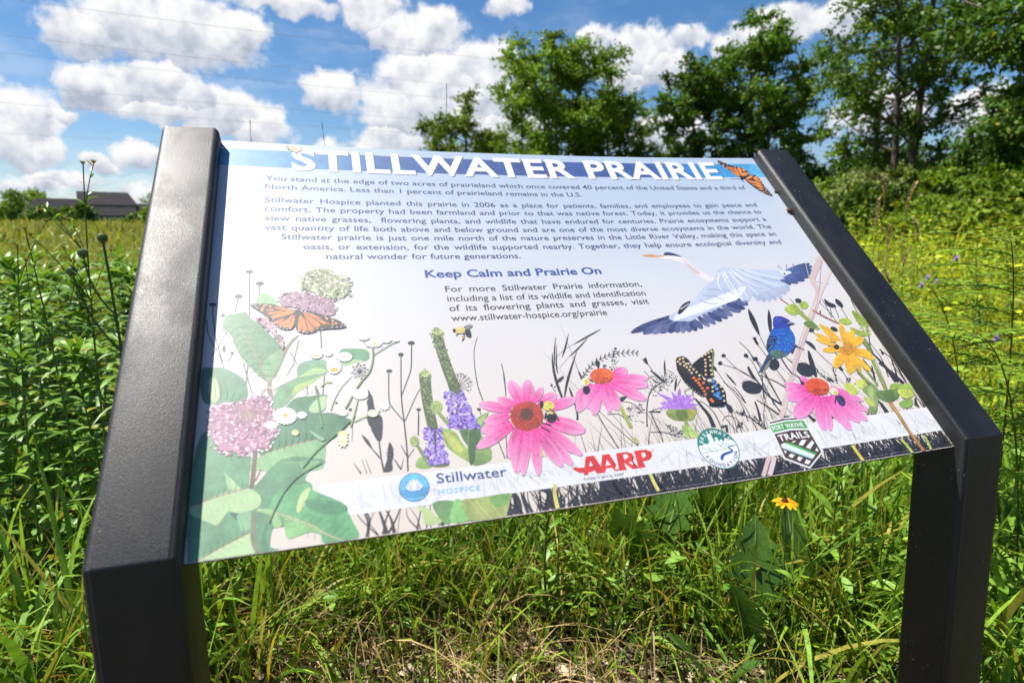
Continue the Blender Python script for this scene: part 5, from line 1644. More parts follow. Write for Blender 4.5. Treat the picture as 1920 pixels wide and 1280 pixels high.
# the hairline credit row at the foot, too small to read
lg = Sheet(.09e-3); SH.append(('printed_credit_line', lg))
for i in range(150):
    u = -.02 + i * .0029; 
    if rng.random() < .8: lg.k = 20 + i % 4; lg.stroke([(u, .0042), (u + rng.uniform(.0006, .0022), .0042)], .0009, .0009, '8E8E92')
for nm, sh in SH: sh.build(nm)
PRINT_LEVELS = [(nm, round(sh.base * 1e3, 3), round((sh.base + sh.k * sh.STEP) * 1e3, 3)) for nm, sh in SH]

# scraps of leaf caught between the panel and the right rail
mt_scrap, q, p, out = newmat('dead_leaf')
p.inputs['Base Color'].default_value = (.22, .07, .03, 1); p.inputs['Roughness'].default_value = .8
def scrap(u, v, s, label):
    bm = bmesh.new(); bmesh.ops.create_icosphere(bm, subdivisions=2, radius=s)
    for w in bm.verts: w.co = Vector((w.co.x * 1.3, w.co.y * .8, w.co.z * .5)) + Vector(rng.normal(0, s * .22, 3))
    me = bpy.data.meshes.new('leaf_scrap'); bm.to_mesh(me); bm.free(); o = link('leaf_scrap', me, mt_scrap)
    o.location = sign.matrix_basis @ Vector(P3(np.array([u]), np.array([v]), s * .4)[0]); o.rotation_euler = (R(40), 0, R(30)); tag(o, label, 'leaf scrap')
scrap(.4472, .449, .0042, 'brown leaf scrap lodged against the right rail beside the paragraph'); scrap(.4480, .498, .0022, 'tiny reddish scrap against the right rail below the printed butterfly')
# ------------------------------------------------------------------ ground
def foliage_mat(name, trans=.35, rough=.42, spec=.35, warm=(1.25, 1.15, .55), mott=70):
    mt, q, p, out = newmat(name)
    a = q.n('ShaderNodeAttribute', attribute_name='Col').outputs['Color']
    oc = q.n('ShaderNodeTexCoord').outputs['Object']; a = q.vm('SCALE', a, sc=q.rng(q.noise(oc, mott, 3, .6), .25, .75, .72, 1.28))
    q.lk(a, p.inputs['Base Color']); p.inputs['Roughness'].default_value = rough; p.inputs['Specular IOR Level'].default_value = spec
    tr = q.n('ShaderNodeBsdfTranslucent'); q.lk(q.mix(1.0, a, (*warm, 1), 'MULTIPLY'), tr.inputs[0])
    mx = q.n('ShaderNodeMixShader'); mx.inputs[0].default_value = trans
    q.lk(p.outputs[0], mx.inputs[1]); q.lk(tr.outputs[0], mx.inputs[2]); q.lk(mx.outputs[0], out.inputs[0])
    return mt
M_GRASS = foliage_mat('grass_blade', .34, .45, .2); M_LEAF = foliage_mat('leaf', .30, .40, .3); M_TREE = foliage_mat('tree_leaf', .30, .5, .25, mott=1.2); M_DRY = foliage_mat('dry_stem', .25, .7, .1, (1.1, 1.0, .8))
def simple_mat(name, col, rough=.7, spec=.3):
    mt, q, p, out = newmat(name); p.inputs['Base Color'].default_value = (*col, 1); p.inputs['Roughness'].default_value = rough; p.inputs['Specular IOR Level'].default_value = spec
    return mt, q, p
mt_ground, q, p, out = newmat('prairie_soil')
oc = q.n('ShaderNodeTexCoord').outputs['Object']
n_a = q.noise(oc, 45, 5, .65); n_b = q.noise(oc, 7, 3); n_c = q.noise(oc, .12, 4)
litter = q.ramp(n_a, [(.3, (.02, .015, .010)), (.5, (.085, .062, .038)), (.68, (.24, .19, .13))])
field = q.ramp(n_c, [(.35, (.055, .085, .018)), (.55, (.10, .11, .03)), (.7, (.14, .12, .05))])
dist = q.vm('LENGTH', oc)
q.lk(q.mix(q.rng(dist, 5, 12), litter, field), p.inputs['Base Color']); p.inputs['Roughness'].default_value = .95; p.inputs['Specular IOR Level'].default_value = .1
bp = q.n('ShaderNodeBump'); bp.inputs['Strength'].default_value = .8; bp.inputs['Distance'].default_value = .02; q.lk(n_a, bp.inputs['Height']); q.lk(bp.outputs[0], p.inputs['Normal'])
rr = np.concatenate([[0], np.geomspace(.3, 2200, 110)]); th = np.linspace(0, 2 * np.pi, 145)[:-1]
gx = (rr[:, None] * np.sin(th)); gy = (rr[:, None] * np.cos(th))
def far_z(x, y):
    d = np.hypot(x + .31, y + .54); z = ground_z(x, y)
    return np.where(d > 260, ground_z(x * 260 / np.maximum(d, 1), y * 260 / np.maximum(d, 1)) - (d - 260) * .004, z)
gz = far_z(gx, gy)
nr, na = gx.shape; i = (np.arange(nr - 1)[:, None] * na + np.arange(na)).ravel(); j = (np.arange(nr - 1)[:, None] * na + (np.arange(na) + 1) % na).ravel()
tag(link('ground', npmesh('ground', np.stack([gx.ravel(), gy.ravel(), gz.ravel()], 1), np.stack([i, j, j + na, i + na], 1), None, True), mt_ground), kind='structure')

# ------------------------------------------------------------------ ribbon builder for blades and leaves
def ribbons(base, d0, L, Wd, droop, prof, col, tipcol=None, fold=0.0, roll=None, curl=None):
    """vectorised: N leaves, 2 (or 3 when fold) vertices across"""
    base, d0 = np.asarray(base, float), np.asarray(d0, float); N = len(base); prof = np.asarray(prof, float); K = len(prof)
    d0 = d0 / np.linalg.norm(d0, axis=1)[:, None]; t = np.linspace(0, 1, K)[None, :, None]
    L = np.broadcast_to(L, (N,))[:, None, None]; Wd = np.broadcast_to(Wd, (N,))[:, None, None]; droop = np.broadcast_to(droop, (N,))[:, None, None]
    hz = d0.copy(); hz[:, 2] = 0; hz /= np.linalg.norm(hz, axis=1)[:, None] + 1e-9
    sp = base[:, None] + d0[:, None] * L * t + (np.array([0, 0, -1.0]) + hz[:, None] * .35) * droop * L * t ** 2.2
    side = np.cross(d0, [0, 0, 1.0]); bad = np.linalg.norm(side, axis=1) < 1e-3; side[bad] = [1, 0, 0]; side /= np.linalg.norm(side, axis=1)[:, None]
    if roll is not None:
        nrm = np.cross(side, d0); side = side * np.cos(roll)[:, None] + nrm * np.sin(roll)[:, None]
    w = side[:, None] * Wd * .5 * prof[None, :, None]
    if fold:
        nrm = np.cross(side, d0)[:, None]; up = nrm * np.abs(Wd) * .5 * fold * prof[None, :, None]
        V = np.stack([sp - w + up, sp, sp + w + up], 2); A = 3
    else: V = np.stack([sp - w, sp + w], 2); A = 2
    V = V.reshape(-1, 3)
    a = (np.arange(N)[:, None, None] * K * A + np.arange(K - 1)[None, :, None] * A + np.arange(A - 1)[None, None, :]).ravel()
    F = np.stack([a, a + 1, a + A + 1, a + A], 1)
    col = np.broadcast_to(np.asarray(col, float), (N, 3)); tc = col if tipcol is None else np.broadcast_to(np.asarray(tipcol, float), (N, 3))
    C = (col[:, None] * (1 - t ** 1.5) + tc[:, None] * t ** 1.5); C = np.repeat(C[:, :, None], A, 2).reshape(-1, 3)
    return V, F, C
def joinR(parts):
    V, F, C, n = [], [], [], 0
    for v, f, c in parts: V.append(v); F.append(f + n); C.append(c); n += len(v)
    return np.concatenate(V), np.concatenate(F), np.concatenate(C)
def polar(n, d0, d1, a0, a1, power=2):
    d = (rng.uniform(d0 ** power, d1 ** power, n)) ** (1 / power); a = R(1) * rng.uniform(a0, a1, n)
    x = CAM[0] + d * np.sin(a); y = CAM[1] + d * np.cos(a)
    return x, y, d, np.degrees(a)
GP = np.array([.75, 1, .95, .8, .5, .04])
def clumpy(x, y, f=3.0):
    return .5 + .5 * np.sin(x * f + 1.7 * np.sin(y * f * .7)) * np.sin(y * f * 1.13 + 1.3 * np.sin(x * f * .6 + 2))
def blades(x, y, h, w, lean, droop, col, tip=None, prof=GP):
    n = len(x); a = rng.uniform(0, 6.283, n); ln = np.abs(rng.normal(0, 1, n)) * lean
    d = np.stack([np.cos(a) * ln, np.sin(a) * ln, np.ones(n)], 1)
    b = np.stack([x, y, ground_z(x, y) - .01], 1)
    return ribbons(b, d, h, w, droop, prof, col, tip, 0.0, rng.uniform(0, 3.14, n))
GAIN = 1.85
def greens(n, lo=(.032, .075, .010), hi=(.14, .21, .03), yel=.12):
    t = rng.uniform(0, 1, (n, 1)) ** 1.2; c = (np.array(lo) * (1 - t) + np.array(hi) * t) * np.array([GAIN, GAIN * .98, GAIN * .62])
    k = rng.random(n) < yel; c[k] = np.array([.34, .31, .05]) * rng.uniform(.7, 1.1, (k.sum(), 1))
    return c
def straw(n): return np.array([.46, .33, .15]) * rng.uniform(.45, 1.15, (n, 1)) * np.array([1, 1, 1]) + rng.normal(0, .012, (n, 3)).clip(-.02, .02)
def under_ok(x, y, h):
    """keep blades out of the panel, the posts and the camera's path to them"""
    yy = y + .0
    inx = (np.abs(x) < .60)
    lim = np.where(yy < .02, 0, .66 + 1.0 * np.clip(yy, 0, .42))
    bad = inx & (yy < .50) & ((yy < .14) | (h > lim - .06))
    pst = (np.abs(np.abs(x) - .486) < .06) & (yy > -.06) & (yy < .10)
    front = (yy < .05) & (x > -.62) & (x < .72)
    return ~(bad | pst | front)
def field(n, d0, d1, a0, a1, hlo, hhi, wlo, whi, lean, droop, colf, tipf=None, clump=0.0, power=2, prof=GP):
    x, y, d, a = polar(n, d0, d1, a0, a1, power)
    k = rng.random(n) > clump * clumpy(x, y); h = rng.uniform(hlo, hhi, n) * (.75 + .5 * clumpy(x, y, 1.7)); k &= under_ok(x, y, h)
    x, y, h, a = x[k], y[k], h[k], a[k]; n = len(x)
    return blades(x, y, h, rng.uniform(wlo, whi, n), lean * 1.25, rng.uniform(.1, droop * 1.35, n), colf(n), None if tipf is None else tipf(n), prof)
# short grass, seen between the posts and left and right of them
near = [field(1100, 1.08, 1.4, -8, 52, .06, .26, .003, .009, .5, .7, lambda n: greens(n, yel=.25), clump=.8), field(8500, 1.34, 2.0, -8, 52, .14, .42, .004, .010, .32, .5, lambda n: greens(n, yel=.18), clump=.75),
        field(15000, 1.6, 3.4, -8, 52, .24, .55, .005, .014, .25, .45, greens, clump=.45),
        field(1500, 1.5, 3.0, 8, 52, .32, .60, .011, .020, .3, .9, lambda n: greens(n, (.05, .12, .02), (.12, .22, .05), .05), clump=.5),
        field(5200, 1.2, 3.2, -38, -8, .15, .46, .004, .012, .35, .6, lambda n: greens(n, yel=.2), clump=.6),
        field(520, 1.35, 2.6, -38, -9, .35, .62, .011, .020, .28, .7, lambda n: greens(n, (.06, .13, .02), (.13, .22, .05), .1), clump=.3),
        field(5600, 1.3, 3.4, 52, 78, .14, .42, .005, .013, .3, .6, lambda n: greens(n, (.06, .13, .015), (.15, .24, .04), .08), clump=.5),
        field(900, 1.5, 3.6, 52, 78, .3, .62, .010, .019, .3, .8, lambda n: greens(n, (.06, .13, .02), (.14, .23, .05), .05), clump=.3)]
def arch(n, d0, d1, a0, a1, l0, l1, w0, w1, colf):
    return field(n, d0, d1, a0, a1, l0, l1, w0, w1, .55, 1.1, colf, None, .2, 2, np.array([.6, .9, 1, .95, .85, .7, .5, .25, .03]))
near += [arch(260, 1.25, 2.4, -8, 52, .35, .62, .006, .013, lambda n: greens(n, (.06, .13, .03), (.15, .22, .06), .15)), arch(200, 1.3, 2.6, -36, -9, .4, .75, .007, .015, lambda n: greens(n, (.06, .13, .03), (.15, .22, .05), .2)), arch(220, 1.4, 3, 52, 78, .4, .7, .008, .016, lambda n: greens(n, (.07, .14, .03), (.16, .24, .05), .1))]
near += [field(7000, .45, 4.0, 78, 322, .06, .22, .006, .016, .6, .6, lambda n: greens(n, (.03, .07, .012), (.08, .13, .02), .08), clump=.2)]  # unseen grass behind the camera, added dark so the post fronts reflect less light
o = link('short_grass', npmesh('short_grass', *joinR(near)), M_GRASS); tag(o, 'short green grass growing under and around the sign', 'grass', kind='stuff')
dry = [field(1500, 1.05, 1.65, 2, 30, .04, .20, .0016, .004, 1.1, .9, straw, clump=.35), field(900, 1.05, 1.4, -8, 50, .05, .22, .0016, .0036, 1.0, .9, straw, clump=.5), field(3600, 1.25, 2.3, -8, 18, .08, .34, .0016, .0036, .8, .9, straw, clump=.5), field(900, 1.25, 2.2, 18, 50, .08, .3, .0016, .0036, .9, .9, straw, clump=.6),
       field(4600, 1.25, 2.7, -38, -8, .12, .36, .0016, .0036, .8, 1.0, lambda n: straw(n) * np.array([1.05, .80, .5]), clump=.4), field(900, 1.4, 3, 52, 78, .1, .34, .0016, .004, .8, .9, straw, clump=.5)]
def arch_dry(n, a0, a1, d0=1.2, d1=2.3): return field(n, d0, d1, a0, a1, .2, .55, .0022, .005, .6, .9, straw, None, .3, 2, np.array([.8, 1, .9, .8, .6, .4, .1]))
dry += [arch_dry(420, -8, 20), arch_dry(170, 20, 50), arch_dry(480, -36, -9, 1.2, 2.8)]
o = link('dry_grass', npmesh('dry_grass', *joinR(dry)), M_DRY); tag(o, 'dry straw coloured grass tangled low around the posts', 'dry grass', kind='stuff')
# meadow beyond
def bright(n): return greens(n, (.12, .17, .012), (.27, .31, .025), .16)
def olive(n):
    c = greens(n, (.08, .11, .02), (.17, .19, .035), .1); k = rng.random(n) < .16; c[k] = np.array([.36, .29, .13]) * rng.uniform(.6, 1.1, (k.sum(), 1)); return c
def tuft(n, d0, d1, a0, a1, h0, h1, w0, w1, colf, clump=.35, power=2, lean=.32): return field(n, d0, d1, a0, a1, h0, h1, w0, w1, lean, .5, colf, None, clump, power, np.array([.7, 1, .8, .05]))
mead = [tuft(16000, 3.2, 8, 14, 78, .34, .70, .005, .013, bright), tuft(14000, 8, 24, 10, 78, .4, .75, .012, .03, bright, power=1.6), tuft(9000, 22, 70, 8, 80, .5, .9, .03, .07, lambda n: greens(n, (.09, .14, .02), (.17, .22, .035), .15), power=1.5),
        tuft(6000, 3.0, 7, -38, 14, .4, .78, .005, .012, greens), tuft(13000, 6.5, 22, -38, 14, .45, .85, .010, .026, olive, power=1.6), tuft(15000, 20, 90, -38, 14, .5, .95, .03, .08, olive, power=1.5), tuft(9000, 80, 190, -38, 20, .7, 1.2, .1, .25, olive, power=1.4)]
o = link('meadow_grass', npmesh('meadow_grass', *joinR(mead)), M_GRASS); tag(o, 'tall bright meadow grass spreading to the trees and houses', 'grass', kind='stuff')
# low leafy ground cover among the grass and leaf litter on the soil
def cover(n, d0, d1, a0, a1, z0, z1, l0, l1, colf):
    x, y, d, a = polar(n, d0, d1, a0, a1); z = rng.uniform(z0, z1, n) * (.4 + .9 * clumpy(x, y, 2.3)); k = under_ok(x, y, z + .1) & (rng.random(n) > .6 * clumpy(x + 3, y, 2.6)); x, y, z = x[k], y[k], z[k]; n = len(x)
    th_ = rng.uniform(0, 6.28, n); d0_ = np.stack([np.cos(th_), np.sin(th_), rng.uniform(-.1, .7, n)], 1)
    return ribbons(np.stack([x, y, ground_z(x, y) + z], 1), d0_, rng.uniform(l0, l1, n), rng.uniform(l0, l1, n) * .42, rng.uniform(0, .4, n), [.1, .8, 1, .7, .05], colf(n), None, .25, rng.uniform(-.6, .6, n))
cov = [cover(2600, 1.3, 3.2, -8, 52, .01, .22, .025, .06, lambda n: greens(n, (.05, .12, .02), (.12, .21, .05), .06)), cover(1800, 1.6, 3.4, -38, -8, .02, .25, .025, .06, lambda n: greens(n, (.05, .12, .03), (.12, .2, .06), .05)),
       cover(2600, 1.5, 4, 50, 78, .03, .4, .03, .08, lambda n: greens(n, (.06, .13, .02), (.15, .24, .05), .05)), cover(9000, 3.5, 14, 14, 78, .2, .75, .05, .11, bright), cover(6000, 3.5, 14, -38, 14, .2, .7, .05, .10, lambda n: greens(n, (.05, .1, .02), (.12, .17, .04), .1))]
o = link('ground_cover', npmesh('ground_cover', *joinR(cov)), M_LEAF); tag(o, 'low broad leaved green weeds mixed through the grass', 'weeds', kind='stuff')
n = 8200; x, y, d, a = polar(n, 1.05, 2.6, -38, 78); th_ = rng.uniform(0, 6.28, n)
lv = ribbons(np.stack([x, y, ground_z(x, y) + rng.uniform(.002, .03, n)], 1), np.stack([np.cos(th_), np.sin(th_), rng.normal(0, .22, n)], 1), rng.uniform(.012, .045, n), rng.uniform(.006, .022, n), rng.uniform(-.2, .3, n), [.3, 1, .9, .2], np.array([.42, .34, .24]) * rng.uniform(.3, 1.3, (n, 1)), None, .3, rng.uniform(-.7, .7, n))
o = link('leaf_litter', npmesh('leaf_litter', *lv), M_DRY); tag(o, 'pale dry leaves and chips lying on the bare soil', 'leaf litter', kind='stuff')

# ------------------------------------------------------------------ single plants
def tube(pts, r0, r1, col, sides=6):
    pts = np.asarray(pts, float); K = len(pts); t = np.gradient(pts, axis=0); t /= np.linalg.norm(t, axis=1)[:, None]
    a = np.cross(t, [.31, .95, .1]); a /= np.linalg.norm(a, axis=1)[:, None]; b = np.cross(t, a)
    r = np.linspace(r0, r1, K)[:, None, None]; th_ = np.linspace(0, 2 * np.pi, sides + 1)[:-1]
    V = pts[:, None] + r * (a[:, None] * np.cos(th_)[None, :, None] + b[:, None] * np.sin(th_)[None, :, None])
    i = (np.arange(K - 1)[:, None] * sides + np.arange(sides)).ravel(); j = (np.arange(K - 1)[:, None] * sides + (np.arange(sides) + 1) % sides).ravel()
    return V.reshape(-1, 3), np.stack([i, j, j + sides, i + sides], 1), np.tile(col, (K * sides, 1))
def curve_pts(p0, p1, bow, k=9):
    p0, p1 = np.asarray(p0, float), np.asarray(p1, float); t = np.linspace(0, 1, k)[:, None]
    return p0 + (p1 - p0) * t + np.asarray(bow, float) * (4 * t * (1 - t))
LP = [.12, .62, .95, 1, .82, .5, .06]
def stem_leaves(pts, n, L0, L1, Wr, droop, colf, t0=.12, t1=.98, up=.6, whorl=1, fold=.28):
    pts = np.asarray(pts); out_b, out_d, LL = [], [], []; ang = rng.uniform(0, 6)
    for i in range(n):
        t = t0 + (t1 - t0) * (i // whorl * whorl + .5) / n + rng.normal(0, .004); f = min(max(t, 0), .999) * (len(pts) - 1); k = int(f); b = pts[k] + (pts[min(k + 1, len(pts) - 1)] - pts[k]) * (f - k)
        ang += 2.4 if i % whorl == 0 else 2 * math.pi / whorl
        e = up + .5 * t + rng.normal(0, .15); out_b.append(b); out_d.append((math.cos(ang), math.sin(ang), e)); LL.append((L0 + (L1 - L0) * t) * rng.uniform(.8, 1.15))
    LL = np.array(LL)
    return ribbons(out_b, out_d, LL, LL * Wr, droop * rng.uniform(.5, 1.4, n), LP, colf(n), None, fold, rng.uniform(-.4, .4, n))
def plant(name, loc, label, cat, group=None, rz=0, **parts):
    t = thing(name, loc, label, cat, group, rz)
    for k, (geo, mt) in parts.items(): link(k, npmesh(k, *geo), mt, t)
    return t
dgreen = lambda n: greens(n, (.045, .105, .018), (.115, .20, .042), .03)
mgreen = lambda n: greens(n, (.06, .13, .02), (.12, .21, .04), .04)
SC_ = (.12, .20, .045)
# dense stand of leafy stems left of the sign
protos = []
for k in range(5):
    h = rng.uniform(.80, .98); st = curve_pts((0, 0, -.02), (rng.normal(0, .08), rng.normal(0, .08), h), (rng.normal(0, .02), rng.normal(0, .02), 0))
    g1 = tube(st, .0045, .0018, SC_); g2 = joinR([stem_leaves(st, 54, .15, .12, .27, .5, dgreen, .10, 1.0, .30, 2), stem_leaves(st, 14, .10, .07, .27, .25, mgreen, .88, 1.0, .9)])
    protos.append((g1, g2))
stand = []
nst = 0
for d_, a_ in [(dd, aa) for dd in (2.25, 2.5, 2.8, 3.1, 3.45, 3.8, 4.2) for aa in np.arange(-29, -11.5, 21.5 / (dd * 3.1))]:
    d_ += rng.normal(0, .1); a_ += rng.normal(0, .6); k = nst % 5
    if nst < 5:
        t = plant('prairie_forb', at(a_, d_), 'tall dark green leafy stem in the dense stand left of the sign', 'plant', 'leafy stems in the stand left of the sign', rng.uniform(0, 6), stem=(protos[k][0], M_LEAF), foliage=(protos[k][1], M_LEAF)); stand.append(t)
    else:
        t = copy_tree(stand[k]); t.location = at(a_, d_); t.rotation_euler = (0, 0, rng.uniform(0, 6))
    s = rng.uniform(.82, 1.06) * (1.0 if d_ > 2.6 else .86); t.scale = (s, s, s); nst += 1
# forbs scattered through the sunny meadow on the right
mforb = []
lgreen = lambda n: greens(n, (.07, .13, .015), (.17, .24, .03), .06)
for i in range(64):
    a_ = rng.uniform(43, 70); d_ = rng.uniform(3.6, 14)
    if i < 4:
        h = rng.uniform(.72, .95); st = curve_pts((0, 0, -.02), (rng.normal(0, .10), rng.normal(0, .10), h), (rng.normal(0, .03), rng.normal(0, .03), 0)); br = [stem_leaves(st, 44, .14, .07, (.16, .2, .3, .13)[i], .5, lgreen, .15, 1.0, .5, 2)]
        sts = [tube(st, .004, .0015, SC_)]
        for b in range(5):
            c_ = curve_pts(st[4 + b % 4], st[4 + b % 4] + np.array([math.cos(b * 2.4) * .16, math.sin(b * 2.4) * .16, .22]), (0, 0, -.02), 6); sts.append(tube(c_, .002, .001, SC_, 5)); br.append(stem_leaves(c_, 14, .09, .05, (.16, .2, .3, .13)[i], .4, lgreen, .2, 1, .6))
        t = plant('meadow_forb', at(a_, d_), 'bright green forb standing in the sunny meadow right of the sign', 'plant', 'forbs in the right hand meadow', 0, stem=(joinR(sts), M_LEAF), foliage=(joinR(br), M_LEAF)); mforb.append(t)
    else:
        t = copy_tree(mforb[i % 4]); t.location = at(a_, d_)
    t.rotation_euler = (0, 0, rng.uniform(0, 6)); s = rng.uniform(.75, 1.1); t.scale = (s, s, s)
# thin tall weeds poking above the stand
def weed(az_, d_, h, label, nl, buds, lean=(0, 0), name='tall_weed'):
    st = curve_pts((0, 0, -.02), (lean[0], lean[1], h), (rng.normal(0, .03), rng.normal(0, .02), 0), 12)
    geo = [stem_leaves(st, nl, .11, .04, .17, .4, mgreen, .15, .97, .5, 2)]; stm = [tube(st, .0042, .0014, SC_)]; bud = []
    for b in range(buds):
        t = rng.uniform(.72, .95); k = int(t * 11); p0 = st[k]; a = rng.uniform(0, 6.28); L = rng.uniform(.06, .16); p1 = p0 + np.array([math.cos(a) * L * .8, math.sin(a) * L * .8, L]); c = curve_pts(p0, p1, (0, 0, .01), 6)
        stm.append(tube(c, .0014, .0009, SC_, 5)); geo.append(stem_leaves(c, 5, .03, .02, .25, .1, mgreen, .2, 1, .6)); bud.append(p1)
    bud.append(st[-1]); bud = np.array(bud)
    t = plant(name, at(az_, d_), label, 'plant', None, 0, stem=(joinR(stm), M_LEAF), foliage=(joinR(geo), M_LEAF))
    for b in bud: link('flower_bud', npmesh('flower_bud', *ribbons(np.tile(b, (6, 1)), [(math.cos(i), math.sin(i), 1.2) for i in np.linspace(0, 6.28, 7)[:-1]], .011, .006, .0, [.4, 1, .7, .2], (.10, .13, .03), (.20, .17, .04))), M_LEAF, t)
    return t
weed(-19.0, 1.75, 1.17, 'tallest thin weed with budding tip left of the sign, in front of the dark roofs', 26, 7, (.02, .01))
weed(-21.4, 1.8, 1.02, 'second thin weed with curved buds left of the tallest weed', 24, 4, (-.04, .02))
weed(-24.3, 1.9, .98, 'leafy weed leaning at the left edge of the view', 26, 2, (.05, .0))
weed(-23.3, 2.1, .94, 'short budding weed between two taller weeds at left', 22, 5, (.02, .02))
# rattlesnake master: bluish stem with spiky globes
st = curve_pts((0, 0, -.02), (.0, .0, 1.0), (.012, 0, 0), 12)
sp_geo = [tube(st, .0055, .0028, (.09, .14, .06))]; heads = [st[-1]]
for (k, ox, oz) in ((9, -.055, .15), (8, -.085, .20)):
    e = st[k] + np.array([ox, .01, oz]); sp_geo.append(tube(curve_pts(st[k], e, (-.012, 0, -.01), 7), .0024, .002, (.09, .14, .06))); heads.append(e)
rm = plant('rattlesnake_master', at(-17.65, 1.72), 'grey green stem bearing three spiky round heads beside the left post', 'plant', None, 0, stem=(joinR(sp_geo), M_LEAF), foliage=(stem_leaves(st, 9, .30, .08, .07, .6, lambda n: greens(n, (.09, .15, .07), (.14, .2, .09), 0), .05, .9, 1.0, 1, .3), M_LEAF))
for hd_ in heads:
    n = 130; ph = np.arccos(1 - 2 * (np.arange(n) + .5) / n); ga = np.arange(n) * 2.39996; dirs = np.stack([np.cos(ga) * np.sin(ph), np.sin(ga) * np.sin(ph), np.cos(ph)], 1)
    zs = np.cos(np.linspace(np.pi, 0, 9)); cv, cf, cc = tube([hd_ + np.array([0, 0, .0115 * z]) for z in zs], 1, 1, (.16, .23, .11), 10)
    cv = hd_ + np.concatenate([(cv[i * 10:i * 10 + 10] - hd_ - [0, 0, .0115 * z]) * max(.0115 * math.sqrt(max(0, 1 - z * z)), .0004) + [0, 0, .0115 * z] for i, z in enumerate(zs)]); core = (cv, cf, cc)
    link('flower_head', npmesh('flower_head', *joinR([core, ribbons(hd_ + dirs * .006, dirs + [0, 0, .02], .009, .0045, 0, [1, .7, .1], (.14, .2, .09), (.24, .3, .17))])), M_LEAF, rm)
# broad lobed leaves of the compass plant, seen under the right half of the panel
LOB = np.array([.06, .12, .16, .2, .62, .30, .78, .38, .9, .44, .98, .5, .92, .46, .74, .40, .42, .12, .02])
def lobed(name, az_, d_, label, leaves):
    t = thing(name, at(az_, d_), label, 'plant')
    for (a, L, w, e, dr) in leaves:
        g_ = ribbons([(0, 0, 0)], [(math.cos(a), math.sin(a), e)], L, w, dr, LOB, (.05, .12, .02), (.075, .16, .026), .34, np.array([rng.normal(0, .25)]))
        rib = ribbons([(0, 0, .002)], [(math.cos(a), math.sin(a), e)], L * .97, .006, dr, [1, 1, .9, .8, .7, .6, .5, .4, .3, .1], (.28, .34, .14), None, 0)
        link('leaf', npmesh('leaf', *joinR([g_, rib])), M_LEAF, t)
    return t
lobed('compass_plant', 41.8, 1.36, 'dark lobed upright leaves in front of the grass, right of the panel centre', [(R(60), .36, .15, 3.0, .06), (R(200), .30, .13, 2.6, .10)])
lobed('compass_plant', 31.5, 1.52, 'taller pair of toothed leaves under the middle of the panel', [(R(20), .44, .17, 3.4, .06), (R(190), .36, .15, 2.8, .10)])
lobed('compass_plant', 36.2, 1.75, 'big toothed leaf standing behind the two lobed plants', [(R(100), .52, .19, 4.0, .04), (R(260), .46, .17, 3.0, .1)])
lobed('compass_plant', 38.6, 1.20, 'low narrow lobed leaf nearest the camera below the panel', [(R(-70), .20, .09, 2.2, .15), (R(150), .22, .08, 1.8, .2)])
def dock(az_, d_, label, leaves, name='dock_plant'):
    t = thing(name, at(az_, d_), label, 'plant')
    for (a, L, w, e, dr) in leaves:
        g_ = ribbons([(0, 0, 0)], [(math.cos(a), math.sin(a), e)], L, w, dr, [.1, .3, .75, .96, 1, .98, .9, .75, .5, .06], (.085, .17, .03), (.11, .2, .035), .16, np.array([rng.normal(0, .3)]))
        rib = ribbons([(0, 0, .003)], [(math.cos(a), math.sin(a), e)], L * .95, .007, dr, [1, 1, .9, .8, .7, .6, .5, .4, .3, .1], (.42, .48, .24), None, 0)
        link('leaf', npmesh('leaf', *joinR([g_, rib])), M_LEAF, t)
    return t
dock(46.0, 1.48, 'pale green broad leaves with white midrib beside the right post', [(R(80), .36, .10, 3.0, .06), (R(-30), .24, .09, 1.5, .2), (R(160), .20, .10, 1.2, .3), (R(230), .24, .09, .8, .3)])
dock(24.5, 1.36, 'small oval leaves on the bare soil below the panel centre', [(R(40), .11, .05, .9, .3), (R(150), .10, .05, 1.4, .3), (R(260), .10, .045, 1.0, .3)])
dock(9.5, 1.42, 'narrow dark upright leaf pair near the left post foot', [(R(60), .22, .045, 3.4, .05), (R(200), .20, .045, 2.6, .1), (R(300), .16, .04, 1.2, .3)])
dock(57.5, 1.75, 'broad green leaves right of the right post', [(R(40), .34, .10, 1.8, .3), (R(160), .28, .09, 1.4, .3), (R(-60), .3, .09, 1.0, .4)])
# goldenrod stems behind the panel foot
def golden(az_, d_, h, label, nl=26, L=.075, name='goldenrod'):
    st = curve_pts((0, 0, -.02), (rng.normal(0, .02), rng.normal(0, .02), h), (rng.normal(0, .015), 0, 0), 10)
    return plant(name, at(az_, d_), label, 'plant', None, 0, stem=(tube(st, .004, .0018, (.10, .13, .03)), M_LEAF), foliage=(stem_leaves(st, nl, L, L * .7, .2, .3, mgreen, .1, 1, .7), M_LEAF))
golden(21.2, 1.33, .52, 'slim leafy goldenrod stem rising behind the bottom edge of the panel')
golden(27.2, 1.30, .20, 'small bushy leafed seedling on the bare soil', 22, .06)
golden(33.0, 1.42, .24, 'low leafy seedling between the lobed leaves', 18, .05)
golden(47.4, 1.60, .46, 'leafy stem standing just left of the right post', 30, .11)
golden(48.4, 1.95, .55, 'tall leafy stem half hidden behind the right post', 30, .10)
golden(-3.5, 1.55, .30, 'sparse leafy stem just right of the left post', 16, .06)
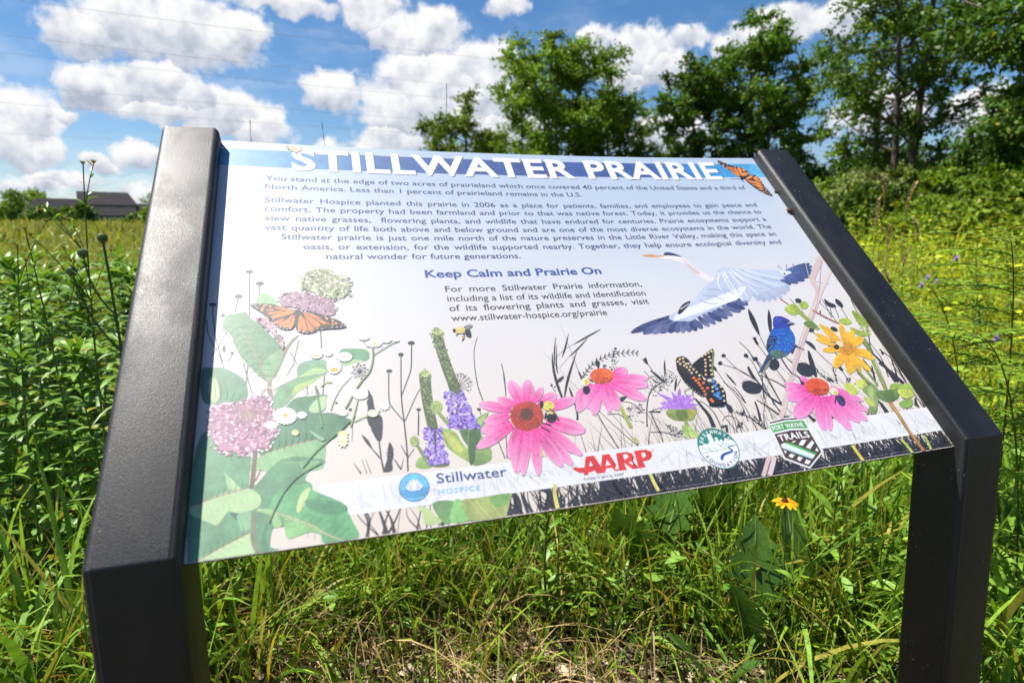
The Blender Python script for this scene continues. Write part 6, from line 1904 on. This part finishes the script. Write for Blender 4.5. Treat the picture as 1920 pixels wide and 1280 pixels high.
# yellow daisies
def susan(az_, el_, d_, label, name='sunflower_bloom', pet=13, rp=.028, cc=(.09, .03, .012), pc=(.80, .40, .006), pc2=(.80, .50, .02)):
    zt = CAM[2] + d_ * math.tan(R(el_)); x, y, z0 = at(az_, d_); H = zt - z0
    t = thing(name, (x, y, z0), label, 'flower'); st = curve_pts((.01, 0, -.02), (0, 0, H), (.01, 0, 0), 8)
    link('stem', npmesh('stem', *tube(st, .0022, .0016, (.09, .14, .03))), M_LEAF, t)
    a = np.linspace(0, 6.28, pet + 1)[:-1] + rng.normal(0, .06, pet); top = np.array([0, 0, H])
    link('petals', npmesh('petals', *ribbons(top + np.stack([np.cos(a), np.sin(a), 0 * a], 1) * .007, np.stack([np.cos(a), np.sin(a), rng.normal(.10, .1, pet)], 1), rng.uniform(.8, 1.05, pet) * rp, rp * .46, rng.uniform(.1, .5, pet), [.5, .85, 1, 1, .85, .3], pc, pc2, .18)), M_LEAF, t)
    link('flower_disc', npmesh('flower_disc', *tube([(0, 0, H + z) for z in (-.004, .002, .006, .008)], .0095, .004, cc, 12)), M_LEAF, t)
    return t
susan(43.3, -23.4, 1.36, 'golden yellow daisy with red brown centre, below the panel near the right post', rp=.0215, pc=(.82, .33, .006), pc2=(.85, .46, .015))
susan(59.2, -13.6, 2.2, 'orange yellow bloom at the right edge beyond the right post', pet=10, rp=.034, cc=(.2, .1, .02))
susan(46.6, -21.6, 2.1, 'tiny yellow bud left of the right post', pet=7, rp=.010, cc=(.3, .2, .02))
# tan seed heads in the meadow on the right
for i, (a, e, d_, hh) in enumerate(((48.3, 4.2, 3.0, .10), (47.9, 2.3, 2.9, .12), (49.9, 3.3, 3.1, .14), (50.9, .6, 3.4, .10), (48.9, .1, 3.3, .10), (50.2, -1.6, 3.6, .09), (49.4, -3.6, 3.2, .10))):
    x, y, z0 = at(a, d_); zt = CAM[2] + d_ * math.tan(R(e)) - z0; st = curve_pts((0, 0, -.02), (.03, 0, zt), (.01, 0, 0), 8); n = 70; tt_ = rng.uniform(0, 1, n); b = np.array(st[-1]) + np.stack([.02 * tt_ ** 2 * (i % 3 - 1) * 2, 0 * tt_, (tt_ - .8) * hh], 1); an = rng.uniform(0, 6.28, n)
    where = ('topmost of the tan grass heads in the meadow', 'slim tan grass head left of the drooping one', 'drooping feathery tan grass head beside the dark cedar', 'tan grass head rightmost, in front of the dark cedar', 'small tan grass head below the slim one', 'low tan grass head in the bright meadow', 'lowest tan grass head close to the right rail')[i]
    plant('seed_grass', (x, y, z0), where, 'grass', 'tan seed heads in the meadow', 0, stem=(tube(st, .0016, .001, (.25, .2, .08), 5), M_DRY), seed_head=(ribbons(b, np.stack([np.cos(an) * .5, np.sin(an) * .5, np.ones(n)], 1), .022, .006, .2, [.6, 1, .6, .1], np.array([.46, .33, .17]) * rng.uniform(.7, 1.1, (n, 1))), M_DRY))
# grass stalks that rise in front of the sky behind the panel
for a, d_, e, ln, lab in ((-6.1, 1.75, 9.6, -.02, 'leftmost bent grass stalk above the panel top, against the cloud'), (-0.2, 1.9, 9.5, .01, 'short straight grass stalk above the panel title, against blue sky'), (11.0, 1.85, 13.0, -.03, 'tallest grass stalk above the panel, in front of the tree')):
    x, y, z0 = at(a, d_); zt = CAM[2] + d_ * math.tan(R(e)) - z0; st = curve_pts((.05, 0, -.02), (0, 0, zt), (ln, 0, 0), 12); n = 46; tt_ = rng.uniform(.8, 1, n); b = np.array([st[int(q_ * 11)] + (st[min(11, int(q_ * 11) + 1)] - st[int(q_ * 11)]) * (q_ * 11 % 1) for q_ in tt_]); an = rng.uniform(0, 6.28, n)
    plant('grass_stalk', (x, y, z0), lab, 'grass', 'grass stalks above the panel', 0, stem=(tube(st, .0012, .0003, (.10, .16, .04), 5), M_LEAF), seed_spike=(ribbons(b, np.stack([np.cos(an) * .12, np.sin(an) * .12, np.ones(n)], 1), .02, .0012, .0, [.6, 1, .6, .1], (.09, .10, .04)), M_LEAF))
# partridge pea: arching stems with feathery leaves and small violet flowers
def pea(az_, d_, label, h, side, nfl):
    t = thing('partridge_pea', at(az_, d_), label, 'plant'); st = curve_pts((0, 0, -.02), (side * .42, -.10, h), (side * -.02, 0, .16), 14); geo = []
    for i in range(4, 14):
        for sgn in (-1, 1):
            a = rng.uniform(0, 6.28); L = rng.uniform(.15, .26); dr = np.array([math.cos(a), math.sin(a), .35]); dr /= np.linalg.norm(dr); sp_ = st[i] + dr * np.linspace(0, 1, 13)[:, None] * L + np.array([0, 0, -.05]) * np.linspace(0, 1, 13)[:, None] ** 2
            sd = np.cross(dr, [0, 0, 1]); sd /= np.linalg.norm(sd)
            for s2 in (-1, 1): geo.append(ribbons(sp_[1:], np.tile(dr * .35 + sd * s2, (12, 1)) + rng.normal(0, .08, (12, 3)), .040, .0105, .1, [.5, 1, .9, .3], greens(12, (.065, .13, .015), (.14, .22, .03), .05)))
            geo.append(tube(sp_, .0013, .0007, (.10, .15, .03), 4))
    link('stem', npmesh('stem', *tube(st, .0028, .0012, (.12, .14, .03))), M_LEAF, t); link('foliage', npmesh('foliage', *joinR(geo)), M_LEAF, t)
    for i in range(nfl):
        b = st[rng.integers(6, 14)] + rng.normal(0, .07, 3) + [0, 0, .05]; a = np.linspace(0, 6.28, 6)[:-1]
        link('flower', npmesh('flower', *ribbons(np.tile(b, (5, 1)), np.stack([np.cos(a), .3 + 0 * a, np.sin(a)], 1), .010, .009, 0, [.5, 1, .3], (.30, .20, .62))), M_LEAF, t)
for a, d_, h, s, nf, lab in ((58.5, 2.0, .98, -.6, 4, 'nearest arching feathery plant at the right edge'), (56.6, 2.35, .86, -1, 4, 'feathery plant with violet blooms leaning left at the right edge'), (54.0, 2.6, .74, -.8, 2, 'feathery plant left of the other two on the right'), (60.5, 1.9, .80, -1, 2, 'low feathery plant at the far right, partly out of view'), (57.6, 2.9, .92, .3, 3, 'rear feathery plant behind the violet blooms'), (62.5, 2.3, 1.0, -1, 2, 'feathery stem arching in from outside the right edge')):
    pea(a, d_, lab, h, s, nf)
# broad arching grass blades right of the right post
for i, (a, d_, h, lab) in enumerate(((51.6, 2.0, .62, 'arching pale grass clump close to the right rail'), (54.2, 1.8, .55, 'broad bladed grass clump right of the right post'), (50.4, 2.4, .66, 'upright grass clump behind the arching one by the right rail'), (56.4, 1.65, .42, 'low grass clump at the foot of the right post'))):
    n = 26; an = rng.uniform(0, 6.28, n); l_ = np.abs(rng.normal(.35, .2, n))
    plant('grass_clump', at(a, d_), lab, 'grass', 'broad grass clumps by the right post', 0, blades=(ribbons(rng.normal(0, .03, (n, 3)) * [1, 1, 0], np.stack([np.cos(an) * l_, np.sin(an) * l_, np.ones(n)], 1), rng.uniform(.7, 1.1, n) * h, rng.uniform(.010, .018, n), rng.uniform(.2, .9, n), [.7, .95, 1, .95, .8, .6, .35, .03], greens(n, (.08, .16, .03), (.15, .25, .06), .05), None, .2, rng.uniform(-.5, .5, n)), M_GRASS))
for i, (a, d_, h, lab) in enumerate(((-24.5, 1.55, .62, 'broad yellow green blade clump at the lower left'), (-19.5, 1.42, .55, 'curved grass clump left of the left post foot'), (-15.2, 1.5, .6, 'grass clump touching the left post'), (-27, 1.8, .7, 'tall grass clump at the left edge'), (4.5, 1.5, .42, 'broad blade clump under the left part of the panel'), (14.5, 1.5, .40, 'arching grass clump under the printed logo'), (29, 2.0, .5, 'grass clump behind the lobed leaves'))):
    n = 15; an = rng.uniform(0, 6.28, n); l_ = np.abs(rng.normal(.3, .2, n))
    plant('grass_clump', at(a, d_), lab, 'grass', 'broad grass clumps around the left post', 0, blades=(ribbons(rng.normal(0, .03, (n, 3)) * [1, 1, 0], np.stack([np.cos(an) * l_, np.sin(an) * l_, np.ones(n)], 1), rng.uniform(.7, 1.1, n) * h, rng.uniform(.009, .016, n), rng.uniform(.1, .8, n), [.7, .95, 1, .95, .8, .6, .35, .03], greens(n, (.08, .16, .03), (.15, .24, .05), .1), None, .2, rng.uniform(-.5, .5, n)), M_GRASS))
# ------------------------------------------------------------------ trees, bushes, houses, wires
mt_bark, q, p, out = newmat('bark'); oc = q.n('ShaderNodeTexCoord').outputs['Object']
q.lk(q.ramp(q.noise(q.vm('MULTIPLY', oc, (1, 1, .2)), 9, 4, .6), [(.3, (.035, .028, .02)), (.7, (.13, .105, .08))]), p.inputs['Base Color']); p.inputs['Roughness'].default_value = .9
def crown(centres, radii, per, size, lo, hi, flat=.75, yel=.03):
    V, D0, L, Cc = [], [], [], []
    for c, r in zip(centres, radii):
        n = int(1.15 * per * r ** 1.6 * rng.uniform(.7, 1.25)); tw = rng.normal(0, 1, (max(6, int(r * 22)), 3)); tw[:, 2] += .25; tw /= np.linalg.norm(tw, axis=1)[:, None]; v = tw[rng.integers(len(tw), size=n)] * rng.uniform(.75, 1.45, (len(tw), 1))[rng.integers(len(tw), size=n)]; rad = rng.uniform(0, 1, (n, 1)) ** .7; v = v + rng.normal(0, .14, (n, 3)) / (.5 + rad)
        V.append(np.asarray(c) + v * rad * r * np.array([1, 1, flat])); dd = v * .6 + rng.normal(0, .6, (n, 3)); dd[:, 2] += .1; D0.append(dd); L.append(rng.uniform(.6, 1.25, n) * size)
        Cc.append(greens(n, lo, hi, yel) * 1.08 * rng.uniform(.75, 1.25))
    V, D0, L, Cc = map(np.concatenate, (V, D0, L, Cc))
    return ribbons(V, D0, L, L * .62, .15, [.15, 1, .75, .05], Cc, None, 0, rng.uniform(-1.5, 1.5, len(V)))
def tree(name, azd, d, H, label, limbs, rad, spread, per, size, lo, hi, trunk_r=.16, base_h=.3, lean=(0, 0), group=None, clump=(.5, .95), top=.0, cat='tree', trunks=1, shape=1.0, twig=5):
    t = thing(name, at(azd, d), label, cat, group); wood, cs, rs = [], [], []
    for k in range(trunks):
        off = np.array([rng.normal(0, .3), rng.normal(0, .3), 0]) if trunks > 1 else np.zeros(3)
        tp = np.array([lean[0] + off[0] * 2.2, lean[1] + off[1] * 2.2, H * (.9 if k else .94)]); tr = curve_pts(off * .6 + [0, 0, -.3], tp, (rng.normal(0, .2), rng.normal(0, .2), 0), 14); wood.append(tube(tr, trunk_r / (1 + .3 * k), .02, (.1, .1, .1), 8))
        for i in range(limbs // trunks):
            f = base_h + (1 - base_h) * (i + rng.uniform(0, .6)) / (limbs / trunks); kk = min(12, int(f * 13)); a = i * 2.4 + rng.normal(0, .3) + k
            env = max(.12, math.sin(math.pi * min(1, (f - base_h * .55) / (1.06 - base_h * .55))) ** shape)
            L = spread * env * rng.uniform(.75, 1.12); p0 = tr[kk]; p1 = p0 + np.array([math.cos(a) * L, math.sin(a) * L, L * rng.uniform(.3, .75) * (1.1 - .4 * f)]); lb = curve_pts(p0, p1, (0, 0, -.08 * L), 7); wood.append(tube(lb, .05 * trunk_r / .16, .012, (.1, .1, .1), 5))
            for j in range(twig):
                c = lb[min(6, 3 + j % 4)] + rng.normal(0, .42, 3) * rad * np.array([1, 1, .8]); cs.append(c); rs.append(rng.uniform(*clump) * rad); wood.append(tube(curve_pts(lb[min(5, 2 + j % 4)], c, (0, 0, .05), 4), .012, .006, (.1, .1, .1), 4))
        cs.append(tr[-1] + [0, 0, .05 * H]); rs.append(rad * .8)
    wv, wf, _ = joinR(wood); link('trunk', npmesh('trunk', wv, wf, None, True), mt_bark, t)
    link('crown', npmesh('crown', *crown(cs, rs, per, size, lo, hi)), M_TREE, t); return t
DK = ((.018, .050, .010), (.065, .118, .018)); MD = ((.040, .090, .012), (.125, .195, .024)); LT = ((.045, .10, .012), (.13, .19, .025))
tree('broadleaf_tree', 21.4, 31, 9.6, 'large round multi stemmed tree behind the panel title', 44, .80, 3.5, 910, .125, *MD, trunk_r=.14, base_h=.10, trunks=4, shape=.5)
tree('broadleaf_tree', 12.8, 33, 7.2, 'smaller pale green tree left of the large round tree', 26, .75, 2.4, 840, .125, (.05, .09, .02), (.12, .17, .035), base_h=.08, trunks=3, shape=.5, trunk_r=.10)
tree('broadleaf_tree', 27.0, 33, 7.4, 'lower leafy tree on the right side of the large round tree', 24, .78, 2.3, 840, .125, *MD, base_h=.10, trunks=2, shape=.55, trunk_r=.12)
tree('broadleaf_tree', 39.4, 29, 9.2, 'tall dense tree behind the top of the right rail', 38, .72, 2.5, 945, .125, (.024, .065, .012), (.08, .145, .020), base_h=.10, trunks=2, shape=.55, trunk_r=.16)
tree('slender_tree', 33.2, 29, 8.0, 'slender open tree between the round tree and the tall dense tree', 28, .60, 1.9, 840, .125, *DK, base_h=.12, shape=.55, trunk_r=.12)
tree('slender_tree', 30.6, 33, 4.4, 'short wispy tree at the left foot of the slender tree', 18, .6, 1.5, 735, .125, *MD, base_h=.1, shape=.7, trunk_r=.09)
tree('tall_tree', 50.0, 25, 11.4, 'tall thin leaved tree with sky showing through, right of the rail', 46, .60, 2.8, 560, .115, *DK, base_h=.10, trunks=2, shape=.4, trunk_r=.17, twig=5)
tree('tall_tree', 47.3, 27, 7.6, 'open branched tree left of the tall thin leaved tree', 18, .55, 1.7, 577, .125, *MD, base_h=.16, shape=.6, trunk_r=.12, twig=4)
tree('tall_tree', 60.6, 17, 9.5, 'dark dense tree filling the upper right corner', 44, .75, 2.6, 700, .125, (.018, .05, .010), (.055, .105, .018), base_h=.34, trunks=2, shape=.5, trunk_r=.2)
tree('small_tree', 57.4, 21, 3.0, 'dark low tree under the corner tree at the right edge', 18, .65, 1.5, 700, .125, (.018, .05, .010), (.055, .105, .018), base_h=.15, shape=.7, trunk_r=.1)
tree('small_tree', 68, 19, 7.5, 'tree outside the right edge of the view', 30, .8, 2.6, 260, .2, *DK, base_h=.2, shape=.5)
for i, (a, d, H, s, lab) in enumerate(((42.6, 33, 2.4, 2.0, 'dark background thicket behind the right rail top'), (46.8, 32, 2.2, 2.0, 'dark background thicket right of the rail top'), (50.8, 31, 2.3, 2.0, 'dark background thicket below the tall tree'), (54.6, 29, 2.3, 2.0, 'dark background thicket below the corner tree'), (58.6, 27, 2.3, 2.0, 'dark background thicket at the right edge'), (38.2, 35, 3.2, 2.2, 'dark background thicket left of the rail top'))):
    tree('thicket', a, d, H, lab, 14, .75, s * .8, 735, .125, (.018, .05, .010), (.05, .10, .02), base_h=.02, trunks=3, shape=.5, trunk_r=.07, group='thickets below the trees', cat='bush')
def bush(name, azd, d, H, wdt, label, lo, hi, per=420, size=.10, group=None, pointy=False):
    t = thing(name, at(azd, d), label, 'bush', group); wood, cs, rs = [], [], []
    for i in range(26):
        a = i * 2.4; f = (i + .5) / 26; rr_ = wdt * .5 * ((1 - f) ** .8 if pointy else math.sqrt(max(0, 1 - (f * 1.02) ** 2.4))) * rng.uniform(.6, 1.0); z = H * (.08 + .84 * f); e = np.array([math.cos(a) * rr_, math.sin(a) * rr_, z]); wood.append(tube(curve_pts((0, 0, -.1), e, (0, 0, .1), 6), .025, .006, (.1, .1, .1), 5)); cs.append(e); rs.append(rng.uniform(.2, .34) * (wdt * .5 + .25) * (1 - .35 * f))
    wv, wf, _ = joinR(wood); link('stems', npmesh('stems', wv, wf, None, True), mt_bark, t); link('foliage', npmesh('foliage', *crown(cs, rs, per / max(.25, np.mean(rs)) ** 1.2, size, lo, hi, .9)), M_TREE, t); return t
bush('cedar_bush', 48.4, 14, 1.25, 1.8, 'dark rounded cedar bush in the meadow right of the rail', (.022, .05, .008), (.05, .085, .014), 520, .08)
bush('willow_bush', 47.2, 18.5, 1.5, 2.5, 'grey green willow bush behind the dark cedar', (.07, .10, .045), (.13, .16, .075), 420, .10)
bush('willow_bush', 49.8, 19.5, 1.5, 2.2, 'dull olive bush right of the grey green willow', (.045, .075, .02), (.09, .12, .035), 420, .10)
bush('leafy_bush', 52.2, 19, 1.45, 2.0, 'bright green leafy bush right of the olive bush', *LT, 420, .09)
bush('leafy_bush', 55.2, 18.5, 1.4, 2.2, 'second bright green leafy bush nearer the right edge', *LT, 420, .09)
bush('leafy_bush', 58.2, 18, 1.4, 2.2, 'bright green leafy bush at the right edge', *LT, 420, .09)
bush('leafy_bush', 45.2, 22, 1.5, 2.4, 'green bush just right of the rail top', *MD, 380, .12)
bush('leafy_bush', 51.4, 13, .85, 1.4, 'low green bush in front of the olive bush', (.06, .11, .015), (.12, .18, .03), 360, .09)
bush('leafy_bush', 54.4, 12.5, .85, 1.6, 'low green bush among the meadow grass at right', (.07, .12, .018), (.14, .2, .03), 360, .09)
# houses far left
mt_roof, q, p, out = newmat('dark_shingles'); oc = q.n('ShaderNodeTexCoord').outputs['Object']
q.lk(q.ramp(q.noise(q.vm('MULTIPLY', oc, (1, 1, 4)), 3, 4, .6), [(.3, (.018, .017, .019)), (.7, (.042, .040, .042))]), p.inputs['Base Color']); p.inputs['Roughness'].default_value = .9; p.inputs['Specular IOR Level'].default_value = .1
mt_side, q, p, out = newmat('tan_siding'); oc = q.n('ShaderNodeTexCoord').outputs['Object']; sx = q.n('ShaderNodeSeparateXYZ'); q.lk(oc, sx.inputs[0])
q.lk(q.mix(q.rng(q.m('FRACT', q.m('MULTIPLY', sx.outputs[2], 5)), .0, .25), (.16, .15, .135, 1), (.34, .31, .28, 1)), p.inputs['Base Color']); p.inputs['Roughness'].default_value = .8
mt_glass, q, p, out = newmat('window_glass'); p.inputs['Base Color'].default_value = (.03, .04, .05, 1); p.inputs['Roughness'].default_value = .08
mt_trim, q, p = simple_mat('white_trim', (.62, .60, .57), .6)
def boxgeo(x0, x1, y0, y1, z0, z1):
    V = np.array([(x, y, z) for z in (z0, z1) for y in (y0, y1) for x in (x0, x1)], float); F = np.array([(0, 2, 3, 1), (4, 5, 7, 6), (0, 1, 5, 4), (2, 6, 7, 3), (0, 4, 6, 2), (1, 3, 7, 5)]); return V, F, np.zeros((8, 3))
def gable(x0, x1, y0, y1, ze, zr, hip0=0., hip1=0., over=.35):
    x0, x1, y0, y1 = x0 - over, x1 + over, y0 - over, y1 + over; ym = (y0 + y1) / 2
    V = []
    for dz in (0, -.22): V += [(x0, y0, ze + dz), (x1, y0, ze + dz), (x1, y1, ze + dz), (x0, y1, ze + dz), (x0 + hip0, ym, zr + dz), (x1 - hip1, ym, zr + dz)]
    V = np.array(V); F4 = np.array([(0, 1, 5, 4), (2, 3, 4, 5), (6, 10, 11, 7), (8, 11, 10, 9), (0, 6, 7, 1), (1, 7, 8, 2), (2, 8, 9, 3), (3, 9, 6, 0)]); F3 = np.array([(3, 0, 4), (1, 2, 5), (9, 10, 6), (7, 11, 8)])
    return V, F4, F3
def house(azd, d, label, blocks, windows, rz):
    t = thing('house', at(azd, d, -1.9), label, 'house', None, rz)
    for (x0, x1, y0, y1, ze, zr, h0, h1) in blocks:
        ym = (y0 + y1) / 2
        V, F, C = boxgeo(x0, x1, y0, y1, -.6, ze - .05)
        w = link('wall', npmesh('wall', V, F, None, False), mt_side, t)
        if h0 == 0 or h1 == 0:
            xs = [x for x, hh in ((x0, h0), (x1, h1)) if hh == 0]; gv, gf = [], []
            for x in xs:
                s = .12 if x == x1 else -.12; k = len(gv); gv += [(x, y0, ze - .05), (x, y1, ze - .05), (x, ym, zr - .3), (x - s, y0, ze - .05), (x - s, y1, ze - .05), (x - s, ym, zr - .3)]; gf += [(k, k + 1, k + 2), (k + 3, k + 5, k + 4)]
            link('gable_wall', npmesh('gable_wall', np.array(gv), np.array(gf), None, False), mt_side, t)
        V, F4, F3 = gable(x0, x1, y0, y1, ze, zr, h0, h1); link('roof', npmesh('roof', V, [F4, F3], None, False), mt_roof, t)
    for (x, y, z, w, h) in windows:
        V, F, C = boxgeo(x - w / 2 - .12, x + w / 2 + .12, y - .06, y + .02, z - .12, z + h + .12); f = link('window', npmesh('window', V, F, None, False), mt_trim, t)
        V, F, C = boxgeo(x - w / 2, x + w / 2, y - .075, y - .055, z, z + h); link('pane', npmesh('pane', V, F, None, False), mt_glass, f)
    return t
house(-16.9, 160, 'large two storey house with dark roof left of the sign', [(-5.5, 5.0, 0, 10, 5.3, 8.4, 0, 1.6), (-1.5, 4.2, -4.2, -.05, 2.9, 4.6, 0, 0), (5.05, 9.0, 1, 8, 3.4, 5.9, 0, 1.2)], [(-3.4, 0, 3.3, 1.1, 1.5), (.4, 0, 3.3, 1.1, 1.5), (3.4, 0, 3.3, 1.0, 1.5), (-3.6, 0, .8, 1.4, 1.6), (.2, -4.2, .8, 1.2, 1.4), (2.6, -4.2, .8, 1.2, 1.4), (7, 1, .8, 1.3, 1.4)], R(17))
house(-20.2, 166, 'lower house with long dark roof at the far left', [(-6, 5.5, 0, 9, 3.6, 7.0, 2.6, .6), (5.55, 8.2, 1.5, 7, 3.2, 5.6, 0, 1.2)], [(-3, 0, .8, 1.4, 1.5), (1, 0, .8, 1.4, 1.5), (4, 0, .8, 1.2, 1.5)], R(20))
for a, d, H, w, lab, c in ((-18.6, 110, 3.3, 3.0, 'dark rounded shrub in front of the left gable of the large house', DK), (-19.6, 118, 2.8, 4.6, 'low dark shrub between the two houses', DK), (-21.2, 112, 2.6, 5, 'broad dark shrub in front of the far left house', DK), (-23.2, 115, 2.8, 5, 'dark shrub at the left edge below the far left house', DK), (-14.0, 110, 3.0, 3.6, 'green shrub beside the left post top', MD), (-15.3, 120, 1.5, 4, 'low shrub row under the large house', DK)):
    bush('far_shrub', a, d, H, w, lab, *c, 60, .5, 'shrubs in front of the houses')
for a, d, H, lab in ((-22.6, 190, 6.5, 'far round tree at the left edge behind the houses'), (-21.4, 200, 7, 'far pale tree left of the lower house'), (-13.4, 185, 6.6, 'far pointed tree right of the large house')):
    tree('far_tree', a, d, H, lab, 16, 1.6, 2.4, 34, .6, *MD, base_h=.1, shape=.6, trunk_r=.15, group='far trees behind the houses', twig=3)
# power lines crossing the sky between poles that stand outside the view
mt_wire, q, p = simple_mat('dark_cable', (.16, .18, .21), .6)
for i, (z0, z1, y_) in enumerate(((23.2, 20.6, 62), (20.6, 17.6, 63), (19.3, 16.4, 64), (16.6, 14.4, 65), (15.0, 13.3, 66), (12.1, 11.6, 67))):
    x0, x1 = -70., 78.; t = np.linspace(0, 1, 40); y = y_ + 8 * t + 0 * t; pts = np.stack([x0 + (x1 - x0) * t, y, z0 + (z1 - z0) * t - 1.6 * 4 * t * (1 - t)], 1)
    o = link('power_line', npmesh('power_line', *tube(pts, .012, .012, (.1, .1, .1), 5)[:2]), mt_wire); tag(o, ('topmost', 'second from the top', 'third from the top', 'fourth from the top', 'fifth from the top', 'lowest')[i] + ' thin power line across the clouds', 'cable', 'power lines across the sky')
